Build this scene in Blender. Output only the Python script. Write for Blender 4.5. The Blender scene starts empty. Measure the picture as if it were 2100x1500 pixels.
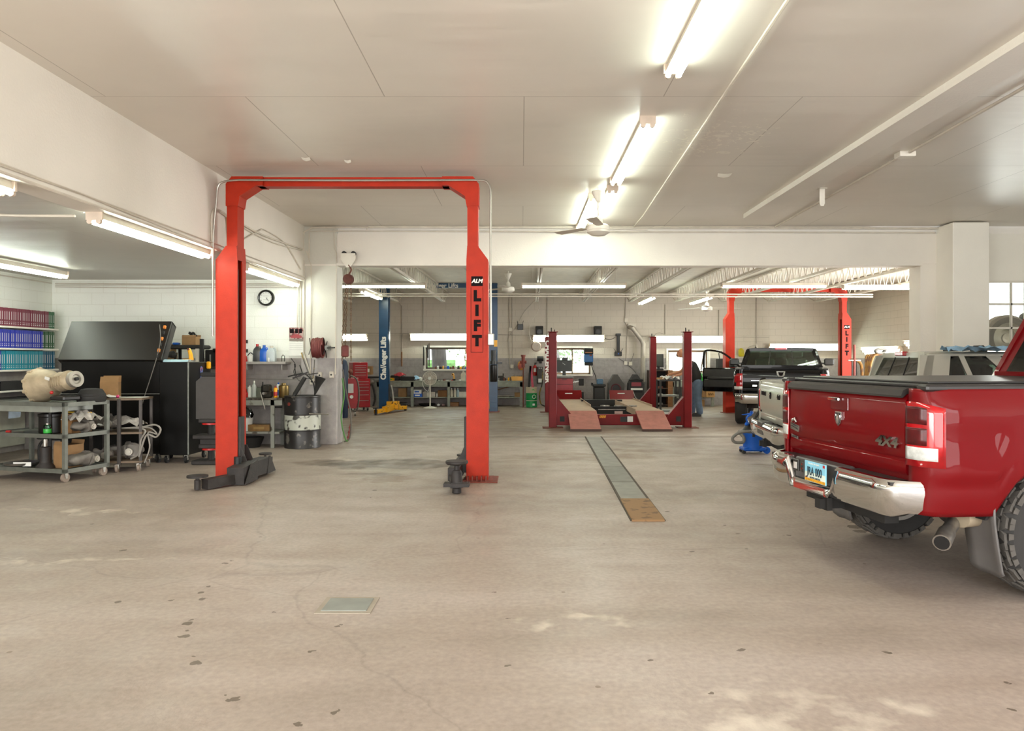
import bpy, math, random
from math import sin, cos, pi, radians, sqrt
from mathutils import Vector, Matrix
random.seed(7)
SC = bpy.context.scene
COL = SC.collection
F = 1550.0; CXP = 1070.0; CYP = 735.0; EYE = 1.5

# ---------------------------------------------------------------- camera, sky, exposure
cam = bpy.data.cameras.new('camera'); camo = bpy.data.objects.new('camera', cam); COL.objects.link(camo)
camo.location = (0, 0, EYE); camo.rotation_euler = (pi/2, 0, 0)
cam.sensor_fit = 'HORIZONTAL'; cam.sensor_width = 36; cam.lens = 36*F/2100
cam.shift_x = (1050-CXP)/2100; cam.shift_y = -(750-CYP)/2100
cam.clip_end = 400; cam.clip_start = .05
SC.camera = camo
w = bpy.data.worlds.new('sky'); SC.world = w; w.use_nodes = True
wn = w.node_tree; bg = wn.nodes['Background']
tc = wn.nodes.new('ShaderNodeTexCoord'); sp = wn.nodes.new('ShaderNodeSeparateXYZ'); rp = wn.nodes.new('ShaderNodeValToRGB')
wn.links.new(tc.outputs['Generated'], sp.inputs[0]); wn.links.new(sp.outputs['Z'], rp.inputs[0]); wn.links.new(rp.outputs[0], bg.inputs[0])
rp.color_ramp.elements[0].position = 0.0; rp.color_ramp.elements[0].color = (.92, .93, .92, 1)
rp.color_ramp.elements[1].position = .6; rp.color_ramp.elements[1].color = (.62, .76, 1, 1)
bg.inputs[1].default_value = 3.4
vs = SC.view_settings
SC.display_settings.display_device = 'sRGB'
vs.view_transform = 'Standard'; vs.look = 'None'; vs.gamma = 1; vs.use_curve_mapping = False; vs.exposure = 0.22
SC.cycles.max_bounces = 9; SC.cycles.diffuse_bounces = 6; SC.cycles.glossy_bounces = 4; SC.cycles.transparent_max_bounces = 12
SC.cycles.sample_clamp_indirect = 6; SC.cycles.caustics_reflective = False; SC.cycles.caustics_refractive = False
SC.cycles.use_denoising = True; SC.cycles.use_adaptive_sampling = True; SC.cycles.adaptive_threshold = .03
# daylight that comes in through the open vehicle doors (areas lie in the door openings themselves)
def door_light(name, loc, rot, sx, sy, power, col=(1, .98, .95)):
    l = bpy.data.lights.new(name, 'AREA'); l.shape = 'RECTANGLE'; l.size = sx; l.size_y = sy; l.energy = power; l.color = col
    o = bpy.data.objects.new(name, l); o.location = loc; o.rotation_euler = rot; COL.objects.link(o); return o
door_light('daylight_at_front_door', (2.6, -2.3, 1.75), (pi/2, 0, 0), 12.0, 3.3, 640, (1, .99, .96))
door_light('daylight_at_bay_door', (-5.9, -2.3, 1.4), (pi/2, 0, 0), 4.2, 2.6, 470, (1, 1, .97))
door_light('daylight_at_side_door', (10.75, 16.2, 1.75), (pi/2, 0, pi/2), 4.2, 3.1, 750)
door_light('daylight_at_right_door', (9.4, 3.5, 1.75), (pi/2, 0, pi/2), 5.0, 3.1, 90)

def P(px, py, Y):            # a point seen at this place of the photograph, Y metres into the room
    return Vector(((px-CXP)/F*Y, Y, EYE-(py-CYP)/F*Y))
def X(px, Y): return (px-CXP)/F*Y
def Z(py, Y): return EYE-(py-CYP)/F*Y
def G(py): return F*EYE/(py-CYP)       # depth of a floor point

# ---------------------------------------------------------------- materials
MATS = {}
def srgb(h):
    if isinstance(h, str):
        h = h.lstrip('#'); h = h if len(h) == 6 else ''.join(x*2 for x in h); c = [int(h[i:i+2], 16)/255 for i in (0, 2, 4)]
    else: c = [v/255 for v in h]
    return tuple(x/12.92 if x <= .04045 else ((x+.055)/1.055)**2.4 for x in c)
def new_mat(name):
    m = bpy.data.materials.new(name); m.use_nodes = True
    nt = m.node_tree; return m, nt, nt.nodes['Principled BSDF']
def mat(name, col, rough=.5, metal=0., var=.12, vscale=6., bump=0., bscale=60., coat=0., col2=None, thr=None, emit=0., spec=.5, stretch=None):
    if name in MATS: return MATS[name]
    m, nt, b = new_mat(name); N = nt.nodes; L = nt.links
    c = srgb(col)
    b.inputs['Roughness'].default_value = rough; b.inputs['Metallic'].default_value = metal
    b.inputs['Coat Weight'].default_value = coat; b.inputs['Coat Roughness'].default_value = .03
    b.inputs['Specular IOR Level'].default_value = spec
    co = N.new('ShaderNodeTexCoord'); nz = N.new('ShaderNodeTexNoise'); nz.inputs['Scale'].default_value = vscale; nz.inputs['Detail'].default_value = 6
    src = co.outputs['Object']
    if stretch:
        mp = N.new('ShaderNodeMapping'); mp.inputs['Scale'].default_value = stretch; L.new(src, mp.inputs[0]); src = mp.outputs[0]
    L.new(src, nz.inputs['Vector'])
    r = N.new('ShaderNodeValToRGB'); L.new(nz.outputs['Fac'], r.inputs[0])
    e = r.color_ramp.elements
    if col2 is None:
        e[0].position = .3; e[1].position = .7
        e[0].color = tuple(x*(1-var) for x in c)+(1,); e[1].color = tuple(min(1, x*(1+var)) for x in c)+(1,)
    else:
        t = thr or .55
        e[0].position = t-.03; e[1].position = t+.03; e[0].color = c+(1,); e[1].color = srgb(col2)+(1,)
    L.new(r.outputs[0], b.inputs['Base Color'])
    if bump:
        n2 = N.new('ShaderNodeTexNoise'); n2.inputs['Scale'].default_value = bscale; n2.inputs['Detail'].default_value = 4; L.new(src, n2.inputs['Vector'])
        bp = N.new('ShaderNodeBump'); bp.inputs['Strength'].default_value = bump; bp.inputs['Distance'].default_value = .01
        L.new(n2.outputs['Fac'], bp.inputs['Height']); L.new(bp.outputs[0], b.inputs['Normal'])
    if emit:
        b.inputs['Emission Color'].default_value = c+(1,); b.inputs['Emission Strength'].default_value = emit
    MATS[name] = m; return m
def glass(name, tint=(.8, .9, .85), alpha=.3, rough=.02):
    if name in MATS: return MATS[name]
    m, nt, b = new_mat(name); N = nt.nodes; L = nt.links
    tr = N.new('ShaderNodeBsdfTransparent'); tr.inputs[0].default_value = tint+(1,)
    gl = N.new('ShaderNodeBsdfGlossy'); gl.inputs['Roughness'].default_value = rough; gl.inputs[0].default_value = (.9, .9, .9, 1)
    fr = N.new('ShaderNodeFresnel'); fr.inputs[0].default_value = 1.5
    mx = N.new('ShaderNodeMixShader'); L.new(fr.outputs[0], mx.inputs[0]); L.new(tr.outputs[0], mx.inputs[1]); L.new(gl.outputs[0], mx.inputs[2])
    L.new(mx.outputs[0], N['Material Output'].inputs[0]); N.remove(b)
    MATS[name] = m; return m

# ---------------------------------------------------------------- mesh builder
class MB:
    def __init__(s): s.v = []; s.f = []; s.sm = []
    def add(s, vs, fs, smooth=False, M=None):
        n = len(s.v)
        s.v += [tuple(M @ Vector(v)) if M else tuple(v) for v in vs]
        for f in fs: s.f.append([n+i for i in f]); s.sm.append(smooth)
        return s
    def box(s, x0, x1, y0, y1, z0, z1, M=None, b=0.):
        if b:
            b = min(b, abs(x1-x0)*.3, abs(y1-y0)*.3, abs(z1-z0)*.3)
            pts = []
            for (X0, X1, Y0, Y1, zz) in ((x0+b, x1-b, y0+b, y1-b, z0), (x0, x1, y0, y1, z0+b), (x0, x1, y0, y1, z1-b), (x0+b, x1-b, y0+b, y1-b, z1)):
                cx = b if zz in (z0+b, z1-b) else 0
                pts.append([(X0+b, Y0, zz), (X1-b, Y0, zz), (X1, Y0+b, zz), (X1, Y1-b, zz), (X1-b, Y1, zz), (X0+b, Y1, zz), (X0, Y1-b, zz), (X0, Y0+b, zz)])
            return s.loft(pts, M=M, smooth=False)
        v = [(x0, y0, z0), (x1, y0, z0), (x1, y1, z0), (x0, y1, z0), (x0, y0, z1), (x1, y0, z1), (x1, y1, z1), (x0, y1, z1)]
        return s.add(v, [(0, 3, 2, 1), (4, 5, 6, 7), (0, 1, 5, 4), (1, 2, 6, 5), (2, 3, 7, 6), (3, 0, 4, 7)], M=M)
    def loft(s, rings, caps=True, smooth=True, M=None, closed=False):
        n = len(rings[0]); vs = [p for r in rings for p in r]; fs = []
        m = len(rings)
        for i in range(m if closed else m-1):
            a = i*n; c = ((i+1) % m)*n
            for j in range(n):
                k = (j+1) % n; fs.append((a+j, a+k, c+k, c+j))
        s.add(vs, fs, smooth, M)
        if caps and not closed:
            s.add(rings[0], [tuple(reversed(range(n)))], False, M); s.add(rings[-1], [tuple(range(n))], False, M)
        return s
    def cyl(s, p0, p1, r, r2=None, n=16, caps=True, smooth=True, M=None):
        p0 = Vector(p0); p1 = Vector(p1); d = (p1-p0).normalized(); r2 = r if r2 is None else r2
        u = d.orthogonal().normalized(); v = d.cross(u)
        R = [[p+(u*cos(2*pi*k/n)+v*sin(2*pi*k/n))*q for k in range(n)] for p, q in ((p0, r), (p1, r2))]
        return s.loft(R, caps, smooth, M)
    def lathe(s, prof, c=(0, 0, 0), n=24, axis='z', M=None, smooth=True, caps=True):
        R = []
        for r, h in prof:
            ring = []
            for k in range(n):
                a = 2*pi*k/n; p = (r*cos(a), r*sin(a), h)
                if axis == 'y': p = (p[0], p[2], p[1])
                if axis == 'x': p = (p[2], p[0], p[1])
                ring.append((p[0]+c[0], p[1]+c[1], p[2]+c[2]))
            R.append(ring)
        return s.loft(R, caps, smooth, M)
    def tube(s, pts, r, n=8, M=None, closed=False):
        pts = [Vector(p) for p in pts]; R = []; m = len(pts)
        prev = None
        for i, p in enumerate(pts):
            a = pts[(i-1) % m] if (closed or i) else p; c = pts[(i+1) % m] if (closed or i < m-1) else p
            d = (c-a).normalized()
            if prev is None: u = d.orthogonal().normalized()
            else:
                u = prev-d*prev.dot(d); u = u.normalized() if u.length > 1e-5 else d.orthogonal().normalized()
            prev = u; v = d.cross(u); rr = r[i] if isinstance(r, (list, tuple)) else r
            R.append([p+(u*cos(2*pi*k/n)+v*sin(2*pi*k/n))*rr for k in range(n)])
        return s.loft(R, not closed, True, M, closed)
    def prism(s, poly, axis, a, b, M=None):
        def q(p, d): return (d, p[0], p[1]) if axis == 'x' else (p[0], d, p[1]) if axis == 'y' else (p[0], p[1], d)
        return s.loft([[q(p, a) for p in poly], [q(p, b) for p in poly]], True, False, M)
    def bar(s, p0, p1, w, h, up=(0, 0, 1), M=None):
        p0 = Vector(p0); p1 = Vector(p1); d = (p1-p0).normalized(); up = Vector(up)
        x = d.cross(up); x = x.normalized() if x.length > 1e-4 else Vector((1, 0, 0)); y = x.cross(d)
        R = [[p+x*a*w/2+y*c*h/2 for a, c in ((-1, -1), (1, -1), (1, 1), (-1, 1))] for p in (p0, p1)]
        return s.loft(R, True, False, M)
    def grid(s, rows, smooth=True, M=None):
        n = len(rows[0]); vs = [p for r in rows for p in r]; fs = []
        for i in range(len(rows)-1):
            for j in range(n-1): fs.append((i*n+j, i*n+j+1, (i+1)*n+j+1, (i+1)*n+j))
        return s.add(vs, fs, smooth, M)
    def sphere(s, c, r, n=12, sz=1., M=None):
        return s.lathe([(max(1e-4, r*sin(pi*i/n)), -r*sz*cos(pi*i/n)) for i in range(n+1)], c, n=n*2, M=M)
    def build(s, name, m, parent=None, loc=None, rz=0.):
        me = bpy.data.meshes.new(name); me.from_pydata(s.v, [], s.f); me.materials.append(m)
        me.polygons.foreach_set('use_smooth', s.sm); me.update()
        if any(s.sm):
            try: me.set_sharp_from_angle(angle=radians(38))
            except Exception: pass
        o = bpy.data.objects.new(name, me); COL.objects.link(o)
        if parent: o.parent = parent
        if loc is not None: o.location = loc
        if rz: o.rotation_euler = (0, 0, rz)
        return o
def arc(cx, cy, r, a0, a1, n): return [(cx+r*cos(a0+(a1-a0)*i/n), cy+r*sin(a0+(a1-a0)*i/n)) for i in range(n+1)]
def smoothpath(pts, k=6):       # catmull-rom
    pts = [Vector(p) for p in pts]; o = []
    for i in range(len(pts)-1):
        a = pts[max(i-1, 0)]; b = pts[i]; c = pts[i+1]; d = pts[min(i+2, len(pts)-1)]
        for j in range(k):
            t = j/k; o.append(.5*((2*b)+(c-a)*t+(2*a-5*b+4*c-d)*t*t+(3*b-a-3*c+d)*t**3))
    o.append(pts[-1]); return o
def T(x, y, z, rz=0, rx=0, ry=0): return Matrix.Translation((x, y, z)) @ Matrix.Rotation(rz, 4, 'Z') @ Matrix.Rotation(ry, 4, 'Y') @ Matrix.Rotation(rx, 4, 'X')

def tag(o, label, cat, group=None, kind=None):
    if label: o['label'] = label
    if cat: o['category'] = cat
    if group: o['group'] = group
    if kind: o['kind'] = kind
    return o
def thing(name, label, cat, loc=(0, 0, 0), rz=0., group=None):
    o = bpy.data.objects.new(name, None); COL.objects.link(o); o.location = loc; o.rotation_euler = (0, 0, rz); o.empty_display_size = .1
    return tag(o, label, cat, group)
def struct(name, mb, m, label=None):
    o = mb.build(name, m); o['kind'] = 'structure'
    if label: o['label'] = label
    return o
def solo(name, mb, m, label, cat, loc=None, rz=0., group=None): return tag(mb.build(name, m, None, loc, rz), label, cat, group)
def copy_tree(o, parent=None):
    c = o.copy(); COL.objects.link(c)
    if parent: c.parent = parent
    for ch in list(o.children): copy_tree(ch, c)
    return c
def dup(o, loc, rz=None, label=None, group=None):
    c = copy_tree(o); c.location = loc
    if rz is not None: c.rotation_euler = (0, 0, rz)
    if label: c['label'] = label
    if group: c['group'] = group
    return c
def text(name, s, size, m, parent, M, thick=.002, bold=0., shear=0., space=1., sx=1.):
    cu = bpy.data.curves.new(name, 'FONT'); cu.body = s; cu.size = size; cu.extrude = thick/2; cu.offset = bold; cu.shear = shear
    cu.align_x = 'CENTER'; cu.align_y = 'CENTER'; cu.space_character = space; cu.resolution_u = 3
    t = bpy.data.objects.new(name, cu); COL.objects.link(t)
    dg = bpy.context.evaluated_depsgraph_get(); me = bpy.data.meshes.new_from_object(t.evaluated_get(dg))
    COL.objects.unlink(t); bpy.data.objects.remove(t)
    me.transform(M @ Matrix.Diagonal((sx, 1, 1, 1))); me.materials.clear(); me.materials.append(m)
    o = bpy.data.objects.new(name, me); COL.objects.link(o); o.parent = parent; return o
FACE = Matrix.Rotation(pi/2, 4, 'X')      # text plane turned to stand facing -y

# ---------------------------------------------------------------- common materials
def wallmat(name, base, dado=None, block=True, dark=.55, bumpy=.35, rough=.55, axis='x'):
    m, nt, b = new_mat(name); N = nt.nodes; L = nt.links
    co = N.new('ShaderNodeTexCoord'); s = N.new('ShaderNodeSeparateXYZ'); L.new(co.outputs['Object'], s.inputs[0])
    nz = N.new('ShaderNodeTexNoise'); nz.inputs['Scale'].default_value = 1.3; nz.inputs['Detail'].default_value = 8; L.new(co.outputs['Object'], nz.inputs['Vector'])
    r = N.new('ShaderNodeValToRGB'); L.new(nz.outputs['Fac'], r.inputs[0]); c = srgb(base)
    r.color_ramp.elements[0].position = .3; r.color_ramp.elements[1].position = .7
    r.color_ramp.elements[0].color = tuple(x*.93 for x in c)+(1,); r.color_ramp.elements[1].color = c+(1,)
    out = r.outputs[0]
    if dado:
        gt = N.new('ShaderNodeMath'); gt.operation = 'GREATER_THAN'; gt.inputs[1].default_value = 1.5; L.new(s.outputs['Z'], gt.inputs[0])
        mx = N.new('ShaderNodeMix'); mx.data_type = 'RGBA'; L.new(gt.outputs[0], mx.inputs[0]); L.new(out, mx.inputs[7])
        n3 = N.new('ShaderNodeTexNoise'); n3.inputs['Scale'].default_value = 9; n3.inputs['Detail'].default_value = 8; L.new(co.outputs['Object'], n3.inputs['Vector'])
        r3 = N.new('ShaderNodeValToRGB'); L.new(n3.outputs['Fac'], r3.inputs[0]); d = srgb(dado)
        r3.color_ramp.elements[0].position = .3; r3.color_ramp.elements[1].position = .6
        r3.color_ramp.elements[0].color = tuple(x*.82 for x in d)+(1,); r3.color_ramp.elements[1].color = d+(1,)
        L.new(r3.outputs[0], mx.inputs[6]); out = mx.outputs[2]
    n4 = N.new('ShaderNodeTexNoise'); n4.inputs['Scale'].default_value = 45; L.new(co.outputs['Object'], n4.inputs['Vector'])
    h = n4.outputs['Fac']
    if block:
        cb = N.new('ShaderNodeCombineXYZ'); L.new(s.outputs['X' if axis == 'x' else 'Y'], cb.inputs[0]); L.new(s.outputs['Z'], cb.inputs[1])
        br = N.new('ShaderNodeTexBrick'); br.inputs['Scale'].default_value = 1; br.inputs['Brick Width'].default_value = .406; br.inputs['Row Height'].default_value = .203
        br.inputs['Mortar Size'].default_value = .006; br.inputs['Mortar Smooth'].default_value = .4; br.inputs['Bias'].default_value = -1
        L.new(cb.outputs[0], br.inputs['Vector'])
        m2 = N.new('ShaderNodeMix'); m2.data_type = 'RGBA'; m2.blend_type = 'MULTIPLY'; m2.inputs[0].default_value = 1; L.new(out, m2.inputs[6])
        r5 = N.new('ShaderNodeValToRGB'); L.new(br.outputs['Fac'], r5.inputs[0]); r5.color_ramp.elements[0].color = (1, 1, 1, 1); r5.color_ramp.elements[1].color = (dark+.25, dark+.24, dark+.22, 1)
        L.new(r5.outputs[0], m2.inputs[7]); out = m2.outputs[2]
        ma = N.new('ShaderNodeMath'); ma.operation = 'MULTIPLY_ADD'; ma.inputs[1].default_value = -2.2; L.new(br.outputs['Fac'], ma.inputs[0]); L.new(h, ma.inputs[2]); h = ma.outputs[0]
    bp = N.new('ShaderNodeBump'); bp.inputs['Strength'].default_value = bumpy; bp.inputs['Distance'].default_value = .012; L.new(h, bp.inputs['Height']); L.new(bp.outputs[0], b.inputs['Normal'])
    L.new(out, b.inputs['Base Color']); b.inputs['Roughness'].default_value = rough
    MATS[name] = m; return m
WALL = wallmat('white_block_paint', '#f1f2e9', '#a19a95', dark=.66, bumpy=.25)
WALLY = wallmat('white_block_paint_side', '#f1f2e9', '#a19a95', dark=.66, bumpy=.25, axis='y')
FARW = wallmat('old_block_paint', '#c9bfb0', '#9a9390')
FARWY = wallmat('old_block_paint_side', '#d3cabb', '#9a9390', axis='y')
PLAS = wallmat('white_plaster_paint', '#e9e3d9', None, block=False, bumpy=.2)
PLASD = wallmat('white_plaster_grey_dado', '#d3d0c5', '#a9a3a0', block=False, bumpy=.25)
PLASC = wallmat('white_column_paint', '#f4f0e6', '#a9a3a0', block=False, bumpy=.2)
def ceilmat():
    m, nt, b = new_mat('glossy_ceiling_board'); N = nt.nodes; L = nt.links
    co = N.new('ShaderNodeTexCoord'); s = N.new('ShaderNodeSeparateXYZ'); L.new(co.outputs['Object'], s.inputs[0])
    cb = N.new('ShaderNodeCombineXYZ'); ax = N.new('ShaderNodeMath'); ax.inputs[1].default_value = 50; L.new(s.outputs['X'], ax.inputs[0])
    ay = N.new('ShaderNodeMath'); ay.inputs[1].default_value = 50*1.22-.03-5.7+2.44*0; L.new(s.outputs['Y'], ay.inputs[0]); L.new(ax.outputs[0], cb.inputs[0]); L.new(ay.outputs[0], cb.inputs[1])
    br = N.new('ShaderNodeTexBrick'); br.offset = .5; br.inputs['Scale'].default_value = 1; br.inputs['Brick Width'].default_value = 2.44; br.inputs['Row Height'].default_value = 2.38
    br.inputs['Mortar Size'].default_value = .0045; br.inputs['Bias'].default_value = -1; L.new(cb.outputs[0], br.inputs['Vector'])
    nz = N.new('ShaderNodeTexNoise'); nz.inputs['Scale'].default_value = .5; nz.inputs['Detail'].default_value = 7; L.new(co.outputs['Object'], nz.inputs['Vector'])
    r = N.new('ShaderNodeValToRGB'); L.new(nz.outputs['Fac'], r.inputs[0]); c = srgb('#e6dfd4')
    r.color_ramp.elements[0].position = .3; r.color_ramp.elements[1].position = .7
    r.color_ramp.elements[0].color = tuple(x*.86 for x in c)+(1,); r.color_ramp.elements[1].color = c+(1,)
    m2 = N.new('ShaderNodeMix'); m2.data_type = 'RGBA'; L.new(br.outputs['Fac'], m2.inputs[0]); L.new(r.outputs[0], m2.inputs[6]); m2.inputs[7].default_value = srgb('#b3aa9e')+(1,)
    # flaking paint around one leak
    vd = N.new('ShaderNodeVectorMath'); vd.operation = 'DISTANCE'; mp = N.new('ShaderNodeMapping'); mp.inputs['Scale'].default_value = (.8, .55, 0); L.new(co.outputs['Object'], mp.inputs[0])
    L.new(mp.outputs[0], vd.inputs[0]); vd.inputs[1].default_value = (2.05*.8, 7.9*.55, 0)
    rr = N.new('ShaderNodeMapRange'); rr.inputs[1].default_value = .1; rr.inputs[2].default_value = .9; rr.inputs[3].default_value = .22; rr.inputs[4].default_value = -.05; L.new(vd.outputs['Value'], rr.inputs[0])
    n5 = N.new('ShaderNodeTexNoise'); n5.inputs['Scale'].default_value = 11; n5.inputs['Detail'].default_value = 9; n5.inputs['Distortion'].default_value = 1.2; L.new(co.outputs['Object'], n5.inputs['Vector'])
    ad = N.new('ShaderNodeMath'); L.new(n5.outputs['Fac'], ad.inputs[0]); L.new(rr.outputs[0], ad.inputs[1])
    gt = N.new('ShaderNodeMath'); gt.operation = 'GREATER_THAN'; gt.inputs[1].default_value = .74; L.new(ad.outputs[0], gt.inputs[0])
    m3 = N.new('ShaderNodeMix'); m3.data_type = 'RGBA'; L.new(gt.outputs[0], m3.inputs[0]); L.new(m2.outputs[2], m3.inputs[6]); m3.inputs[7].default_value = srgb('#ebe5d8')+(1,)
    L.new(m3.outputs[2], b.inputs['Base Color']); b.inputs['Roughness'].default_value = .36; b.inputs['Specular IOR Level'].default_value = .55
    n2 = N.new('ShaderNodeTexNoise'); n2.inputs['Scale'].default_value = 1.1; n2.inputs['Detail'].default_value = 3
    mp2 = N.new('ShaderNodeMapping'); mp2.inputs['Scale'].default_value = (.35, 1.5, 1); L.new(co.outputs['Object'], mp2.inputs[0]); L.new(mp2.outputs[0], n2.inputs['Vector'])
    h = N.new('ShaderNodeMath'); h.operation = 'MULTIPLY_ADD'; h.inputs[1].default_value = .12; L.new(gt.outputs[0], h.inputs[0]); L.new(n2.outputs['Fac'], h.inputs[2])
    h2 = N.new('ShaderNodeMath'); h2.operation = 'MULTIPLY_ADD'; h2.inputs[1].default_value = .12; L.new(br.outputs['Fac'], h2.inputs[0]); L.new(h.outputs[0], h2.inputs[2])
    bp = N.new('ShaderNodeBump'); bp.inputs['Strength'].default_value = .7; bp.inputs['Distance'].default_value = .03; L.new(h2.outputs[0], bp.inputs['Height']); L.new(bp.outputs[0], b.inputs['Normal'])
    return m
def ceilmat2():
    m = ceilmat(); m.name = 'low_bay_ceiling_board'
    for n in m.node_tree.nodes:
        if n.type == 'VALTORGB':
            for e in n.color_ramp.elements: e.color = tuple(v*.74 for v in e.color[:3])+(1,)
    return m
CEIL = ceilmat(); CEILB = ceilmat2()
def floormat():
    m, nt, b = new_mat('stained_concrete'); N = nt.nodes; L = nt.links
    co = N.new('ShaderNodeTexCoord'); O = co.outputs['Object']
    def noise(sc, det=8, dist=0, src=O):
        n = N.new('ShaderNodeTexNoise'); n.inputs['Scale'].default_value = sc; n.inputs['Detail'].default_value = det; n.inputs['Distortion'].default_value = dist; L.new(src, n.inputs['Vector']); return n.outputs['Fac']
    def mixc(fac, a, bb, mode='MIX'):
        x = N.new('ShaderNodeMix'); x.data_type = 'RGBA'; x.blend_type = mode
        if isinstance(fac, float): x.inputs[0].default_value = fac
        else: L.new(fac, x.inputs[0])
        for i, q in ((6, a), (7, bb)):
            if isinstance(q, tuple): x.inputs[i].default_value = q+(1,)
            else: L.new(q, x.inputs[i])
        return x.outputs[2]
    def math_(op, a, bb=0., c=None):
        x = N.new('ShaderNodeMath'); x.operation = op
        for i, q in enumerate((a, bb, c)):
            if q is None: continue
            if isinstance(q, (int, float)): x.inputs[i].default_value = q
            else: L.new(q, x.inputs[i])
        return x.outputs[0]
    def ramp(src, stops):
        r = N.new('ShaderNodeValToRGB'); L.new(src, r.inputs[0]); e = r.color_ramp.elements
        while len(e) < len(stops): e.new(.5)
        for q, (p, cc) in zip(e, stops): q.position = p; q.color = tuple(cc)+(1,)
        return r.outputs[0]
    mp = N.new('ShaderNodeMapping'); mp.inputs['Scale'].default_value = (.55, 1.0, 1); mp.inputs['Rotation'].default_value = (0, 0, .3); L.new(O, mp.inputs[0])
    base = ramp(noise(.55, 9, .4, mp.outputs[0]), [(.3, srgb('#8d8075')), (.5, srgb('#a29489')), (.72, srgb('#b0a49b'))])
    fine = ramp(noise(28, 6), [(.3, (.84, .84, .84)), (.7, (1.08, 1.08, 1.08))])
    base = mixc(1., base, fine, 'MULTIPLY')
    # tyre smear and grime fields
    mp2 = N.new('ShaderNodeMapping'); mp2.inputs['Scale'].default_value = (.35, 2.4, 1); mp2.inputs['Rotation'].default_value = (0, 0, -.55); L.new(O, mp2.inputs[0])
    base = mixc(1., base, ramp(noise(1.3, 7, .3, mp2.outputs[0]), [(.38, (.92, .905, .885)), (.6, (1.01, 1.01, 1.01))]), 'MULTIPLY')
    # field of grime under the two-post lift, and pale worn patches
    def spot(x, y, r, sx=1., sy=1.):
        q = N.new('ShaderNodeMapping'); q.inputs['Scale'].default_value = (1/sx, 1/sy, 0); L.new(WARP, q.inputs[0])
        d = N.new('ShaderNodeVectorMath'); d.operation = 'DISTANCE'; L.new(q.outputs[0], d.inputs[0]); d.inputs[1].default_value = (x/sx, y/sy, 0)
        rr = N.new('ShaderNodeMapRange'); rr.interpolation_type = 'SMOOTHSTEP'; rr.inputs[1].default_value = r; rr.inputs[2].default_value = r*.72; L.new(d.outputs['Value'], rr.inputs[0]); return rr.outputs[0]
    nv = N.new('ShaderNodeTexNoise'); nv.inputs['Scale'].default_value = 2.2; nv.inputs['Detail'].default_value = 6; L.new(O, nv.inputs['Vector'])
    wv = N.new('ShaderNodeVectorMath'); wv.operation = 'MULTIPLY_ADD'; L.new(nv.outputs['Color'], wv.inputs[0]); wv.inputs[1].default_value = (.9, .9, 0); L.new(O, wv.inputs[2])
    wo = N.new('ShaderNodeVectorMath'); wo.operation = 'SUBTRACT'; L.new(wv.outputs[0], wo.inputs[0]); wo.inputs[1].default_value = (.45, .45, 0)
    WARP = wo.outputs[0]
    for (x, y, r, sx, sy, k) in ((-1.8, 10.7, .75, 1.9, .7, .36), (-1.95, 9.75, .3, 1.5, .6, .5), (-2.6, 10.9, .5, 1.5, .6, .6), (.9, 11.5, .8, 1.6, .6, .75), (5.5, 3.2, .9, 1.8, .5, .8), (-1.6, 9.4, .4, 1, .7, .75), (-1.2, 18.6, .9, 1.3, .8, .72), (3.9, 10.6, .45, 1.6, .5, .62), (3.3, 6.9, .28, 1, 1.2, .6), (-2.8, 12.6, .5, 1.5, .5, .7), (4.2, 5.0, .9, 1.5, .8, .84), (1.9, 12.3, .45, 1.2, .6, .7)):
        f = math_('MULTIPLY', spot(x, y, r, sx, sy), ramp(noise(4, 7), [(.35, (.45,)*3), (.6, (1,)*3)]))
        base = mixc(f, base, mixc(1., base, (k, k*.9, k*.79), 'MULTIPLY'))
    for (x, y, r, sx, sy) in ((.3, 4.3, .25, 1.5, .5), (1.25, 13.6, .5, 1.2, .5), (-2.9, 11.2, .3, 1.8, .5), (1.2, 3.2, .5, 1.4, .6), (-.9, 21, .5, 1.6, .5), (-5, 6, .5, 2.4, .3), (-4.6, 7.4, .5, 2.6, .12), (-3.4, 5.6, .6, 2, .1), (3.2, 2.6, .8, 2, .5)):
        f = math_('MULTIPLY', spot(x, y, r, sx, sy), ramp(noise(6, 7), [(.45, (0,)*3), (.7, (.75,)*3)]))
        base = mixc(f, base, srgb('#cfc4b4'))
    # oil drips
    nv2 = N.new('ShaderNodeTexNoise'); nv2.inputs['Scale'].default_value = 26; nv2.inputs['Detail'].default_value = 2; L.new(O, nv2.inputs['Vector'])
    wv2 = N.new('ShaderNodeVectorMath'); wv2.operation = 'MULTIPLY_ADD'; L.new(nv2.outputs['Color'], wv2.inputs[0]); wv2.inputs[1].default_value = (.06, .06, 0); L.new(O, wv2.inputs[2])
    wo2 = N.new('ShaderNodeVectorMath'); wo2.operation = 'SUBTRACT'; L.new(wv2.outputs[0], wo2.inputs[0]); wo2.inputs[1].default_value = (.03, .03, 0)
    WARP = wo2.outputs[0]
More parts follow.
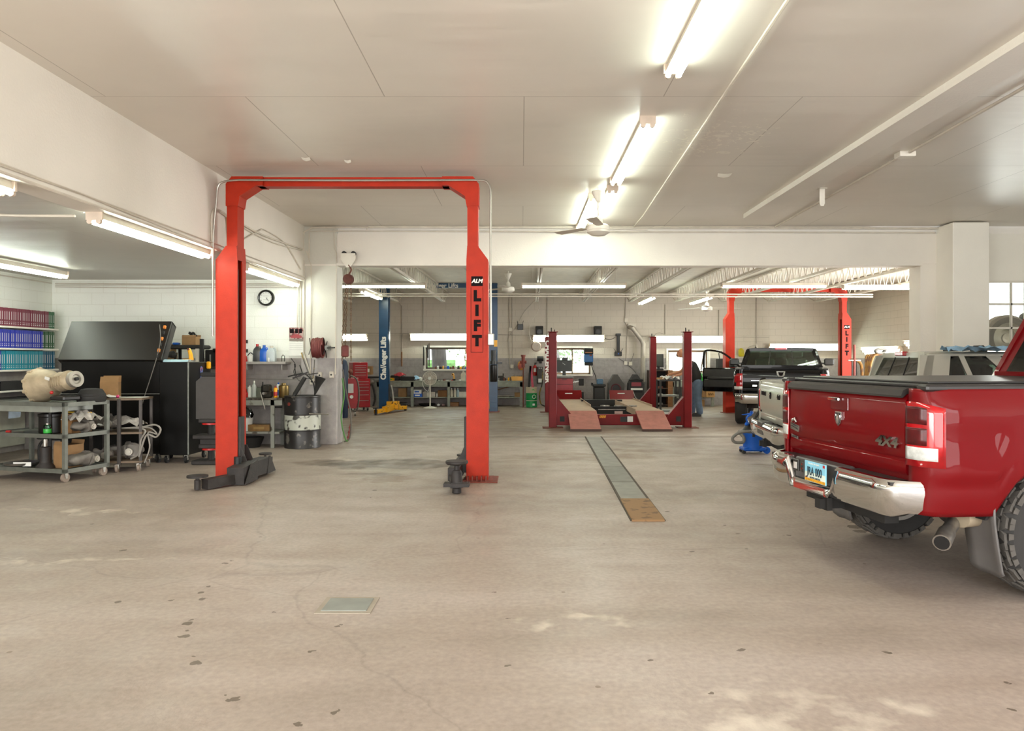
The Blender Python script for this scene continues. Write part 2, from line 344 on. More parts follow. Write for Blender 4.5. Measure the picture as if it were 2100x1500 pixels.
    drips = [(253, 1129, 8), (462, 1156, 8), (475, 1151, 4), (413, 1215, 8), (415, 1229, 10), (427, 1204, 4), (384, 1280, 12), (379, 1305, 14), (391, 1272, 6), (386, 1293, 6), (400, 1360, 15), (398, 1347, 5),
             (470, 1437, 8), (484, 1434, 12), (463, 1427, 5), (241, 1235, 8), (352, 1232, 6), (561, 1256, 5), (691, 1286, 6), (699, 1282, 5), (638, 1336, 8), (612, 1486, 11), (684, 1462, 8), (690, 1458, 6), (190, 1075, 4),
             (769, 1006, 7), (760, 1021, 3), (1821, 1339, 10), (1412, 1139, 4), (1418, 1132, 6), (1335, 1355, 8), (1460, 1422, 7), (1520, 1333, 10), (1014, 1215, 5), (1042, 1269, 5), (1369, 1050, 6), (1532, 1126, 5), (1513, 1095, 5), (1617, 1098, 6), (2065, 1401, 8), (2075, 1456, 10), (1042, 1365, 6), (980, 1104, 4), (534, 1102, 4), (1485, 1078, 5)]
    tot = None
    for px, py, r in drips:
        Y = G(py); q = N.new('ShaderNodeVectorMath'); q.operation = 'DISTANCE'; L.new(WARP, q.inputs[0]); q.inputs[1].default_value = (X(px, Y), Y, 0)
        f = math_('LESS_THAN', q.outputs['Value'], r*.8*Y/F)
        tot = f if tot is None else math_('MAXIMUM', tot, f)
    for k in range(11):
        px, py = 1660+k*11+random.randint(-8, 8), 1000+k*9; Y = G(py); q = N.new('ShaderNodeVectorMath'); q.operation = 'DISTANCE'; L.new(WARP, q.inputs[0]); q.inputs[1].default_value = (X(px, Y), Y, 0)
        tot = math_('MAXIMUM', tot, math_('LESS_THAN', q.outputs['Value'], random.uniform(.03, .075)))
    base = mixc(math_('MULTIPLY', tot, .8), base, srgb('#4c3f31'))
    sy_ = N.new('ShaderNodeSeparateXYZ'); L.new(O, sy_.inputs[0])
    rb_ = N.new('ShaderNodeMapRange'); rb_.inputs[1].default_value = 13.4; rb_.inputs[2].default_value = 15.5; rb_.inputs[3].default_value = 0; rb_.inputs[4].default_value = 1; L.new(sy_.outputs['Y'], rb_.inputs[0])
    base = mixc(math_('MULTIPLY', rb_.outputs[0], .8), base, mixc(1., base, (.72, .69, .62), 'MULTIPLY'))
    # small scattered specks
    vo = N.new('ShaderNodeTexVoronoi'); vo.inputs['Scale'].default_value = 3.2; L.new(O, vo.inputs['Vector'])
    sf = math_('MULTIPLY', math_('LESS_THAN', vo.outputs['Distance'], .045), ramp(noise(1.7, 4), [(.45, (0,)*3), (.55, (.7,)*3)]))
    base = mixc(sf, base, srgb('#6b5c4b'))
    # wandering cracks
    nc = N.new('ShaderNodeTexNoise'); nc.inputs['Scale'].default_value = 1.5; nc.inputs['Detail'].default_value = 7; L.new(O, nc.inputs['Vector'])
    wc = N.new('ShaderNodeVectorMath'); wc.operation = 'MULTIPLY_ADD'; L.new(nc.outputs['Color'], wc.inputs[0]); wc.inputs[1].default_value = (.5, .5, 0); L.new(O, wc.inputs[2])
    vc = N.new('ShaderNodeTexVoronoi'); vc.feature = 'DISTANCE_TO_EDGE'; vc.inputs['Scale'].default_value = .28; L.new(wc.outputs[0], vc.inputs['Vector'])
    ck = ramp(vc.outputs['Distance'], [(.0, (.84,)*3), (.0022, (1,)*3)])
    base = mixc(1., base, ck, 'MULTIPLY')
    L.new(base, b.inputs['Base Color'])
    L.new(ramp(noise(3, 6), [(.3, (.38,)*3), (.7, (.62,)*3)]), b.inputs['Roughness'])
    bp = N.new('ShaderNodeBump'); bp.inputs['Strength'].default_value = .25; bp.inputs['Distance'].default_value = .004; L.new(noise(60, 4), bp.inputs['Height']); L.new(bp.outputs[0], b.inputs['Normal'])
    return m
FLOOR = floormat()
WHT = mat('white_enamel', '#e4dfd3', .45, var=.06)
OFFW = mat('aged_white_paint', '#d0c8ba', .5, var=.1)
BLK = mat('black_enamel', '#15120f', .32, var=.2)
BLKM = mat('matt_black', '#1f1d1b', .7, var=.2)
GRYS = mat('grey_steel', '#7d7f78', .5, .3, var=.2, vscale=20)
GALV = mat('galvanised_steel', '#a8a49b', .35, .8, var=.1)
CHR = mat('chrome', '#d8d8d6', .07, 1., var=.02)
STL = mat('worn_steel', '#8a857d', .4, .8, var=.2, vscale=12)
ORG = mat('orange_lift_paint', '#ae2b12', .45, var=.08, vscale=9, bump=.15, bscale=140, spec=.22)
BLU = mat('blue_lift_paint', '#123c5e', .3, var=.15, vscale=5)
REDP = mat('dark_red_lift_paint', '#701013', .42, var=.15, vscale=4, spec=.25)
YEL = mat('yellow_paint', '#d99a0a', .4, col2='#3a2c14', thr=.63, vscale=14)
DUST = mat('dusty_black_steel', '#2b2624', .62, var=.35, vscale=9, col2=None, bump=.2)
CARD = mat('cardboard', '#97744d', .8, var=.1, vscale=9)
WOOD = mat('worn_wood', '#7d5430', .6, var=.25, vscale=5, stretch=(1, 1, 8))
RUB = mat('black_rubber', '#1b1a19', .75, var=.15, bump=.2)
RED = mat('red_enamel', '#a3141a', .35, var=.12)
GRYP = mat('grey_green_paint', '#8d9184', .55, var=.15, vscale=12)
BROWN = mat('rusty_brown', '#6d3b2c', .7, var=.3, vscale=14)
LTB = mat('light_blue_cloth', '#8fb3cf', .8, var=.2, vscale=20)
PAPER = mat('white_paper', '#e9e8e2', .7, var=.04)
TUBE = mat('fluorescent_tube', '#f4fff2', .4, emit=27., var=.01)
LETB = mat('dark_lettering', '#1c1617', .8, var=.05, spec=.1)
LETW = mat('white_lettering', '#e9e6de', .5, var=.05)
PLW = mat('white_plastic', '#dcdcd4', .35, var=.05)
PLB = mat('blue_plastic', '#1558b8', .35, var=.08)
PLR = mat('red_plastic', '#b3221f', .35, var=.08)
PLG = mat('green_plastic', '#2fa33a', .35, var=.08)
PLY = mat('yellow_plastic', '#eea90c', .35, var=.08)
SKIN = mat('skin', '#b9805f', .55, var=.06)
# ================================================================ THE BUILDING
WX, BX = -8.2, -3.77         # left bay wall, header line
ZC = 3.79
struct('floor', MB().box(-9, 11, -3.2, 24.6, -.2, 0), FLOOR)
struct('ground', MB().box(-60, 80, -60, 90, -.4, -.21), mat('asphalt_and_grass', '#77786c', .9, var=.1, vscale=2))
struct('ceiling_main', MB().box(-4.0, 9.7, -2.5, 13.12, ZC, ZC+.2), CEIL)
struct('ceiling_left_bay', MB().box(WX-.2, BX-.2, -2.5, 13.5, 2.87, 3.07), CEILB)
# header between the main bay and the low left bay
struct('wall_header_left', MB().box(BX-.25, BX, -2.5, 13.1, 2.835, ZC), PLAS)
struct('wall_left', MB().box(WX-.2, WX, -2.5, 13.5, 0, 2.9), WALLY)
struct('wall_bay_rear', MB().box(WX, -3.83, 13.2, 13.5, 0, 2.9), WALL)
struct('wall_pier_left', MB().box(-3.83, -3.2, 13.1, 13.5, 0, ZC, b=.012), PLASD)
struct('wall_rear_header', MB().box(-3.2, 7.3, 13.1, 13.34, 3.14, 3.66).box(-4, 9.7, 13.16, 13.34, 3.66, ZC+.1).box(-3.2, 6.92, 13.05, 13.36, 3.1, 3.14), PLAS)
struct('wall_pier_right', MB().box(6.92, 7.2, 13.12, 13.5, 0, 3.66), PLAS)
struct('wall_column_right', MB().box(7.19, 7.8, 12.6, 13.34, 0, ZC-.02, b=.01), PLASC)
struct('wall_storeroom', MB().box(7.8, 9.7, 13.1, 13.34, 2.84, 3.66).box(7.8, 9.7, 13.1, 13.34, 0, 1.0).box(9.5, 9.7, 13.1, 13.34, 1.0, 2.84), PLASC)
struct('wall_right', MB().box(9.5, 9.7, -2.5, 1.0, 0, ZC).box(9.5, 9.7, 6.0, 13.1, 0, ZC).box(9.5, 9.7, 1, 6, 3.3, ZC), WALLY)
struct('wall_front', MB().box(WX, -8.0, -2.7, -2.5, 0, 3.0).box(-8.0, -3.8, -2.7, -2.5, 2.75, 3.05).box(-3.6, -3.4, -2.7, -2.5, 0, ZC).box(8.8, 9.7, -2.7, -2.5, 0, ZC).box(-3.4, 8.8, -2.7, -2.5, 3.4, ZC+.2), WALL)
struct('wall_reflection_blocker', MB().box(-40, 60, -26, -25, -.2, 7).box(26, 27, -25, 12, -.2, 6), mat('dark_blocker_wall', '#6b5a50', .9, var=.2))  # unseen dark walls added outside to cut bright sky reflections on the truck paint
# rear bay
RB = 24.2
wins = [(X(873, RB), X(968, RB), Z(757, RB), Z(713, RB)), (X(1128, RB), X(1211, RB), Z(768, RB), Z(714, RB)), (X(1370, RB), X(1452, RB), Z(764, RB), Z(719, RB))]
mb = MB(); xs = -7.2
for (a, b, c, d) in wins:
    mb.box(xs, a, RB, RB+.25, 0, 3.75); mb.box(a, b, RB, RB+.25, 0, c); mb.box(a, b, RB, RB+.25, d, 3.75); xs = b
mb.box(xs, 10.7, RB, RB+.25, 0, 3.75)
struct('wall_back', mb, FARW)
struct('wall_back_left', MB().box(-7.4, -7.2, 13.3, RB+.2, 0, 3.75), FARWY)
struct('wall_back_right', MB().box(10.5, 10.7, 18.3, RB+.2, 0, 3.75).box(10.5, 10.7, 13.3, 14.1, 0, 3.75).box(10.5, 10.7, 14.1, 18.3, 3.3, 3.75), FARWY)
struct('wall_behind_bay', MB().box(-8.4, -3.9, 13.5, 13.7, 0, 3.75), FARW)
mb = MB(); n = 118
for i in range(n):      # corrugated deck, ribs across the joists
    y = 13.3+i*.093
    mb.box(-7.4, 10.7, y, y+.055, 3.6, 3.63)
mb.box(-7.4, 10.7, 13.3, RB+.25, 3.63, 3.75)
struct('ceiling_rear', mb, mat('white_deck', '#d9d3c6', .5, var=.08))
# deep window boards and frames in the rear wall
TAN = mat('tan_window_frame', '#a3876a', .5, var=.1)
for i, (a, b, c, d) in enumerate(wins):
    r = thing('window_%d' % (i+1), None, None); r['kind'] = 'structure'
    t = .06
    MB().box(a-t, a, RB-.04, RB, c-t, d+t).box(b, b+t, RB-.04, RB, c-t, d+t).box(a, b, RB-.04, RB, d, d+t).build('window_casing', WHT, r)
    MB().box(a-t, b+t, RB-.16, RB+.05, c-.05, c).build('window_sill', WHT, r)
    f = MB(); y0, y1 = RB+.1, RB+.15
    f.box(a, a+.05, y0, y1, c, d).box(b-.05, b, y0, y1, c, d).box(a, b, y0, y1, c, c+.05).box(a, b, y0, y1, d-.06, d)
    if i == 1: f.box((a+b)/2+.05, (a+b)/2+.09, y0, y1, c, d)
    f.build('window_frame', TAN if i else mat('dark_window_frame', '#6b5f50', .5), r)
    MB().box(a, b, RB+.12, RB+.126, c, d).build('window_glass', glass('window_glass', (.95, .98, .96)), r)
# hinged sash of the third window stands ajar
# steel storeroom window
r = thing('window_4', None, None); r['kind'] = 'structure'
f = MB(); 
for px in (2074,): f.box(X(px, 13.15)-.014, X(px, 13.15)+.014, 13.14, 13.18, 1.0, 2.84)
f.box(8.75, 8.78, 13.14, 13.18, 1.0, 2.84).box(9.1, 9.13, 13.14, 13.18, 1, 2.84)
for py in (624, 673, 718): f.box(7.8, 9.5, 13.14, 13.18, Z(py, 13.15)-.017, Z(py, 13.15)+.017)
f.box(7.8, 7.84, 13.12, 13.2, 1, 2.84).box(7.8, 9.5, 13.12, 13.2, 2.81, 2.84).box(7.8, 9.5, 13.12, 13.2, 1, 1.04)
f.build('window_frame', WHT, r)
MB().box(7.8, 9.5, 13.158, 13.162, 1.0, 2.84).build('window_glass', glass('window_glass'), r)
# ceiling beam casing, the right one
struct('trim_1', MB().box(3.52, 3.86, -2.4, 12.0, ZC-.07, ZC+.02), PLAS)
struct('trim_2', MB().box(-3.83, -3.2, 13.085, 13.1, 3.1, 3.13), PLAS)
struct('trim_3', MB().box(BX-.0, BX+.012, -2.4, 13.1, 2.835, 2.87), PLAS)

# open-web roof joists of the rear bay
def joist():
    mb = MB(); y0, y1 = 13.5, 24.15
    for z, a, b in ((3.2, 13.5, 22.75), (3.56, y0, y1)):
        mb.box(-.045, -.01, a, b, z-.012, z+.035).box(.01, .045, a, b, z-.012, z+.035)
    n = 27; st = (22.75-13.5)/n
    for i in range(n):
        a = 13.5+i*st
        mb.cyl((0, a, 3.2), (0, a+st/2, 3.57), .011, n=6).cyl((0, a+st/2, 3.57), (0, a+st, 3.2), .011, n=6)
    mb.cyl((0, 22.75, 3.2), (0, 24.1, 3.57), .013, n=6)
    return mb
jm = joist(); j0 = None
for i in range(11):
    x = -3.85+1.4*i-1.4+(.0)
    lab = 'white open-web steel roof joist over the rear bay, one of an even row'
    if j0 is None:
        j0 = tag(jm.build('roof_joist', OFFW), lab, 'roof joist', 'open-web joists under the rear roof'); o = j0
    else:
        o = copy_tree(j0)
    o.location = (x-.03*0, 0, 0); o.rotation_euler = (0, 0, -.011); o.location.x = x-.148
    
# trench cover plates in the floor
segs = [(G(897), G(958), 'grey steel trench cover plate farthest from the camera, nearest the red ramps'), (G(958), G(990), 'grey steel trench cover plate, second from the red ramps'), (G(990), G(1026), 'dark grey steel trench cover plate just behind the rusty brown one'), (G(1026), G(1071), 'rusty brown cover plate at the near end of the floor trench')]
def tx(y, side): 
    c = 1.36+(y-14.35)/(6.9-14.35)*(-.2); return c+side*.15
for i, (ya, yb, lab) in enumerate(segs):
    ya -= .01; yb += .01
    m_ = mat('rusty_plate', '#8d6c47', .75, col2='#6d5136', thr=.6, vscale=9) if i == 3 else mat('trench_plate_%d' % (i % 2), ['#85827b', '#77746d'][i % 2], .55, .3, var=.15)
    q = [(tx(yb, -1), yb), (tx(yb, 1), yb), (tx(ya, 1), ya), (tx(ya, -1), ya)]
    solo('trench_cover_plate', MB().prism(q, 'z', .001, .008+.012*(i == 3)), m_, lab, 'floor plate', group='trench cover plates')
mb = MB()
for s in (-1, 1): mb.prism([(tx(6.95, s)-.012, 6.95), (tx(6.95, s)+.012, 6.95), (tx(14.4, s)+.012, 14.4), (tx(14.4, s)-.012, 14.4)], 'z', .0005, .011)
struct('trim_4', mb, mat('dirt_joint', '#4f463c', .9))
struct('trim_5', MB().box(-1.8, 5.5, 14.35, 14.39, .0005, .004), mat('dirt_joint', '#4f463c', .9))
r = thing('floor_access_hatch', 'small square grey metal plate set in the floor in the foreground', 'floor plate', (X(715, 4.6), 4.58, 0))
MB().box(-.135, .135, -.115, .115, .002, .01, b=.003).build('cover', mat('hatch_metal', '#8d8f88', .5, .3), r)
MB().box(-.165, .165, -.15, .15, .0005, .005).build('surround', mat('hatch_grout', '#9b9182', .85), r)
solo('floor_plate', MB().box(-.4, .4, -.05, .05, .001, .006), mat('flat_bar', '#9a948a', .5, .3), 'thin flat metal strip lying on the floor left of the blue lift arms', 'metal strip', (X(840, G(872)), G(872), 0))

# ---------------------------------------------------------------- conduits on walls and ceiling
def conduit(pts, r, label, m=OFFW, k=1, name='conduit'):
    if k > 1: pts = smoothpath(pts, k)
    return solo(name, MB().tube(pts, r, 6), m, label, 'conduit')
zc = ZC-.025
conduit([(X(1300, 13), 13.0, zc), (1.93, 12.0, zc), (1.62, 3.0, zc), (1.55, -2, zc)], .014, 'white conduit running along the ceiling just right of the ceiling lights')
conduit([(X(1590, 13), 13.0, zc), (4.36, 12.5, zc), (4.25, 8.5, zc)], .016, 'white conduit on the ceiling from rear header to the ceiling junction box')
conduit([(4.26, 8.3, zc), (4.2, 6.3, zc), (4.1, 2, zc), (4.1, -2, zc)], .016, 'white conduit on the ceiling from the junction box toward the camera')
solo('junction_box', MB().box(-.09, .09, -.07, .07, -.06, 0, b=.006), WHT, 'white junction box on the ceiling between two conduits', 'junction box', (4.26, 8.4, ZC))
conduit([(X(620, 13), 13.04, 3.3), (X(622, 13), 13.04, 3.68), (X(640, 13), 13.04, 3.755), (-3.0, 13.04, 3.76), (1.9, 13.04, 3.75), (7.2, 13.04, 3.74)], .016, 'topmost white conduit along the rear header from the left corner')
conduit([(X(632, 13), 13.06, 3.2), (X(632, 13), 13.06, 3.69), (-3.4, 13.06, 3.7), (7.15, 13.06, 3.67)], .012, 'white conduit along the rear header, lower of the two')
conduit([(X(751, 13), 13.02, 3.72), (X(756, 13), 13.02, 3.775), (0, 13.02, 3.775), (6, 13.02, 3.76)], .01, 'thin white conduit tucked under the ceiling above the hoist')
conduit([(X(683, 13), 13.08, 3.78), (X(683, 13), 13.08, 3.45), (X(688, 13), 13.08, 3.3), (X(685, 13), 13.08, .62+.6)], .009, 'thin white conduit down the left pier beside the opening')
conduit([(X(627, 13), 13.05, 3.35), (X(636, 13), 13.07, 3.1), (X(634, 13), 13.07, 1.2)], .009, 'thin white conduit down the left pier above the hose reel')
for k, (px, lab) in enumerate(((607, 'leftmost'), (614, 'middle'), (621, 'rightmost'))):
    conduit([(X(px, 13.0), 13.08, 3.1+k*.05), (X(px, 13.0), 13.08, 1.55)], .011, '%s of the three upright white conduits in the corner above the calendar' % lab)
conduit([(X(620, 13)-.01, 13.07, 1.13), (-6.1, 13.15, 1.17)], .009, 'horizontal grey conduit on the wall above the workbench beside the drum', mat('grey_conduit', '#8f8a84', .5))
solo('junction_box', MB().box(-.05, .05, -.04, .02, -.1, .1, b=.006), WHT, 'white junction box in the corner above the left pier', 'junction box', (X(616, 13.05), 13.05, Z(497, 13.05)))
# conduits on the left header
xw = BX+.02
def hw(px, py):     # point on the face of the left header
    Y = -xw*F/(CXP-px); return (xw, Y, Z(py, Y))
mb = MB()
conduit([hw(0, 338), hw(180, 402), hw(445, 512), hw(610, 577)], .009, 'upper white conduit along the foot of the left header')
conduit([(xw+.005, 3.0, 2.84), (xw+.005, 13.0, 2.84)], .013, 'lower white conduit along the bottom edge of the left header')
conduit([(xw+.01, 3.0, 2.9), (xw+.01, 13.0, 2.9)], .006, 'middle thin conduit along the foot of the left header')
conduit([hw(437, 545), hw(434, 470), hw(436, 436), hw(448, 431), hw(475, 447), hw(540, 483), hw(620, 511)], .014, 'white conduit looping up and along the left header behind the orange lift', k=4)
conduit([hw(450, 434), hw(500, 468), hw(560, 498), hw(619, 514)], .009, 'second white conduit sloping along the left header to the corner', k=4)
conduit([hw(495, 494), hw(530, 474), hw(545, 473), hw(585, 500), hw(617, 552)], .009, 'bent white conduit on the left header right of the lift mast', k=4)
conduit([(X(440, 8.9), 8.9, Z(510, 8.9)), (X(434, 8.9), 8.9, Z(560, 8.9)), (X(440, 9.2), 9.2, Z(600, 9.2))], .01, 'white flexible cable hanging beside the left lift column', k=4) if 0 else None
solo('wood_brace', MB().bar(hw(466, 446), hw(471, 520), .012, .03, up=(1, 0, 0)), mat('raw_lath', '#b39263', .6), 'thin wooden lath standing on the left header behind the orange lift', 'lath')
# low bay conduits
conduit([(-8.1, 7.05, 2.84), (-5.2, 7.05, 2.845), (-4.6, 7.0, 2.82), (-4.05, 6.85, 2.79)], .013, 'white conduit crossing the low bay ceiling to the first tube light')
for k in range(3):
    conduit([(WX+.1, 13.12, 2.8-.03*k), (-6.4, 13.14, 2.79-.035*k+(.02 if k == 1 else 0)), (-3.9, 13.12, 2.8-.03*k)], .008, '%s wire run along the top of the block wall with the clock' % ('upper', 'middle', 'lower')[k])
conduit([(WX+.05, 4, 2.82), (WX+.05, 9, 2.8), (WX+.05, 13.1, 2.8)], .012, 'white conduit along the top of the left wall above the manuals')
# rear bay pipes
for k, (z, lab) in enumerate(((3.10, 'upper'), (3.04, 'lower'))):
    conduit([(-6.8, 18.95, z+.02), (8.8, 18.95, z-.0)], .018, '%s of two long white pipes crossing under the rear joists' % lab)
yw = RB-.02
def bw(px, py): return (X(px, yw), yw, Z(py, yw))
def bwl(pts, lab, r=.011, m=OFFW, k=1): return conduit([bw(*p) for p in pts], r, lab, m, k)
GC = mat('dusty_conduit', '#a59c8f', .6)
bwl([(818, 622), (824, 628), (825, 750)], 'dusty conduit down the rear wall right of the left blue column', m=GC)
bwl([(868, 610), (868, 686)], 'dusty conduit down to the wall light above the first rear window', m=GC)
bwl([(700, 683), (960, 685), (1100, 688), (1577, 692)], 'thin horizontal conduit across the rear wall at light height', .008, GC)
bwl([(1122, 604), (1122, 690)], 'dusty conduit down to the wall light over the second rear window', m=GC)
bwl([(1044, 604), (1045, 665), (1043, 700), (1046, 755)], 'dusty conduit down the rear wall left of the small router', m=GC)
bwl([(1050, 604), (1051, 760)], 'second dusty conduit down the rear wall left of the router', .008, GC)
bwl([(1283, 610), (1282, 662), (1286, 670), (1284, 740)], 'dusty conduit down the rear wall beside the flue elbow', m=GC)
bwl([(1364, 625), (1364, 686)], 'dusty conduit down to the wall light over the third rear window', m=GC)
bwl([(1474, 636), (1474, 690)], 'dusty conduit on the rear wall left of the rear orange column', m=GC)
bwl([(1551, 612), (1551, 705)], 'dusty conduit on the rear wall above the black truck', m=GC)
bwl([(1364, 686), (1355, 683), (1346, 684), (1343, 690)], 'short curved wire above the third wall light', .007, GC, 4)
bwl([(1532, 730), (1534, 714), (1545, 709), (1552, 710)], 'short curved wire above the black truck cab', .007, GC, 4)
bwl([(1040, 700), (1044, 690), (1060, 668), (1075, 640), (1098, 615)], 'wire sagging from the router toward the joists', .006, GC, 4)
bwl([(1237, 692), (1250, 697), (1262, 692)], 'black wire from speaker to the antenna', .006, BLKM, 4)
bwl([(1300, 725), (1290, 745), (1268, 735)], 'black wire below the antenna on the rear wall', .005, BLKM, 4)
bwl([(1285, 748), (1300, 760), (1312, 782)], 'black cord hanging from rear wall outlet to the floor', .005, BLKM, 4)
for px, py, lab in ((1284, 657, 'small white box on the rear wall conduit above the flue elbow'), (1283, 745, 'left outlet box on the rear wall between antenna and flue'), (1293, 746, 'right outlet box on the rear wall between antenna and flue'), (1551, 711, 'small junction box on the rear wall above the black truck'), (1050, 752, 'white outlet on the grey rear wall right of the second blue column'), (869, 684, 'small white box on the conduit over the first wall light'), (1047, 676, 'small grey cable box on the rear wall below the router wires')):
    solo('outlet_box', MB().box(-.05, .05, -.03, .02, -.06, .06, b=.005), OFFW, lab, 'outlet box', bw(px, py))
for px, py, lab in ((656, 770, 'left electrical outlet on the left pier'), (680, 769, 'right electrical outlet on the left pier'), (640, 783, 'lower electrical outlet on the left pier above the drum')):
    r = thing('outlet_box', lab, 'outlet box', (X(px, 13.08), 13.08, Z(py, 13.08)))
    MB().box(-.035, .035, -.03, .02, -.055, .055, b=.005).build('cover', OFFW, r); MB().cyl((0, -.033, 0), (0, -.028, 0), .016, n=12).build('socket', BLKM, r)
solo('hanging_bracket', MB().prism([(-.035, 0), (.035, 0), (.035, -.2), (.02, -.235), (-.02, -.235), (-.035, -.2)], 'y', -.004, .004).box(-.05, .05, -.05, .05, -.006, 0), WHT, 'white steel strap bracket hanging from the ceiling near the beam', 'bracket', (X(1686, 10.2), 10.2, ZC))
# flakes of paint hanging from the ceiling
for k, (px, py, s, lab) in enumerate(((1487, 355, .09, 'larger curled paint flake hanging from the ceiling'), (626, 322, .05, 'small paint flake hanging from the ceiling left of centre'), (712, 327, .04, 'tiny paint flake hanging from the ceiling beside another'))):
    Y = F*(ZC-EYE)/(CYP-py); solo('paint_flake', MB().grid([[(-s, 0, 0), (0, 0, -.01), (s, 0, 0)], [(-s*.8, s, -.02), (0, s, -.035), (s*.9, s*1.1, -.02)]]), WHT, lab, 'paint flake', (X(px, Y), Y, ZC-.002))

# ---------------------------------------------------------------- outside, seen through the rear windows
def tree(name, label, loc, h, r, seed, leaf, n=900):
    rnd = random.Random(seed); t = thing(name, label, 'tree', loc)
    MB().tube([(0, 0, 0), (.05, 0, h*.35), (-.05, .1, h*.7), (.1, 0, h*.9)], [.2, .17, .12, .04], 8).build('trunk', mat('tree_bark', '#6f6358', .9, var=.3, vscale=8, stretch=(1, 1, .3)), t)
    mb = MB()
    for _ in range(n):
        a = rnd.uniform(0, 2*pi); u = rnd.uniform(-1, 1); q = r*rnd.uniform(.55, 1)
        c = Vector((q*cos(a)*sqrt(1-u*u), q*sin(a)*sqrt(1-u*u), h*.75+u*q*.9)); d = [Vector((rnd.uniform(-1, 1), rnd.uniform(-1, 1), rnd.uniform(-1, 1)))*.09 for _ in range(3)]
        mb.add([c+d[0], c+d[1], c+d[2], c-d[1]], [(0, 1, 2), (0, 2, 3)])
    mb.build('foliage', leaf, t)
LEAF = mat('tree_leaves', '#7fae3f', .7, var=.3, vscale=3)
tree('tree', 'leafy green tree outside, seen through the left rear window', (-2.0, 34, -.2), 4.2, 1.9, 3, LEAF)
tree('tree', 'leafy green tree outside, seen through the middle rear window', (1.5, 33, -.2), 3.6, 1.6, 5, LEAF)
tt_ = thing('tree', 'thick old tree outside at the left side of the left rear window', 'tree', (X(897, 26.8), 26.8, -.2))
MB().tube([(0, 0, 0), (.08, 0, 1.2), (0, 0, 3), (.1, 0, 5)], [.34, .27, .25, .2], 12).build('trunk', mat('tree_bark', '#6f6358', .9), tt_)
solo('hedge', MB().box(-6, 2, 44, 45, 0, 1.6, b=.2), mat('hedge_leaves', '#86ad5c', .9, var=.35, vscale=5), 'low green hedge outside beyond the left rear window', 'hedge', (0, 0, -.2))
# ================================================================ FLUORESCENT LIGHTS
def tube_light(L=2.44, hood=False, hang=0):
    """along local y, tubes below z=0"""
    r = thing('fluorescent_light', '-', 'light fixture')
    h = MB()
    h.prism([(-.045, 0), (.045, 0), (.06, -.06), (-.06, -.06)], 'y', -L/2, L/2)
    if hood: h.prism([(-.045, -.01), (-.14, -.11), (-.15, -.105), (-.05, .01), (.05, .01), (.15, -.105), (.14, -.11), (.045, -.01)], 'y', -L/2, L/2)
    h.build('housing', OFFW, r)
    for s in (-1, 1):
        MB().cyl((s*.042, -L/2+.03, -.088), (s*.042, L/2-.03, -.088), .019, n=12).build('tube', TUBE, r)
    if hang:
        for e in (-1, 1): MB().cyl((0, e*L*.4, 0), (0, e*L*.4, hang), .006, n=6).build('hanger', OFFW, r)
    for e in (-1, 1):
        y = e*(L/2-.01); m = MB().box(-.075, .075, y-.012, y+.012, -.075, .0)
        for s in (-1, 1): m.cyl((s*.042, y-.015*1, -.088), (s*.042, y+.015, -.088), .024, n=10)
        m.build('lamp_holder', mat('lamp_holder', '#c4b3a2', .5), r)
    return r
tl = tube_light(); used = []
def put(o, loc, rz, label, group, rx=0.):
    if o not in used: used.append(o); c = o
    else: c = copy_tree(o)
    c.location = loc; c.rotation_euler = (rx, 0, rz); c['label'] = label; c['group'] = group; return c
g = 'ceiling tube lights of the main bay'
put(tl, (1.18, 4.68, ZC), 0, 'twin-tube fluorescent light on the ceiling nearest the camera, cut by the top edge', g)
put(tl, (1.19, 8.35, ZC), 0, 'twin-tube fluorescent light on the ceiling, middle of the row in front of the fan', g)
put(tl, (1.2, 11.2, ZC), 0, 'twin-tube fluorescent light on the ceiling immediately right of the fan rod', g)
put(tl, (1.0, 11.7, ZC-.0), 0, 'dimmer tube fixture on the ceiling directly behind the fan rod, left of its twin', g)
tl2 = tl
g = 'tube lights of the low left bay'
put(tl, (-7.03, 10.4, 2.83), 0, 'fluorescent light over the shelves of manuals in the low left bay', g)
put(tl, (BX-.125, 8.1, 2.834), 0, 'fluorescent light under the left header, left of the orange lift', g)
put(tl, (BX-.125, 11.8, 2.834), 0, 'fluorescent light under the left header above the clock, right of the lift column', g)
put(tl, (BX-.125, 4.5, 2.834), 0, 'fluorescent light under the left header cut off by the left edge of the photo', g)
g = 'hanging tube lights of the rear bay'
tlh = tube_light(2.34, False, .42)
for px0, px1, py, lab in ((660, 873, 578, 'long horizontal light hanging across the rear bay behind the chain hoist'), (1070, 1283, 581, 'long horizontal light hanging in the middle of the rear bay'), (1480, 1693, 585, 'long horizontal light hanging above the black truck')):
    put(tlh, (X((px0+px1)/2, 16.9), 16.9, 3.185), pi/2, lab, g)
for x, y, lab in ((3.53, 21.3, 'lengthwise light under a rear joist, behind the middle horizontal light'), (5.05, 21.3, 'lengthwise light under a rear joist left of the rear orange column'), (-3.88, 19.5, 'lengthwise light under a rear joist partly hidden by the left blue column')):
    put(tlh, (x, y, 3.2), 0, lab, g)
put(tlh, (X(1770, 17.5)+.7, 17.5, 3.2), pi/2, 'short bright light hanging at the far right of the rear bay', g)
th = tube_light(2.28, True); 
g = 'hooded wall lights along the rear benches'
for px, py, lab in ((681, 688, 'hooded wall light at the far left of the rear wall, behind the hoist chains'), (915, 687, 'hooded wall light above the first rear window'), (1166, 690, 'hooded wall light above the second rear window, behind the four-post lift'), (1413, 692, 'hooded wall light above the third rear window, over the mechanic')):
    put(th, (X(px, RB-.12), RB-.14, Z(py, RB-.22)), pi/2, lab, g, rx=radians(0)).rotation_euler = (0, radians(50), pi/2)
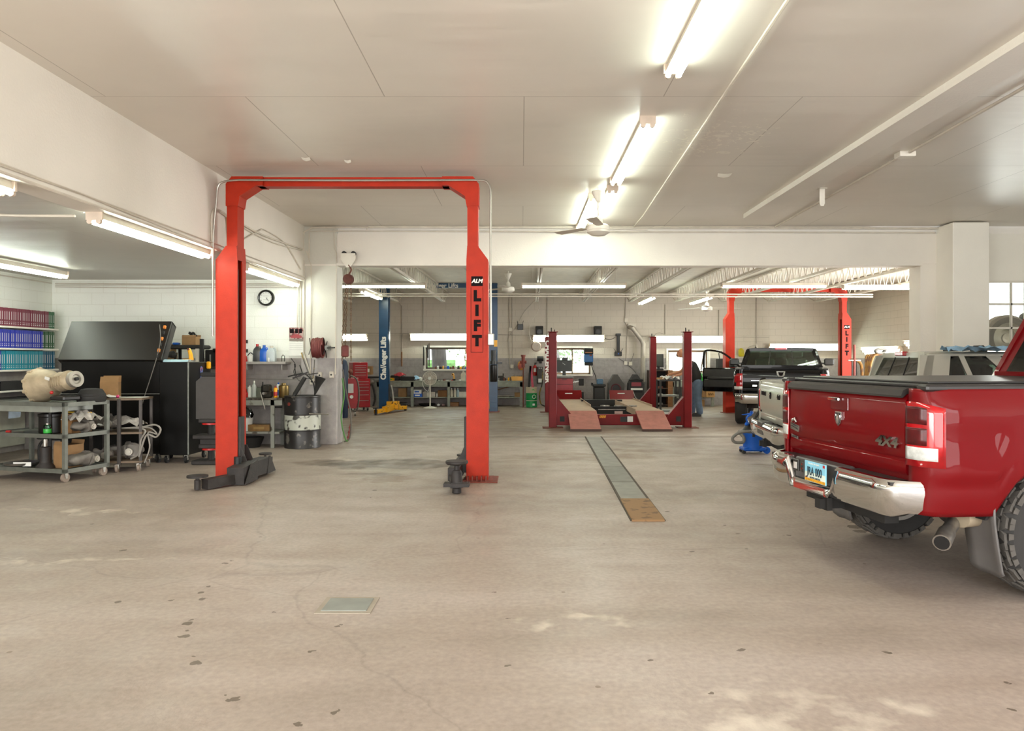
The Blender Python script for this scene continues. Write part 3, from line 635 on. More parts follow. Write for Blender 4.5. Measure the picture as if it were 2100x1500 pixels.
put(th, (X(1649, RB-.12), RB-.14, Z(708, RB-.22)), pi/2, 'hooded light behind the black truck cab', g).rotation_euler = (0, radians(50), pi/2)
put(th, (10.44, 19.3, 1.93), 0, 'hooded wall light on the right wall of the rear bay beside the pier', g).rotation_euler = (0, radians(52), 0)
put(th, (10.44, 21.9, 1.79), 0, 'low hooded light just above the silver truck roof', g).rotation_euler = (0, radians(52), 0)

# ================================================================ CEILING FANS
def ceiling_fan(loc, label, drop=.62, R=.7, rot=.2):
    r = thing('ceiling_fan', label, 'ceiling fan', loc, rot)
    MB().lathe([(.085, -.06), (.09, -.07), (.03, -.2), (.02, -.21)], n=20).cyl((0, 0, 0), (0, 0, -.07), .01).build('canopy', WHT, r)
    MB().cyl((0, 0, -.19), (0, 0, -drop+.1), .014, n=10).build('rod', WHT, r)
    MB().lathe([(.025, -drop+.16), (.055, -drop+.12), (.06, -drop+.05), (.12, -drop+.045), (.15, -drop+.02), (.155, -drop-.03), (.15, -drop-.035), (.152, -drop-.06), (.09, -drop-.1), (.001, -drop-.11)][::-1], n=28).build('motor', WHT, r)
    for k in range(3):
        a = 2*pi*k/3; M = Matrix.Rotation(a, 4, 'Z')
        MB().prism([(.16, -.02), (.2, -.05), (R, -.075), (R+.02, 0), (R, .075), (.2, .05), (.16, .02)], 'z', -drop+.0, -drop+.006, M=M @ Matrix.Rotation(.12, 4, 'X')).build('blade', OFFW, r)
    return r
ceiling_fan((X(1227, 10.1), 10.1, ZC), 'white three-blade ceiling fan hanging in front of the ceiling tube lights', .55)
ceiling_fan((X(1042, 18.2), 18.2, 3.6), 'white ceiling fan in the rear bay between the right blue column and the middle light', .42)
ceiling_fan((X(1450, 21.5), 21.5, 3.55), 'small distant ceiling fan under the joists left of the rear orange column', .62, 1.0, .1)

# ================================================================ TWO-POST LIFTS
def post_channel(mb, w, d, z0, z1, s, t=.02, lip=.07):
    """C channel, open toward +x*s (inner side); outer at x=0 .. w"""
    q = [(0, -d/2), (w, -d/2), (w, -d/2+.02), (w-t, -d/2+.02), (w-t, -d/2+t), (t, -d/2+t), (t, d/2-t), (w-t, d/2-t), (w-t, d/2-.12), (w, d/2-.12), (w, d/2), (0, d/2)]
    mb.prism([(x*s, y) for x, y in (q if s > 0 else q[::-1])], 'z', z0, z1)
    return mb
def two_post(name, label, xl, xr, y, zcol, ztop, mcol, marm, cw=.27, cd=.3, overhead='mast', text_='lift', mast=.14, armstyle=0):
    """xl, xr: outer faces of the columns"""
    yc = y+cd/2; r = thing(name, label, 'vehicle lift', ((xl+xr)/2, yc, 0)); cx = (xl+xr)/2
    half = (xr-xl)/2
    for s, tagw in ((1, 'left'), (-1, 'right')):
        c = post_channel(MB(), cw, cd, .015, zcol, s); M = T(-s*half, 0, 0)
        m = MB(); m.v = [tuple(M @ Vector(v)) for v in c.v]; m.f = c.f; m.sm = c.sm
        col = m.build('column', mcol, r)
        MB().box(-s*half-s*.06 if s > 0 else -s*half-cw-.04, -s*half+cw+.04 if s > 0 else -s*half+.06, -cd/2-.05, cd/2+.05, 0, .018).build('base_plate', mat('rusty_base', '#7a3d30', .75, var=.25, vscale=14), col)
        if overhead == 'mast':
            x_in = -s*(half-cw)     # inner face x
            # transition and mast
            mi = x_in+0*s; mo = x_in-s*mast
            mb = MB().prism([(-s*half, zcol), (x_in, zcol), (x_in-s*.01, zcol+.17), (mo, zcol+.17)] if s > 0 else [(x_in, zcol), (-s*half, zcol), (mo, zcol+.17), (x_in-s*.01, zcol+.17)], 'y', -cd/2, cd/2)
            mb.box(min(mi-s*.01, mo), max(mi-s*.01, mo), -cd/2+.03, cd/2-.04, zcol+.16, ztop-.16)
            mb.build('mast', mcol, r)
            a = s*.0
            k = [(mo-s*.01, ztop-.36), (mi+s*.0, ztop-.36), (mi+s*.02, ztop-.24), (mi+s*.22, ztop-.11), (mi+s*.3, ztop-.11), (mi+s*.3, ztop), (mo+s*.06, ztop), (mo-s*.01, ztop-.09)]
            if s < 0: k = k[::-1]
            MB().prism(k, 'y', -cd/2+.02, cd/2-.03).build('corner_gusset', mcol, r)
        # carriage
        xi = -s*(half-cw); 
        MB().box(min(xi-s*.1, xi+s*.03), max(xi-s*.1, xi+s*.03), -cd/2+.03, cd/2-.13, .12, .78).build('carriage', DUST, r)
        MB().cyl((xi-s*.06, 0, .7), (xi-s*.06, 0, zcol-.1), .022, n=10).box(min(xi-s*.2, xi-s*.16), max(xi-s*.2, xi-s*.16), -.1, .1, .1, zcol-.05).build('lift_screw', mat('greasy_screw', '#3a2420', .5, .4), r)
        MB().box(min(xi-s*.07, xi-s*.05), max(xi-s*.07, xi-s*.05), -cd/2+.022, cd/2-.12, .8, zcol-.03).build('dark_slot_sheet', mat('greasy_screw', '#3a2420', .5, .4), r)  # dark sheet added inside the channel, standing in for its unlit interior
        for e in (-1, 1): MB().prism([(xi, .1), (xi+s*.16, .1), (xi+s*.03, .42), (xi, .42)] if s > 0 else [(xi, .1), (xi, .42), (xi+s*.03, .42), (xi+s*.16, .1)], 'y', e*.1-.006, e*.1+.006).build('carriage_gusset', DUST, r)
    return r, half, cd
r, half, cd = two_post('two_post_lift', 'orange two-post lift in the foreground with overhead beam and LIFT lettering', X(442, 9.2), X(1001, 9.2), 9.2, Z(533, 9.2), Z(361, 9.2), ORG, DUST, .265, .29)
LC = r.location; ztop = Z(361, 9.2); zcol = Z(533, 9.2)
inL, inR = -(half-.265)-.13, (half-.265)+.13
MB().box(inL+.3, inR-.3, -.07, .07, ztop-.11, ztop).box(inL+.05, inR-.05, -.085, -.075, ztop-.03, ztop).build('overhead_beam', ORG, r)
mb = MB()
for x0 in (-1, 1):
    for k in range(3): mb.sphere((x0*(half-.42-.0)+k*.05*1-.05, -.135, ztop-.045), .012, 5)
mb.build('bolt_heads', OFFW, r)
cy = -.19
pts = smoothpath([(-half-.02, cy, Z(690, 9.2)), (-half-.01, cy, 2.9), (-half+.03, cy, 3.4), (-half+.05, cy, 3.58), (-half+.12, cy, 3.64), (-half+.3, cy, 3.66)], 5)+[(0, cy, 3.655)]
MB().tube(pts+[p for p in smoothpath([(half-.22, cy, 3.66), (half-.06, cy, 3.655), (half+.0, cy, 3.62), (half+.03, cy, 3.52), (half+.03, cy, 3.2), (half+.035, cy, Z(690, 9.0))], 5)], .013, 8).build('conduit', GALV, r)
MB().box(half+.0, half+.075, cy-.04, cy+.03, Z(708, 9.0), Z(684, 9.0), b=.006).build('switch_box', GALV, r)
# lettering on the right column
xc = half-.135; yf = -cd/2
LZ = lambda py: Z(py, 9.2)
text('lettering', 'ALM', .066, LETW, r, T(xc, yf-.006, LZ(577)) @ FACE, .003, .003, .25, 1.0, 1.0)
MB().box(xc-.07, xc+.07, yf-.003, yf, LZ(587), LZ(567)).build('name_plate', LETB, r)
MB().box(xc-.075, xc-.071, yf-.003, yf, LZ(722), LZ(590)).box(xc+.071, xc+.075, yf-.003, yf, LZ(722), LZ(590)).box(xc-.075, xc+.075, yf-.003, yf, LZ(723), LZ(722)).build('label_border', LETB, r)
for ch, py in (('L', 608), ('I', 638), ('F', 669), ('T', 700)):
    text('letter', ch, .17, LETB, r, T(xc, yf-.002, LZ(py)) @ FACE, .003, .012, 0, 1, 1)
def arm(mb, pa, pb, w0=.12, w1=.09, h=.1, z=.06):
    pa = Vector(pa); pb = Vector(pb); m_ = pa.lerp(pb, .55)
    mb.bar((pa.x, pa.y, z+.02), (m_.x, m_.y, z+.02), w0, h+.04); mb.bar((m_.x, m_.y, z), (pb.x, pb.y, z), w1, h)
    return mb
def pad(mb, x, y, z, r=.1, post=.03, z0=.0):
    mb.lathe([(.025, z0), (.035, z0+.005), (.035, z-.05), (post*.7, z-.045), (post*.7, z-.02), (r, z-.018), (r, z+.005), (r*.85, z+.008)], (x, y, 0), 18); return mb
# left column arms (folded along the bay), pads at their ends
def loc_(px, py, Y): p = P(px, py, Y); return Vector((p.x-LC.x, p.y-LC.y, p.z))
pn = loc_(405, 1000, 8.55); pf = loc_(544, 950, 10.25); pm = Vector((-half+.265+.12, -.05, 0))
m1 = MB(); m1.bar((pm.x, pm.y+.0, .14), (pm.x-.02, pm.y-.42, .11), .2, .2).bar((pm.x-.02, pm.y-.3, .08), (pn.x+.06, pn.y+.05, .065), .12, .11)
m1.prism([(pm.y-.45, .02), (pm.y-.05, .02), (pm.y-.05, .26), (pm.y-.25, .24)], 'x', pm.x+.1, pm.x+.115); m1.build('arm', DUST, r)
m1 = MB().bar((pm.x, pm.y+.0, .14), (pm.x+.03, pm.y+.5, .13), .17, .19).bar((pm.x+.03, pm.y+.4, .1), (pf.x, pf.y, .09), .1, .1)
m1.prism([(pm.y+.3, .03), (pm.y+.62, .03), (pm.y+.42, .25), (pm.y+.38, .25)], 'x', pm.x+.1, pm.x+.115); m1.build('arm', DUST, r)
pad(MB(), pn.x, pn.y, .17, .115, z0=.01).build('lifting_pad', DUST, r); pad(MB(), pf.x, pf.y, .21, .085, .02, z0=.1).build('lifting_pad', DUST, r)
MB().cyl((-half+.3, -.22, .14), (-half+.3, -.22, .31), .045, n=14).build('arm_pin', mat('blackened_pin', '#2a2d2e', .5, .5), r)
# right column arms: one reaches toward the camera
pn = Vector((X(938, 8.45)-LC.x, 8.4-LC.y, 0)); pm = Vector((half-.265-.11, -.06, 0))
m1 = MB().bar((pm.x, pm.y, .14), (pm.x-.02, pm.y-.4, .13), .13, .15).bar((pm.x-.02, pm.y-.3, .1), (pn.x, pn.y-.09, .1), .13, .06)
m1.box(pn.x-.14, pn.x+.14, pn.y-.12, pn.y+.05, .085, .12); m1.build('arm', DUST, r)
MB().lathe([(.03, .0), (.05, .01), (.05, .06), (.07, .07), (.07, .1)], (pn.x, pn.y-.03, 0), 14).lathe([(.062, .12), (.062, .23), (.045, .26), (.03, .265), (.028, .31), (.11, .325), (.125, .34), (.125, .36), (.12, .365)], (pn.x, pn.y-.03, 0), 20).build('lifting_pad', DUST, r)
m1 = MB().bar((pm.x, pm.y, .14), (pm.x, pm.y+.9, .12), .13, .13); m1.build('arm', DUST, r)
pad(MB(), pm.x, pm.y+.9, .2, .09).build('lifting_pad', DUST, r)
yf = -.145
for k in range(5): MB().box(half-.25+k*.055, half-.235+k*.055, yf-.08, yf, .012, .07).build('base_gusset', mat('rusty_base', '#7a3d30', .75), r)
MB().box(half-.29, half+.12, -.28, .22, .0, .012, b=.004).build('floor_plate', mat('rusty_base', '#7a3d30', .75), r)

# rear orange lift
Y3 = 20.6
r, half, cd = two_post('two_post_lift', 'distant orange two-post lift in the rear bay standing around the black truck', X(1488, Y3), X(1746, Y3), Y3, Z(655, Y3), Z(591, Y3), ORG, DUST, .25, .28)
zt = Z(591, Y3); MB().box(-half+.4, half-.4, -.06, .06, zt-.1, zt).build('overhead_beam', ORG, r)
xc = half-.125; yf = -cd/2
for ch, py in (('L', 684), ('I', 697), ('F', 711), ('T', 725)):
    text('letter', ch, .17, LETB, r, T(xc, yf-.004, Z(py, Y3)) @ FACE, .003, .009)
MB().box(xc-.07, xc+.07, yf-.004, yf, Z(675, Y3), Z(667, Y3)).build('name_plate', LETB, r)
text('lettering', 'ALM', .075, LETW, r, T(xc, yf-.008, Z(671, Y3)) @ FACE, .003, .002, .25)
for s in (-1, 1):
    MB().bar((s*(half-.35), -.1, .12), (s*(half-.35)+s*.1, -1.0, .1), .13, .13).build('arm', DUST, r); pad(MB(), s*(half-.25), -1.0, .2, .09).build('lifting_pad', DUST, r)

# blue lift
Y2 = 21.0
r, half, cd = two_post('two_post_lift', 'dark blue two-post lift in the rear bay with yellow arms and white lettering', X(777, Y2), X(1020, Y2), Y2, Z(583, Y2), Z(583, Y2), BLU, YEL, .26, .3, overhead='none')
zt = Z(582, Y2); MB().box(-half, half, -.07, .07, zt-.11, zt+.02).build('overhead_beam', BLU, r)
text('lettering', 'Challenger Lifts', .17, LETW, r, T(.02, -.075, zt-.05) @ FACE, .003, .003)
text('lettering', 'Cha//enger Lifts', .2, LETW, r, T(-half+.13, -cd/2-.004, Z(735, Y2)) @ FACE @ Matrix.Rotation(pi/2, 4, 'Z'), .003, .009, sx=.93)
for s in (-1, 1):
    xi = s*(half-.38)
    for e, ex in ((-1, -.25), (1, .25)):
        mb = MB().bar((xi, e*.05-.1, .14), (xi+e*.1, e*.5-.3, .12), .15, .15).bar((xi+e*.1, e*.4-.3, .1), (xi+ex, e*.9-.35, .09), .11, .1)
        mb.build('arm', YEL, r); pad(MB(), xi+ex, e*.9-.35, .19, .08).build('lifting_pad', BLKM, r)
    mb = MB().box(xi-.16, xi+.16, -.2, .05, .1, .3).build('carriage', YEL, r)
MB().tube([(half-.25, -.2, 2.6), (half-.23, -.22, 2.2), (half-.2, -.2, 1.9)], .012, 6).build('hose', PLW, r)
MB().lathe([(.09, .85), (.1, .87), (.1, 1.3), (.07, 1.32)], (half-.1, -.3, 0), 16).build('power_unit_tank', BLK, r)
MB().cyl((half-.1, -.3, 1.33), (half-.1, -.3, 1.42), .11, n=16).cyl((half-.1, -.3, 1.42), (half-.1, -.3, 1.72), .075, n=14).box(half-.2, half+.14, -.34, -.26, 1.34, 1.39).build('power_unit', mat('power_unit', '#3b3c3d', .4, .5), r)
MB().box(half-.09, half-.0, -.22, -.16, 1.82, 2.0).build('warning_tag', PLY, r)

# ================================================================ FOUR-POST LIFT
Y0, Y1 = 16.3, 21.0
r = thing('four_post_lift', 'dark red four-post drive-on lift with two wooden-toned runways', 'vehicle lift', (2.14, Y0, 0))
ox = 2.14
corners = [(X(1133.5, Y0)-ox, 0, 'f'), (X(1409, Y0)-ox, 0, 'f'), (X(1124, Y1)-ox, Y1-Y0, 'b'), (X(1339, Y1)-ox, Y1-Y0, 'b')]
for x, y, k in corners:
    h = Z(682, Y0) if k == 'f' else Z(692, Y1)
    c = MB().box(x-.085, x+.085, y-.1, y+.1, .01, h, b=.012).box(x-.11, x+.11, y-.12, y+.12, h, h+.015).build('column', REDP, r)
    MB().box(x-.22, x+.22, y-.17, y+.17, 0, .015).build('base_plate', BROWN, c)
    MB().cyl((x-.03, y, h+.01), (x-.03, y, h+.1), .012, n=8).cyl((x+.04, y, h), (x+.04, y, h+.06), .01, n=8).build('cable_stud', BLKM, c)
for i, y in enumerate((0.02, Y1-Y0)):
    xa = corners[0][0] if i == 0 else corners[2][0]; xb = corners[1][0] if i == 0 else corners[3][0]
    MB().box(xa+.05, xb-.05, y-.07, y+.07, .06, .29, b=.01).build('crossbeam', REDP, r)
    for s, xx in ((1, xa), (-1, xb)):
        MB().prism([(xx+s*.08, .06), (xx+s*.55, .06), (xx+s*.4, .29), (xx+s*.08, .68)] if s > 0 else [(xx+s*.08, .06), (xx+s*.08, .68), (xx+s*.4, .29), (xx+s*.55, .06)], 'y', y-.09, y+.09).build('corner_bracket', REDP, r)
        MB().box(xx+s*.2-.05, xx+s*.2+.05, y-.1, y-.09, .14, .25).build('access_port', BLKM, r)
RWAY = mat('worn_red_runway', '#a56a5d', .7, var=.14, vscale=8)
RWT = mat('dusty_runway', '#b29a82', .75, var=.1, vscale=4)
for (xa, xb, xc_, xd) in ((1165, 1218, 1171, 1229), (1305, 1356, 1315, 1374)):
    yA = .15; x0, x1 = X(xa, Y0)-ox, X(xb+6, Y0)-ox; 
    rw = MB().box(x0, x1, .1, Y1-Y0+.05, .3, .36).box(x0-.02, x0, .1, Y1-Y0-.6, .26, .4).box(x1, x1+.02, 1.6, Y1-Y0, .26, .4).box(x0, x1, .1, .12, .2, .3).build('runway', RWT, r)
    mb = MB().prism([(-.85, .02), (-.85, .05), (.1, .36), (.1, .31)], 'x', x0, x1).build('ramp', RWAY, r)
    MB().box(x0-.01, x1+.01, -.88, -.84, .005, .05).build('ramp_edge', mat('dark_hinge', '#4a332b', .6), r)
    MB().prism([(Y1-Y0-.05, .36), (Y1-Y0+.08, .36), (Y1-Y0+.2, .6), (Y1-Y0+.17, .6)], 'x', x0-.02, x1+.05).build('wheel_stop', REDP, r)
    MB().box((x0+x1)/2-.1, (x0+x1)/2+.1, Y1-Y0+.08, Y1-Y0+.09, .47, .53, ).build('plate', PAPER, r)
xa, xb = X(1229, Y0)-ox, X(1312, Y0)-ox
for yy, zz in ((1.1, .3), (1.9, .3)):
    pass
MB().box(xa-.1, xb+.1, 1.4, 1.75, .12, .34, b=.02).box(xa-.05, xb+.05, 1.38, 1.42, .34, .37).build('rolling_jack', BLKM, r)
MB().box(xa-.1, xb+.1, 3.6, 3.8, .16, .4).build('cross_frame', BLKM, r)
mb = MB()
for k in range(3): mb.cyl((-.28+.32*k+.1, 1.5, .34), (-.28+.32*k+.1, 1.5, .39), .11, n=16)
mb.box(xa+.12, xb-.12, 1.385, 1.39, .29, .31).build('jack_top', STL, r)
MB().box(.03, .22, 1.37, 1.375, .2, .26).build('jack_label', mat('red_white_tag', '#c9a9a2', .5), r)
MB().box(-.02, .13, -.058, -.052, .13, .24).build('sticker_panel', mat('black_label', '#1c1c1a', .5), r)
MB().box(.13, .25, -.058, -.052, .13, .25).build('sticker_panel', PAPER, r)
for x in (-.4, .75): text('lettering', '///////', .07, PLY, r, T(x, -.056, .24) @ FACE, .002, .003)
cx2 = corners[2][0]
text('lettering', 'CHALLENGER', .18, LETW, r, T(cx2-.02, Y1-Y0-.105, Z(742, Y1)) @ FACE @ Matrix.Rotation(-pi/2, 4, 'Z'), .003, .008, sx=1.05)
# ================================================================ PICKUP TRUCKS
TYRE = mat('tyre_rubber', '#2d2b29', .8, var=.15, bump=.15, bscale=40)
TREAD = mat('tyre_tread', '#524e49', .85, var=.2, vscale=15)
GLD = glass('tinted_glass', (.16, .2, .17)); GLC = glass('clear_car_glass', (.62, .78, .66))
LAMP = mat('red_lamp_lens', '#a80b14', .1, coat=.6, var=.25, vscale=14)
LAMPD = mat('dark_red_lens', '#4a0a0e', .3, var=.4, vscale=18)
LAMPW = mat('clear_lamp_lens', '#cfd2cf', .08, coat=1, var=.2, vscale=30)
BPL = mat('black_trim_plastic', '#2c2a29', .38, var=.1)
INT = mat('dark_interior', '#1d1b1a', .8)
def carpaint(name, col, flake=.0, rough=.28):
    m = mat(name, col, rough, .25 if flake else 0, var=.04, vscale=2, coat=.34, spec=.1); return m
def wheel(parent, x, y, r, w, side, rimm, name='wheel', blocks=True):
    """side +1: outer face toward +y"""
    k = r/.41
    T_ = MB(); ri = r*.56
    prof = [(ri, -w/2+.02), (ri+.03, -w/2), (r*.86, -w/2-.008), (r*.96, -w/2+.02), (r-.008, -w/2+.045), (r-.008, w/2-.045), (r*.96, w/2-.02), (r*.86, w/2+.008), (ri+.03, w/2), (ri, w/2-.02)]
    T_.lathe(prof, (x, y, r), 48, 'y', caps=False)
    o = T_.build(name, TYRE, parent)
    if blocks:
        tb = MB(); n = 44
        for i in range(n):
            a = 2*pi*i/n
            for j, (yy, ww) in enumerate(((-w/2+.026, .054), (-w/4+.012, .062), (0, .058), (w/4-.012, .062), (w/2-.026, .054))):
                a2 = a+(.5*(j % 2))*2*pi/n+.03*sin(i*2.1+j); h = r*2*pi/n*.45
                M = Matrix.Translation((x, y, r)) @ Matrix.Rotation(a2, 4, 'Y')
                q = .012*(1 if (i+j) % 2 else -1)
                rr = r-.022 if j in (0, 4) else r-.014
                tb.loft([[(-h-q, yy-ww/2, rr), (h-q, yy-ww/2+.006, rr), (h+q, yy+ww/2, rr), (-h+q, yy+ww/2-.006, rr)], [(-h*.88-q, yy-ww/2+.004, rr+.016), (h*.88-q, yy-ww/2+.008, rr+.016), (h*.88+q, yy+ww/2-.004, rr+.016), (-h*.88+q, yy+ww/2-.008, rr+.016)]], True, False, M)
                if j in (0, 4):      # shoulder lugs running down the side wall
                    s2 = -1 if j == 0 else 1; ye = s2*(w/2+.004)
                    tb.loft([[(-h*.8, ye-.012, r-.02), (h*.8, ye-.012, r-.02), (h*.8, ye+.012, r-.03), (-h*.8, ye+.012, r-.03)], [(-h*.6, ye-.012, r*.87), (h*.6, ye-.012, r*.87), (h*.6, ye+.008, r*.88), (-h*.6, ye+.008, r*.88)]], True, False, M)
        tb.build('tread', TREAD, o)
    rm = MB(); s = side
    rm.lathe([(ri+.012, -w/2+.01), (ri+.02, -w/2), (ri-.01, -w/2+.0), (ri-.03, -w/2+.03), (ri-.035, w/2-.03), (ri-.01, w/2), (ri+.02, w/2), (ri+.012, w/2-.01)], (x, y, r), 36, 'y', caps=False)
    yo = y+s*w*.22
    for i in range(6):
        M = Matrix.Translation((x, yo, r)) @ Matrix.Rotation(2*pi*i/6, 4, 'Y'); rm.box(-.035, .035, -.012, .012, .03, ri-.02, M=M)
    rm.cyl((x, yo-.03, r), (x, yo+.03, r), .075, n=20); rm.cyl((x, y-s*w*.4, r), (x, yo, r), .1, n=20)
    rm.build('rim', rimm, o); return o
def pickup(name, label, loc, rz, paint, d, badges=None):
    r = thing(name, label, 'truck', loc, rz)
    W, Wt, BL, zr, zb, xr, xf, R = d['W'], d['Wt'], d['BL'], d['zr'], d['zb'], d['xr'], d['xf'], d['R']
    CL, L, zc, zh, zskirt = d['CL'], d['L'], d['zc'], d['zh'], d['zs']
    AR = R+.09
    # --- body sides: rear corner round, arch cut-outs, crease
    zsc = [0, .04, .1, .2, .27, .3, .36, .5, .62, .7, .78, .86, .93, .97, 1]
    def plan(x):       # outer half width along the body
        if x < .14: t = x/.14; return Wt+.03+(W-Wt-.03)*sqrt(max(0, 1-(1-t)**2))
        if x > L-.35: t = (L-x)/.35; return W*.8+W*.2*sqrt(max(0, 1-(1-t)**2))
        return W
    xs = [0, .004, .012, .03, .06, .1, .14]; x = .2
    while x < L-.35: xs.append(x); x += .07
    xs += [L-.35+.35*t for t in (0, .2, .45, .7, .85, .95, 1)]
    # exact arch stations
    for c in (xr, xf): xs += [c-AR*1.0, c+AR*1.0, c-AR*.97, c+AR*.97]
    xs = sorted(set(round(q, 4) for q in xs))
    def zbot(x):
        z = zb if .0 <= x <= L else zb
        z = zb+ (0 if x < xr else zskirt-zb) if x < xf else zskirt+.06
        for c in (xr, xf):
            q = AR*AR-(x-c)**2
            if q > 0: z = max(z, R+sqrt(q)*.97)
        return z
    def ztop(x):
        if x < BL: return zr+.02*sin(pi*min(1, x/BL))*0
        if x < BL+CL: return zr+.02
        t = (x-BL-CL)/(L-BL-CL); return zr+.02-(zr+.02-zh)*t**1.5
    def bulge(x, z):
        t = (z-zb)/(zr-zb); b = 0
        b -= .05*max(0, (t-.84)/.16)          # shoulder rolls in
        b -= .03*max(0, (.14-t)/.14)+.016*max(0, min(1, (.3-t)/.03))
        b -= .012*max(0, min(1, (t-.45)/.1))*0
        for c in (xr, xf):                         # flared arches
            dd = sqrt((x-c)**2+(z-R)**2); b += d['flare']*max(0, 1-abs(dd-AR-.02)/.28)
        if d['dually_crease']: b += -.012 if .60 < t < .63 else 0
        return b
    for s in (-1, 1):
        rows = []
        for x in xs:
            z0, z1 = zbot(x), ztop(x); w_ = plan(x)
            rows.append([(x, s*(w_+bulge(x, z0+(z1-z0)*t)*(1 if x > .1 else x/.1)), z0+(z1-z0)*t) for t in zsc])
        o = MB().grid(rows if s < 0 else [q[::-1] for q in rows]).build('side_panel', paint, r)
        sm = o.modifiers.new('thick', 'SOLIDIFY'); sm.thickness = .02; sm.offset = -1
    # rail tops, bed floor and inner walls, front wall of bed
    MB().box(.02, BL, -W+.06, -W+.14, zr-.04, zr-.005).box(.02, BL, W-.14, W-.06, zr-.04, zr-.005).box(.05, BL, -W+.12, W-.12, .78, .82).box(BL-.06, BL, -W+.04, W-.04, .5, zr).build('bed', paint, r)
    for s in (-1, 1):
        MB().box(.05, BL, s*W*.86-.015, s*W*.86+.015, .8, zr-.02).build('bed_wall', paint, r)
        MB().prism([(xr-AR-.02, R+.1), (xr-AR*.6, R+AR+.02), (xr+AR*.6, R+AR+.02), (xr+AR+.02, R+.1), (xr+AR, R+.1), (xr+AR*.6, R+AR), (xr-AR*.6, R+AR), (xr-AR, R+.1)], 'y', s*(W-.42), s*(W-.04)).build('wheel_housing', INT, r)
    MB().box(.1, L-.3, -.42, -.34, R+.1, R+.24).box(.1, L-.3, .34, .42, R+.1, R+.24).cyl((xr, -W+.15, R), (xr, W-.15, R), .05, n=12).sphere((xr, 0, R), .15).cyl((xf, -W+.15, R), (xf, W-.15, R), .05, n=12).box(.1, .2, -.6, .6, R+.1, R+.2).box(BL, L-.5, -W+.15, W-.15, R+.15, R+.3).build('chassis', mat('undercarriage', '#3a302a', .8, var=.3), r)
    # --- tailgate
    zt0, zt1 = d['tg']
    tg = MB(); b_ = .012
    prof = [(0, zt0), (-.012, zt0+.02), (-.012, zt0+(zt1-zt0)*.16), (-.004, zt0+(zt1-zt0)*.175), (-.004, zt0+(zt1-zt0)*.2), (-.016, zt0+(zt1-zt0)*.23), (-.022, zt0+(zt1-zt0)*.5), (-.014, zt1-.06), (.0, zt1-.012), (.012, zt1), (.06, zt1), (.06, zt0)]
    tg.loft([[(px, y, pz) for px, pz in prof] for y in (Wt-.008, -Wt+.008)], True, True)
    tgo = tg.build('tailgate', paint, r)
    # sill between lamps and under the gate
    MB().box(.03, .12, -Wt-.05, Wt+.05, zb+.1, zt0).build('rear_valance', paint, r)
    # corner pillars that carry the lamps
    for s in (-1, 1):
        MB().box(.002, .06, min(s*(Wt+.002), s*(Wt+.05)), max(s*(Wt+.002), s*(Wt+.05)), zb+.1, zr, b=.005).build('corner_post', paint, r)
    # --- tail lamps wrap the corner
    l0, l1 = d['lamp']
    for s in (-1, 1):
        def lx(t, off): # t 0..1 round the corner
            x = -.0+.14*t**1.6; return x
        segs = d['lampsegs']
        body = MB()
        pl = [(-.012, Wt+.006), (-.014, Wt+.03), (-.004, plan(.012)+.006), (.02, plan(.03)+.010), (.06, plan(.07)+.012), (.095, plan(.1)+.012), (.16, W+.008)]
        def sheet(za, zb_, k0, k1, off, m, nm, par):
            rows = []
            for (xx, yy) in pl[k0:k1+1]:
                q_ = max(0, xx)/.12; rows.append([(xx-off*.5, s*(yy+off), za+(zb_-za)*t-.04*q_**.7*((za+(zb_-za)*t-l0)/(l1-l0))**3) for t in (0, .33, .66, .85, 1)])
            o = MB().grid(rows if s < 0 else [q[::-1] for q in rows]).build(nm, m, par); q = o.modifiers.new('t', 'SOLIDIFY'); q.thickness = .012; q.offset = -1; return o
        base = sheet(l0, l1, 0, d.get('lampk', 6), 0, LAMP, 'tail_lamp', r)
        if segs:
            h = l1-l0
            for a, b, m_ in segs: sheet(l0+h*a, l0+h*b, 0, 3 if m_ is LAMPD else 4, .004, m_, 'lens', base)
    # --- bumper
    bz0, bz1 = d['bump']; bw = d['bw']; bm = MB()
    def bsec(x, y, z0, z1, dep=.0):   # one cross section of chromed shell
        return [(x+.05, y, z1), (x+.01, y, z1), (x-.01, y, z1-.02), (x-.02, y, z1-.07), (x-.012, y, (z0+z1)/2), (x, y, z0+.03), (x+.03, y, z0), (x+.06, y, z0)]
    st = []
    nn = 26
    for i in range(nn+1):
        y = -bw+2*bw*i/nn; q = abs(y)/bw
        x = -d['bo']+ (0 if q < .78 else .2*((q-.78)/.22)**2); 
        zt = bz1-(d['bstep'] if abs(y-d.get('by', 0)) < d['bstepw'] else 0)
        st.append([(px, y if abs(px) < 9 else y, pz) for px, _, pz in bsec(x, y, bz0+(.03 if q > .9 else 0), zt)])
    bo = bm.loft(st, True, True).build('bumper', d['bmat'], r)
    yL, yH = d.get('by', 0)-d['bstepw'], d.get('by', 0)+d['bstepw']
    MB().box(-d['bo']+.02, .02, -bw+.1, yL, bz1-.03, bz1-.012).build('step_pad', BPL, bo); MB().box(-d['bo']+.02, .02, yH, bw-.1, bz1-.03, bz1-.012).build('step_pad', BPL, bo)
    # --- hitch
    MB().box(-d['bo']-.02, .3, -.035, .035, bz0-.09, bz0-.02).box(-d['bo']+.02, -d['bo']+.06, -.06, .06, bz0-.1, bz0-.01).box(0, .1, -.5, .5, bz0-.1, bz0-.02).build('tow_hitch', BLKM, r)
    # --- cab
    xa, xb = BL+.05, BL+CL; ins = d['ins']; rl, rf = d['rake']; zb_ = zr+.015
    wb, wr = W-.03, W-ins
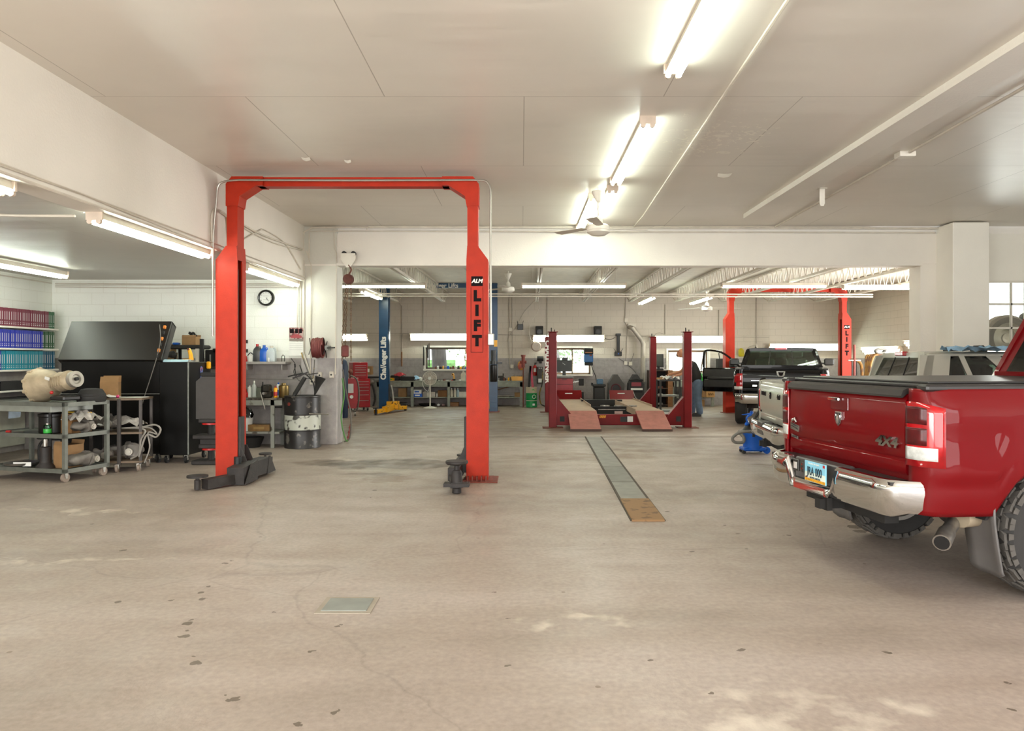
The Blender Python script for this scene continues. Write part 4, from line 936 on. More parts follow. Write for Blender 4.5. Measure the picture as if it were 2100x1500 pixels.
    def rc(u, v, t):  # point on cab surface: u along length 0..1, v -1..1 across, t height
        x0 = xa+rl*t; x1 = xb-rf*t; return Vector((x0+(x1-x0)*u, v*(wb+(wr-wb)*t), zb_+(zc-.05-zb_)*t))
    MB().box(BL+.03, BL+CL+.02, -W+.04, W-.04, zskirt+.05, zb_).build('cab_floor_block', paint, r) if 0 else None
    rf_ = []
    for u in (0, .03, .12, .5, .85, .95, 1):
        row = []
        for v in (-1, -.97, -.85, -.4, 0, .4, .85, .97, 1):
            p = rc(u, v, 1); e = 1-max(abs(v)**6, (abs(2*u-1))**6*.9); row.append((p.x, p.y, zc-.05+.055*max(0, e)**.5))
        rf_.append(row)
    roof = MB().grid([q[::-1] for q in rf_]); ro = roof.build('roof', paint, r); q = ro.modifiers.new('t', 'SOLIDIFY'); q.thickness = .03; q.offset = -1
    fr = MB()
    ps = d['pillars']
    for s in (-1, 1):
        for u, w_ in ps: fr.bar(rc(u, s*.985, 0), rc(u, s*.985, 1.0), .05, w_, up=(0, 0, 1)) if 0 else fr.loft([[rc(u, s, t)+Vector((-w_/2, 0, 0)), rc(u, s, t)+Vector((w_/2, 0, 0)), rc(u, s, t)+Vector((w_/2, -s*.05, 0)), rc(u, s, t)+Vector((-w_/2, -s*.05, 0))][::(1 if s > 0 else -1)] for t in (0, 1.0)], True, False)
        fr.loft([[rc(0, s, t), rc(0, s*.86, t), rc(0.03, s*.86, t), rc(.05, s, t)][::(-1 if s > 0 else 1)] for t in (0, 1)], True, False)
    fr.bar(rc(0, -.9, .96)+Vector((.02, 0, 0)), rc(0, .9, .96)+Vector((.02, 0, 0)), .05, .1).bar(rc(0, -.95, .0)+Vector((.02, 0, 0)), rc(0, .95, .0)+Vector((.02, 0, 0)), .05, .12)
    fr.build('cab_pillars', paint, r)
    def pane(a, b, c, e, m_, nm):
        n_ = (Vector(b)-Vector(a)).cross(Vector(e)-Vector(a)).normalized()*.004
        return MB().loft([[p-n_ for p in (a, b, c, e)], [p+n_ for p in (a, b, c, e)]], True, False).build(nm, m_, r)
    o1 = Vector((.005, 0, 0))
    pane(rc(0, -.87, .06)+o1, rc(0, .87, .06)+o1, rc(0, .85, .93)+o1, rc(0, -.85, .93)+o1, d['rglass'], 'rear_window')
    for q in (-.3, .3): MB().bar(rc(0, q, .05), rc(0, q, .94), .015, .012, up=(1, 0, 0)).build('window_divider', BLKM, r)
    pane(rc(1, -.92, .02), rc(1, .92, .02), rc(1, .9, .97), rc(1, -.9, .97), GLC, 'windshield')
    for s in (-1, 1):
        us = [u for u, _ in ps]
        for a, b in zip(us[:-1], us[1:]):
            if s > 0 and d.get('door_open') and a == us[-2]: continue
            pane(rc(a+.02, s*.99, .05), rc(b-.02, s*.99, .05), rc(b-.02, s*.99, .94), rc(a+.02, s*.99, .94), d['rglass'], 'side_window')
    MB().sphere((xa+rl+.16, 0, zc-.01), .001).build('x', BLKM, r) if 0 else None
    # third brake light, mirrors, seats, hood
    MB().box(xa+rl-.055, xa+rl+.02, -.14, .14, zc-.055, zc-.0, b=.01).build('brake_light', LAMP, r)
    for s in (-1, 1):
        q = rc(.88, s, .1)
        MB().box(q.x-.06, q.x+.05, min(q.y+s*.1, q.y+s*.34), max(q.y+s*.1, q.y+s*.34), q.z, q.z+.18, b=.03).box(q.x-.015, q.x+.015, min(q.y-s*.02, q.y+s*.12), max(q.y-s*.02, q.y+s*.12), q.z+.03, q.z+.07).build('door_mirror', BPL, r)
        for xx in d['seats']:
            MB().box(xx, xx+.14, s*.38-.24, s*.38+.24, .8, zb_+.22, b=.05).box(xx+.02, xx+.12, s*.38-.14, s*.38+.14, zb_+.25, zb_+.45, b=.04).build('seat', INT, r)
    MB().box(rc(1, 0, 0).x-.5, rc(1, 0, 0).x-.05, -W+.1, W-.1, zb_-.12, zb_+.02, b=.03).box(rc(1, 0, 1).x-.14, rc(1, 0, 1).x-.1, -.12, .12, zc-.24, zc-.14, b=.01).build('dashboard', INT, r)
    hood = []
    for i in range(9):
        t = i/8; x = xb-.04+(L-xb+.02)*t; zz = zr+.02-(zr+.02-zh)*t**1.5
        hood.append([(x, v*plan(min(x, L))*.985, zz+.07*(1-abs(v)**3)*(1-t**4)-.01) for v in (1, .9, .6, 0, -.6, -.9, -1)])
    ho = MB().grid(hood).build('hood', paint, r); q = ho.modifiers.new('t', 'SOLIDIFY'); q.thickness = .02; q.offset = -1
    MB().prism([(L-.03, zskirt+.1), (L-.02, zh-.01), (L-.1, zh+.02), (L-.12, zskirt+.1)], 'y', -W*.78, W*.78).build('grille', BPL, r)
    MB().box(L-.06, L+.08, -W*.86, W*.86, zskirt+.02, zskirt+.22, b=.04).build('front_bumper', d['bmat'], r)
    MB().box(BL+.08, L-.4, -W+.1, W-.1, zskirt+.04, .8).build('underbody', INT, r)
    for s in (-1, 1):
        y = s*(d['track'])
        wheel(r, xr, y, R, d['tw'], s, d['rim'], blocks=d['blocks']); wheel(r, xf, y, R, d['tw'], s, d['rim'], blocks=d['blocks'] and s < 0)
    return r

# ---------------------------------------------------------------- red truck
REDC = carpaint('metallic_red_paint', '#6a050b', 0, .45)
dR = dict(W=.945, Wt=.74, BL=1.9, zr=1.312, zb=.545, xr=.91, xf=4.4, R=.41, CL=2.25, L=5.6, zc=1.92, zh=1.2, zs=.5, tg=(.767, 1.276), lampk=5, lamp=(.838, 1.232), lampsegs=[(.10, .30, LAMPW), (.33, .60, LAMPD), (.66, .93, LAMPD)],
          bump=(.515, .745), bw=.88, bo=.17, bstep=.155, bstepw=.3, by=.12, bmat=CHR, ins=.16, rake=(.25, .75), pillars=[(0.02, .1), (.42, .1), (.95, .1)], rglass=GLD, seats=[3.0], track=.80, tw=.26, rim=mat('alloy_rim', '#a5a29c', .3, .9), blocks=True, flare=.018, dually_crease=True, door_open=False)
oR = Vector((2.31, 5.45, 0)); thR = math.atan2(.139, .99)
rt = pickup('pickup_truck', 'red pickup truck in the right foreground seen from its tailgate corner', oR, thR, REDC, dR)
_kids0 = set(rt.children)
# cap moulding over the tailgate, bed cover
MB().loft([[(-.035, y, 1.235), (-.045, y, 1.25), (-.03, y, 1.285), (.0, y, 1.30), (.1, y, 1.305), (.1, y, 1.26), (.0, y, 1.262)] for y in (-.775, -.74, .74, .775)], True, False).build('tailgate_cap', BPL, rt)
MB().box(.07, 1.95, -.93, .93, 1.302, 1.33, b=.01).box(.12, 1.93, -.82, .82, 1.33, 1.345, b=.008).build('bed_cover', BPL, rt)
MB().box(.0, 1.97, -.975, -.86, 1.285, 1.33, b=.015).build('rail_cap', BPL, rt)
MB().box(.0, 1.97, .86, .975, 1.285, 1.33, b=.015).build('rail_cap', BPL, rt)
# handle
MB().box(-.026, -.012, -.12, .12, 1.105, 1.2, b=.004).build('handle_recess', mat('dark_red_recess', '#5d0f14', .3, coat=.6), rt)
hd = MB().box(-.05, -.03, -.03, .125, 1.172, 1.2, b=.008).build('handle', CHR, rt)
MB().cyl((-.052, -.0, 1.186), (-.048, -.0, 1.186), .008, n=12).build('lock', BLKM, hd)
# shield emblem with a horned head
shield = [(-.042, .062), (.042, .062), (.042, .0), (.028, -.03), (.0, -.05), (-.028, -.03), (-.042, .0)]
e = MB().prism([(y*1.0, z+1.03) for y, z in shield], 'x', -.034, -.022).build('emblem', CHR, rt)
mb = MB().prism([(y*.84, z*.84+1.031) for y, z in shield], 'x', -.036, -.034)
mb.build('emblem_field', mat('emblem_dark', '#51504e', .3, .6), e)
mb = MB().prism([(-.011, 1.06), (.011, 1.06), (.015, 1.04), (.008, 1.0), (-.008, 1.0), (-.015, 1.04)], 'x', -.042, -.036)
for s in (-1, 1): mb.tube([(-.039, s*.01, 1.06), (-.039, s*.024, 1.075), (-.039, s*.03, 1.055), (-.039, s*.025, 1.03), (-.039, s*.018, 1.035)], [.007, .007, .006, .005, .003], 6)
mb.build('horned_head', CHR, e)
RFACE = Matrix.Rotation(-pi/2, 4, 'Z') @ FACE     # text facing local -x, reading from +y to -y
def rtext(s_, size, y, z, m_, parent, x=-.03, **k): return text('lettering', s_, size, m_, parent, T(x, y, z) @ RFACE, **k)
rtext('4X4', .095, -.6, .925, CHR, rt, x=-.03, thick=.014, bold=.004, sx=1.5, shear=.15)
# left badge: small horned head over a plate
_SH = Matrix.Translation((0, -.05, 0))
mb = MB().prism([(.745, .95), (.60, .93), (.60, .885), (.61, .875), (.745, .895)], 'x', -.032, -.022); bo_ = mb.build('badge', CHR, rt)
MB().tube([(-.033, .73, .955), (-.036, .69, .975), (-.036, .655, .985), (-.036, .64, .96), (-.036, .66, .95)], [.004, .012, .016, .01, .004], 8).build('badge_head', CHR, bo_)
for z0, z1 in ((.90, .915), (.925, .93)): MB().prism([(.725, z1+.01), (.62, z0), (.62, z0-.006), (.725, z1+.004)], 'x', -.034, -.032).build('badge_line', BLKM, bo_)
MB().prism([(.74, .85), (.63, .835), (.63, .812), (.74, .825)], 'x', -.026, -.022).build('badge', mat('dull_badge', '#8a827c', .4, .5), rt)
rtext('LARAMIE', .022, .685, .832, mat('emblem_dark', '#51504e', .3, .6), rt, x=-.027, thick=.002, space=1.05)
# plate in the bumper step, lamp pocket and plug
MB().box(-.15, -.02, -.215, .44, .53, .698, b=.01).build('step_recess', mat('grey_step_plastic', '#4b4847', .45), rt)
lic = MB().box(-.236, -.226, -.175, .13, .552, .707, b=.002).build('licence_plate', mat('plate_sky', '#8ccfe8', .35, var=.05), rt)
MB().box(-.238, -.236, -.168, .123, .556, .578).build('plate_ground', mat('plate_gold', '#e3a524', .4, col2='#a87a20', thr=.6, vscale=60), lic)
MB().box(-.238, -.236, -.168, .123, .578, .625).build('plate_band', mat('plate_cream', '#dfe8dc', .4), lic)
rtext('JRA 000', .09, -.022, .63, mat('plate_navy', '#1e3a4a', .5), lic, x=-.24, thick=.002, bold=.0012, sx=.72)
rtext('Discover the Spirit', .021, -.01, .692, PAPER, lic, x=-.24, thick=.002)
rtext('NORTH DAKOTA', .019, -.03, .585, mat('plate_navy', '#1e3a4a', .5), lic, x=-.24, thick=.002)
MB().box(-.239, -.237, -.165, -.14, .68, .7).build('registration_sticker', PLR, lic)
MB().sphere((-.238, .1, .583), .008, 6).build('plate_bison', BROWN, lic)
k = MB().box(-.232, -.214, .235, .33, .6, .695, b=.006).build('lamp_bezel', BPL, rt); MB().box(-.236, -.232, .255, .305, .62, .672, b=.002).box(-.237, -.235, .278, .281, .62, .672).build('bulb_window', LAMPW, k)
k = MB().box(-.224, -.214, .165, .205, .6, .68, b=.003).build('trailer_plug', BPL, rt)
MB().cyl((-.23, .185, .665), (-.224, .185, .665), .006).cyl((-.23, .185, .63), (-.224, .185, .63), .009).build('plug_bolts', CHR, k)
_A = Matrix.Translation((0, 0, .09)) @ Matrix.Scale(.94, 4)
def _fit(o):
    o.data.transform(_A)
    for c in o.children: _fit(c)
bpy.context.view_layer.update()
for c in rt.children:
    if c not in _kids0: _fit(c)
# exhaust
ex = MB().tube([(1.1, -.3, .52), (.8, -.45, .52), (.45, -.62, .5), (.2, -.82, .42), (.1, -.91, .385)], .043, 14).tube([(.2, -.82, .42), (.1, -.91, .385)], .052, 18).build('exhaust_pipe', mat('tailpipe_steel', '#9d978f', .35, .8, var=.2, vscale=20), rt)
MB().tube([(.13, -.884, .395), (.096, -.914, .384)], .043, 18).build('pipe_bore', mat('soot', '#120f0d', .9), ex)
MB().cyl((.33, -.78, .5), (.5, -.74, .5), .06, n=20).build('air_canister', mat('beige_part', '#a89880', .6), rt)
for s in (-1, 1):
    fl = []
    for z, xx in ((.74, .42), (.5, .43), (.36, .45), (.2, .48), (.155, .49)):
        fl.append([(xx+.03*sin(t*pi), s*(.68+.27*t), z+(.025 if t in (0, 1) else 0)*(z < .2)) for t in (0, .2, .5, .8, 1)])
    o = MB().grid(fl).build('mud_flap', mat('grey_mud_flap', '#5f5c5a', .45, var=.1), rt); q = o.modifiers.new('t', 'SOLIDIFY'); q.thickness = .012

# ---------------------------------------------------------------- silver truck
SILV = carpaint('silver_paint', '#b4b2a6', 1, .3)
dS = dict(W=.9, Wt=.70, BL=1.46, zr=1.19, zb=.60, xr=1.0, xf=4.2, R=.36, CL=2.3, L=5.2, zc=1.585, zh=1.08, zs=.42, tg=(.66, 1.175), lamp=(.76, 1.07), lampsegs=[(.0, .06, LAMPW), (.12, .2, LAMPW)], lampk=4,
          bump=(.44, .66), bw=.88, bo=.14, bstep=.0, bstepw=.0001, bmat=CHR, ins=.14, rake=(.12, .7), pillars=[(0.06, .34), (.26, .06), (.50, .16), (.9, .08)], rglass=glass('smoked_glass', (.4, .45, .4)), seats=[2.3, 3.2], track=.78, tw=.22, rim=GALV, blocks=False, flare=.03, dually_crease=False)
Ls = Vector((3.36, 10.6, 0)); Rs = Vector((3.2, 9.2, 0)); oS = (Ls+Rs)/2; thS = math.atan2(-.114, .993)
st_ = pickup('pickup_truck', 'silver pickup truck parked between the red and the black truck', oS, thS, SILV, dS)
rtext('DODGE', .075, .42, 1.02, LETB, st_, x=-.026, thick=.006, bold=.002, sx=1.1)
rtext('4x4', .09, -.48, 1.01, LETB, st_, x=-.026, thick=.006, bold=.002, sx=1.2, shear=.2)
e = MB().cyl((-.03, .0, 1.01), (-.02, .0, 1.01), .045, n=20).build('emblem', LETB, st_)
MB().tube([(-.032, -.03, 1.02), (-.034, 0, 1.03), (-.032, .03, 1.02)], .008, 6).build('horned_head', CHR, e)
rtext('SLT', .04, .6, .77, LETB, st_, x=-.02, thick=.004)
MB().box(-.155, -.02, -.15, .2, .5, .67, b=.01).build('step_recess', mat('grey_step_plastic', '#4b4847', .45), st_)
k = MB().cyl((-.17, .42, .56), (-.13, .42, .56), .04, n=16).build('fog_lamp', LAMPW, st_)
solo('cloth', MB().grid([[(x*.09, y*.06, .025*sin(x*2.1+y)+.02*cos(y*3.3+x)+.03) for y in range(-3, 4)] for x in range(-6, 7)]), LTB, 'crumpled light blue cloth lying on the silver truck roof', 'cloth', (X(2040, 8.9), 8.9, 1.585), thS)

# ---------------------------------------------------------------- black truck
BLKC = carpaint('black_car_paint', '#0e0c0b', 0, .12)
dB = dict(W=.985, Wt=.80, BL=1.9, zr=1.255, zb=.62, xr=.55, xf=4.4, R=.41, CL=1.7, L=5.3, zc=1.76, zh=1.15, zs=.48, tg=(.73, 1.235), lamp=(.80, 1.16), lampsegs=[(.02, .2, LAMPW), (.45, .93, LAMP)], lampk=3,
          bump=(.5, .72), bw=.97, bo=.18, bstep=.0, bstepw=.0001, bmat=CHR, ins=.17, rake=(.22, .7), pillars=[(0.03, .12), (.93, .1)], rglass=glass('grey_rear_glass', (.78, .9, .8)), seats=[2.5], track=.85, tw=.25, rim=GALV, blocks=False, flare=.03, dually_crease=True, door_open=True)
xbL, xbR = X(1514, 16.3), X(1702, 16.3)
bt = pickup('pickup_truck', 'black pickup truck in the rear bay with its driver door standing open', ((xbL+xbR)/2, 16.5, 0), pi/2-.33, BLKC, dB)
MB().prism([(y, z*.9+1.16) for y, z in [(-.09, .06), (.09, .06), (.08, -.03), (.05, -.07), (-.05, -.07), (-.08, -.03)]], 'x', -.034, -.022).build('emblem', CHR, bt)
MB().prism([(y, z+1.165) for y, z in [(-.06, .03), (.06, .03), (.03, -.05), (-.03, -.05)]], 'x', -.037, -.034).build('emblem_field', LETB, bt)
MB().box(-.03, -.02, .35, .62, 1.0, 1.012).build('badge', CHR, bt); rtext('1500', .05, .55, .89, CHR, bt, x=-.03, thick=.006, bold=.002)
MB().lathe([(.001, 0), (.04, 0), (.012, .03), (.003, .09)][::-1][::-1], (2.5, .6, 1.75), 10).build('antenna_fin', BLKM, bt)
MB().box(.0, 1.88, -.97, -.85, 1.24, 1.28, b=.02).box(0, 1.88, .85, .97, 1.24, 1.28, b=.02).build('rail_cap', BPL, bt)
# open door, hinged at the front of the cab, swung out to the left
dr = MB(); hx, hy = 1.9+1.7-.12, .985
Md = T(hx, hy, 0, rz=radians(-78)+pi/2*2)     # local +x leads outward from the hinge
dr.box(0, 1.05, -.05, .05, .6, 1.24, b=.02)
do = dr.build('door', BLKC, bt); do.matrix_local = T(hx, hy, 0, rz=radians(78))
fr = MB(); path = smoothpath([(.02, 0, 1.24), (.3, 0, 1.5), (.55, 0, 1.66), (.8, 0, 1.71), (.98, 0, 1.7), (1.02, 0, 1.6), (1.03, 0, 1.24)], 4)
for a, b in zip(path[:-1], path[1:]): fr.bar(a, b, .05, .05, up=(0, 1, 0))
fr.build('window_frame', BLKC, do)
MB().box(.12, 1.0, .05, .08, 1.0, 1.2, b=.02).box(.1, 1.0, .05, .1, .72, .93, b=.03).build('door_panel', mat('door_card', '#33302d', .5), do)
MB().box(.14, .9, .08, .13, .93, 1.0, b=.02).build('armrest', BPL, do)
MB().box(.18, .36, -.34, -.06, 1.25, 1.45, b=.03).build('door_mirror', BPL, do)
MB().box(1.045, 1.06, -.01, .03, .95, 1.05).box(1.045, 1.06, -.01, .03, .7, .82).build('latch', CHR, do)
# ================================================================ SMALL BUILDERS
def cbox(name, mb_dims, m, label, cat, loc, rz=0., group=None, b=.0, flaps=0, lab=None):
    """box thing standing on loc; dims (x, y, z)"""
    x, y, z = mb_dims; mb = MB().box(-x/2, x/2, -y/2, y/2, 0, z, b=b)
    if not flaps and not lab: return solo(name, mb, m, label, cat, loc, rz, group)
    r = thing(name, label, cat, loc, rz, group); mb.build('body', m, r)
    if flaps: 
        MB().bar((-x/2, 0, z), (-x/2-.04, 0, z+flaps), y, .004, up=(0, 1, 0)).build('flap', m, r) if 0 else None
        for s, a in ((-1, .5), (1, -.2)):
            MB().box(-x/2, x/2, 0, .004, 0, flaps, M=T(0, s*y/2, z, rx=s*a)).build('flap', m, r)
    if lab: MB().box(-x*.25, x*.25, -y/2-.003, -y/2, z*.3, z*.7).build('label', lab, r)
    return r
def bottle(name, label, loc, r, h, m, capm, kind='bottle', group=None, labm=None, cat='bottle'):
    t = thing(name, label, cat, loc, 0, group)
    if kind == 'bottle': prof = [(r*.9, 0), (r, .01), (r, h*.62), (r*.9, h*.7), (r*.4, h*.82), (r*.32, h*.9)]; ct = (r*.36, h*.88, h)
    elif kind == 'can': prof = [(r*.95, 0), (r, .006), (r, h*.8), (r*.8, h*.86), (r*.5, h*.88)]; ct = (r*.45, h*.87, h)
    elif kind == 'jug': prof = None; ct = (r*.4, h*.86, h)
    if prof: MB().lathe(prof, n=16).build('body', m, t)
    else:
        mb = MB()
        R = [[(x*k*r, y*k*r*.7, z) for x, y in ((-1, -1), (-.7, -1.15), (.7, -1.15), (1, -1), (1, 1), (.7, 1.15), (-.7, 1.15), (-1, 1))] for k, z in ((.92, 0), (1, .015), (1, h*.6), (.85, h*.72), (.45, h*.82), (.38, h*.87))]
        mb.loft(R, True, True); mb.tube([(r*.3, 0, h*.8), (r*.75, 0, h*.86), (r*.98, 0, h*.75), (r*.95, 0, h*.58)], r*.14, 6); mb.build('body', m, t)
    MB().cyl((0, 0, ct[1]), (0, 0, ct[2]), ct[0], n=12).build('cap', capm, t)
    if labm: MB().lathe([(r*1.02, h*.15), (r*1.03, h*.16), (r*1.03, h*.5), (r*1.02, h*.51)], n=16).build('label', labm, t)
    return t
def caster(mb_w, mb_b, x, y, r=.05, ang=0.):
    mb_w.cyl((x-.015, y, r), (x+.015, y, r), r, n=18)
    mb_b.box(x-.025, x+.025, y-.02, y+.02, r*1.3, r*2.1).box(x-.025, x-.018, y-.015, y+.015, r*.8, r*1.5).box(x+.018, x+.025, y-.015, y+.015, r*.8, r*1.5)
def casters(root, pts, r=.05, wm=RUB, bmt=GALV):
    for x, y in pts:
        a, b = MB(), MB(); caster(a, b, x, y, r); o = a.build('caster', wm, root); b.build('caster_fork', bmt, o)

# ================================================================ MANUALS ON THE LEFT WALL
r = thing('wall_shelf_unit', 'long white wall shelves full of coloured manuals at the left edge', 'shelf', (WX, 11.2, 0))
for z in (2.0, 1.66, 1.32, 1.0):
    MB().box(0.005, .27, -1.9, 1.75, z-.03, z, b=.004).build('shelf_board', WHT, r)
for y in (-1.85, -.2, 1.7): MB().box(.005, .03, y-.015, y+.015, .9, 2.25).box(.03, .22, y-.01, y+.01, 1.93, 1.96).box(.03, .22, y-.01, y+.01, 1.59, 1.62).build('shelf_bracket', WHT, r)
def bookproto(name, col, h, d, t, lab, grp):
    b = solo(name, MB().box(-d, 0, -t/2, t/2, 0, h, b=.003), mat('cover_'+col.strip('#'), col, .35, var=.1, vscale=3), lab, 'book', group=grp)
    MB().box(0, .0015, -t*.22, t*.22, .03, .045).box(0, .0015, -t*.22, t*.22, .06, .068).box(0, .0012, -t*.12, t*.12, .1, h*.8).build('spine_print', mat('spine_print', '#c9c4c6', .5), b); return b
rows = [(2.0, [('#6d1f33', 'maroon service manual in the long top row on the left wall shelves', 'maroon manuals on the top shelf', 31), ('#1f5a33', 'green manual at the right end of the top row on the left wall shelves', 'green manuals ending the top shelf', 3)], .285),
        (1.66, [('#1e2c9c', 'royal blue service manual in the second row on the left wall shelves', 'blue manuals on the second shelf', 27), ('#1c4a28', 'dark green manual at the right end of the second row of manuals', 'green manuals ending the second shelf', 6)], .29),
        (1.32, [('#16268a', 'dark blue manual at the left of the teal third row of manuals', 'blue manuals beside the teal row', 8), ('#0f7f93', 'teal service manual in the third row on the left wall shelves', 'teal manuals on the third shelf', 19), ('#0c4f6b', 'dark teal manual at the right end of the third row of manuals', 'dark teal manuals ending the third shelf', 6)], .3)]
rnd = random.Random(4)
for z, kinds, h in rows:
    total = sum(k[3] for k in kinds); y = 12.88-.053*total
    for col, lab, grp, n in kinds:
        pr = None
        for i in range(n):
            t = .046+.012*rnd.random()
            if pr is None: pr = bookproto('book', col, h, .21, .05, lab, grp); o = pr
            else: o = copy_tree(pr)
            o.location = (-7.955-rnd.random()*.012, y+t/2, z); o.scale = (1, t/.0512, 1-.02*rnd.random()); y += .053
cbox('box', (.2, .26, .18), mat('pale_box', '#a9b3ac', .6), 'pale grey box with a green top edge on the lowest manual shelf', 'box', (-8.03, 11.25, 1.0), lab=PLG)
cbox('box', (.2, .7, .14), BLKM, 'black stack of binders on the lowest manual shelf beside the pale box', 'box', (-8.03, 11.85, 1.0))
bottle('bottle', 'small green topped container on the lowest manual shelf near the black cabinet', (-8.02, 12.62, 1.0), .07, .16, mat('pale_box', '#a9b3ac', .6), PLG, 'can')
r = thing('desk', 'dark topped desk under the manual shelves at the far left', 'desk', (-7.75, 11.3, 0)); MB().box(-.43, .35, -1.7, 1.2, .84, .88, b=.005).build('desk_top', BLKM, r)
for y in (-1.65, 1.15): MB().box(-.43, .3, y-.02, y+.02, 0, .84).build('side_panel', WALLY, r)
MB().box(-.42, -.4, -1.6, 1.1, .1, .84).build('back_panel', mat('pale_panel', '#bdbcae', .6), r)
solo('cloth', MB().grid([[(.01*sin(z*3+y), y*.045, -z*.09) for z in range(4)] for y in range(-3, 4)]), mat('pale_blue_towel', '#b8c6dc', .85), 'pale blue towel hanging from the desk edge at the far left', 'towel', (-7.38, 11.0, .9))

# ================================================================ BLACK TOOL CABINETS
TB = mat('black_tool_cabinet', '#0c0b09', .4, var=.25, vscale=2.5, spec=.15); TL = mat('dark_lid', '#1f1b18', .4, var=.12, vscale=1.5)
r = thing('tool_cabinet', 'wide black rolling tool cabinet seen from behind, carrying the open chest', 'tool cabinet', (-5.88, 11.1, 0))
MB().box(-.72, .72, -.3, .3, .13, .99, b=.01).build('body', TB, r); casters(r, [(-.62, -.22), (.66, -.25), (-.62, .22), (.62, .22)], .065)
MB().box(-.70, .72, -.306, -.3, .985, .995).build('edge_trim', GRYS, r)
r = thing('tool_chest', 'black top chest with its big slanted lid open, standing on the wide cabinet', 'tool chest', (-5.88, 11.1, .992))
MB().box(-.71, .72, -.29, .3, 0, .47, b=.01).build('body', TB, r)
lid = MB(); a0 = math.atan2(.33, .56)
lid.box(-.745, .735, -.02, .02, 0, .66, b=.006).box(-.745, -.72, .0, .14, 0, .66).box(.71, .735, .0, .14, 0, .66).box(-.745, .735, 0, .14, .64, .66)
lo = lid.build('lid', TL, r); lo.location = (0, -.3, .475); lo.rotation_euler = (-a0, 0, 0)
mb = MB(); c = MB().tube(smoothpath([(.69, -.27, 1.02-.03), (.72, -.31, .75), (.66, -.33, .45), (.56, -.42, 0.0), (.5, -.45, -.25)], 5), .006, 6).build('power_cord', mat('grey_cord', '#6b6861', .6), r)
for k in range(6): MB().bar((.66+.012*k*.0+.035*(5-k)/5*0+.70*0+.02, -.08-.045*k+.0, .98-.085*k+.0), (.68, -.1-.045*k, .94-.085*k), .03, .03).build('striped_cord', mat('orange_tape', '#e08a3c', .5) if k % 2 == 0 else BLKM, r)
r = thing('tool_cabinet', 'tall narrow black cabinet right of the wide one, ribbon magnet on its side', 'tool cabinet', (-4.94, 11.12, 0))
MB().box(-.21, .21, -.38, .38, .12, 1.445, b=.008).build('body', TB, r); casters(r, [(-.14, -.3), (.14, -.3), (-.14, .3), (.14, .3)], .055)
MB().box(.195, .212, -.39, -.378, .13, 1.44).build('edge_trim', GRYS, r)
rb = [Vector((.214, y, z)) for y, z in ((-.02, 1.13), (.02, 1.24), (.06, 1.33), (.03, 1.37), (0, 1.33), (.03, 1.24), (.08, 1.13))]
MB().tube(smoothpath(rb, 4), .011, 5).build('ribbon_magnet', mat('ribbon', '#b56d7c', .5, col2='#5a6fae', thr=.5, vscale=9), r)
solo('cloth', MB().grid([[(x*.06, y*.05, .02*abs(sin(x*1.3+y*.8))+.01-(.05 if y == -3 else 0)) for y in range(-3, 4)] for x in range(-3, 4)]), mat('pale_blue_towel2', '#b9dbe6', .85), 'pale blue shop towel draped on the narrow black cabinet', 'towel', (-4.96, 10.95, 1.455))
r = thing('spray_gun', 'yellow handheld tool standing on the narrow black cabinet', 'tool', (-4.83, 10.98, 1.47))
MB().tube([(.03, 0, 0), (.02, 0, .08), (0, 0, .15), (-.01, 0, .17)], [.035, .03, .026, .02], 10).build('grip', PLY, r); MB().box(-.09, .05, -.03, .03, .0, .02, b=.008).build('foot', PLY, r); MB().sphere((-.005, -.02, .16), .018, 6).build('trigger', BROWN, r)
cbox('tape_measure', (.05, .07, .11), PLY, 'yellow tape measure hooked at the rear edge of the narrow cabinet', 'tape measure', (-4.702, 11.35, 1.34), b=.012)
# dark bench behind them
r = thing('work_table', 'dark table against the block wall behind the narrow black cabinet', 'table', (-5.5, 12.75, 0))
MB().box(-.6, .62, -.35, .35, 1.32, 1.36, b=.004).build('table_top', BLKM, r)
for x in (-.55, .57):
    for y in (-.3, .3): MB().box(x-.02, x+.02, y-.02, y+.02, 0, 1.32).build('leg', BLKM, r)
r = thing('riser_shelf', 'small black riser shelf on the dark table carrying a cardboard box', 'shelf', (-5.56, 12.75, 1.36))
MB().box(-.3, .24, -.2, .2, .29, .36, b=.02).build('shelf_board', BLKM, r); MB().box(.14, .2, -.2, -.16, 0, .3).build('post', OFFW, r); MB().box(-.28, -.24, .1, .14, 0, .3).build('post', BLKM, r); MB().box(.22, .275, -.22, -.17, 0, .46).build('post', BLKM, r)
t_ = cbox('cardboard_box', (.23, .2, .14), CARD, 'open cardboard box of odds and ends on the black riser shelf', 'box', (-5.56, 12.72, 1.722), flaps=.03)
solo('wire_bundle', MB().tube(smoothpath([(random.uniform(-.08, .08), random.uniform(-.05, .05), random.uniform(0, .08)) for _ in range(9)], 4), .012, 5), BLKM, 'tangle of dark wires sticking out of the open box on the riser', 'wires', (-5.52, 12.72, 1.87))
cbox('cardboard_box', (.16, .2, .14), CARD, 'brown cardboard box beside the riser, right behind the slanted lid', 'box', (-5.93, 12.7, 1.36+.24))
cbox('cardboard_box', (.2, .22, .235), mat('dark_carton', '#7a6143', .8), 'darker carton under the brown box behind the slanted lid', 'box', (-5.93, 12.7, 1.362))
cbox('case', (.1, .1, .04), PLB, 'small blue case on the left end of the black riser shelf', 'case', (-5.78, 12.65, 1.722), b=.01)
solo('paper_stack', MB().box(-.16, .16, -.12, .12, 0, .03).box(-.14, .15, -.1, .12, .03, .06, M=T(0, 0, 0, .1)).box(-.15, .12, -.12, .1, .06, .1, M=T(0, 0, 0, -.08)), PAPER, 'stack of papers and manuals under the black riser shelf', 'papers', (-5.6, 12.6, 1.36))
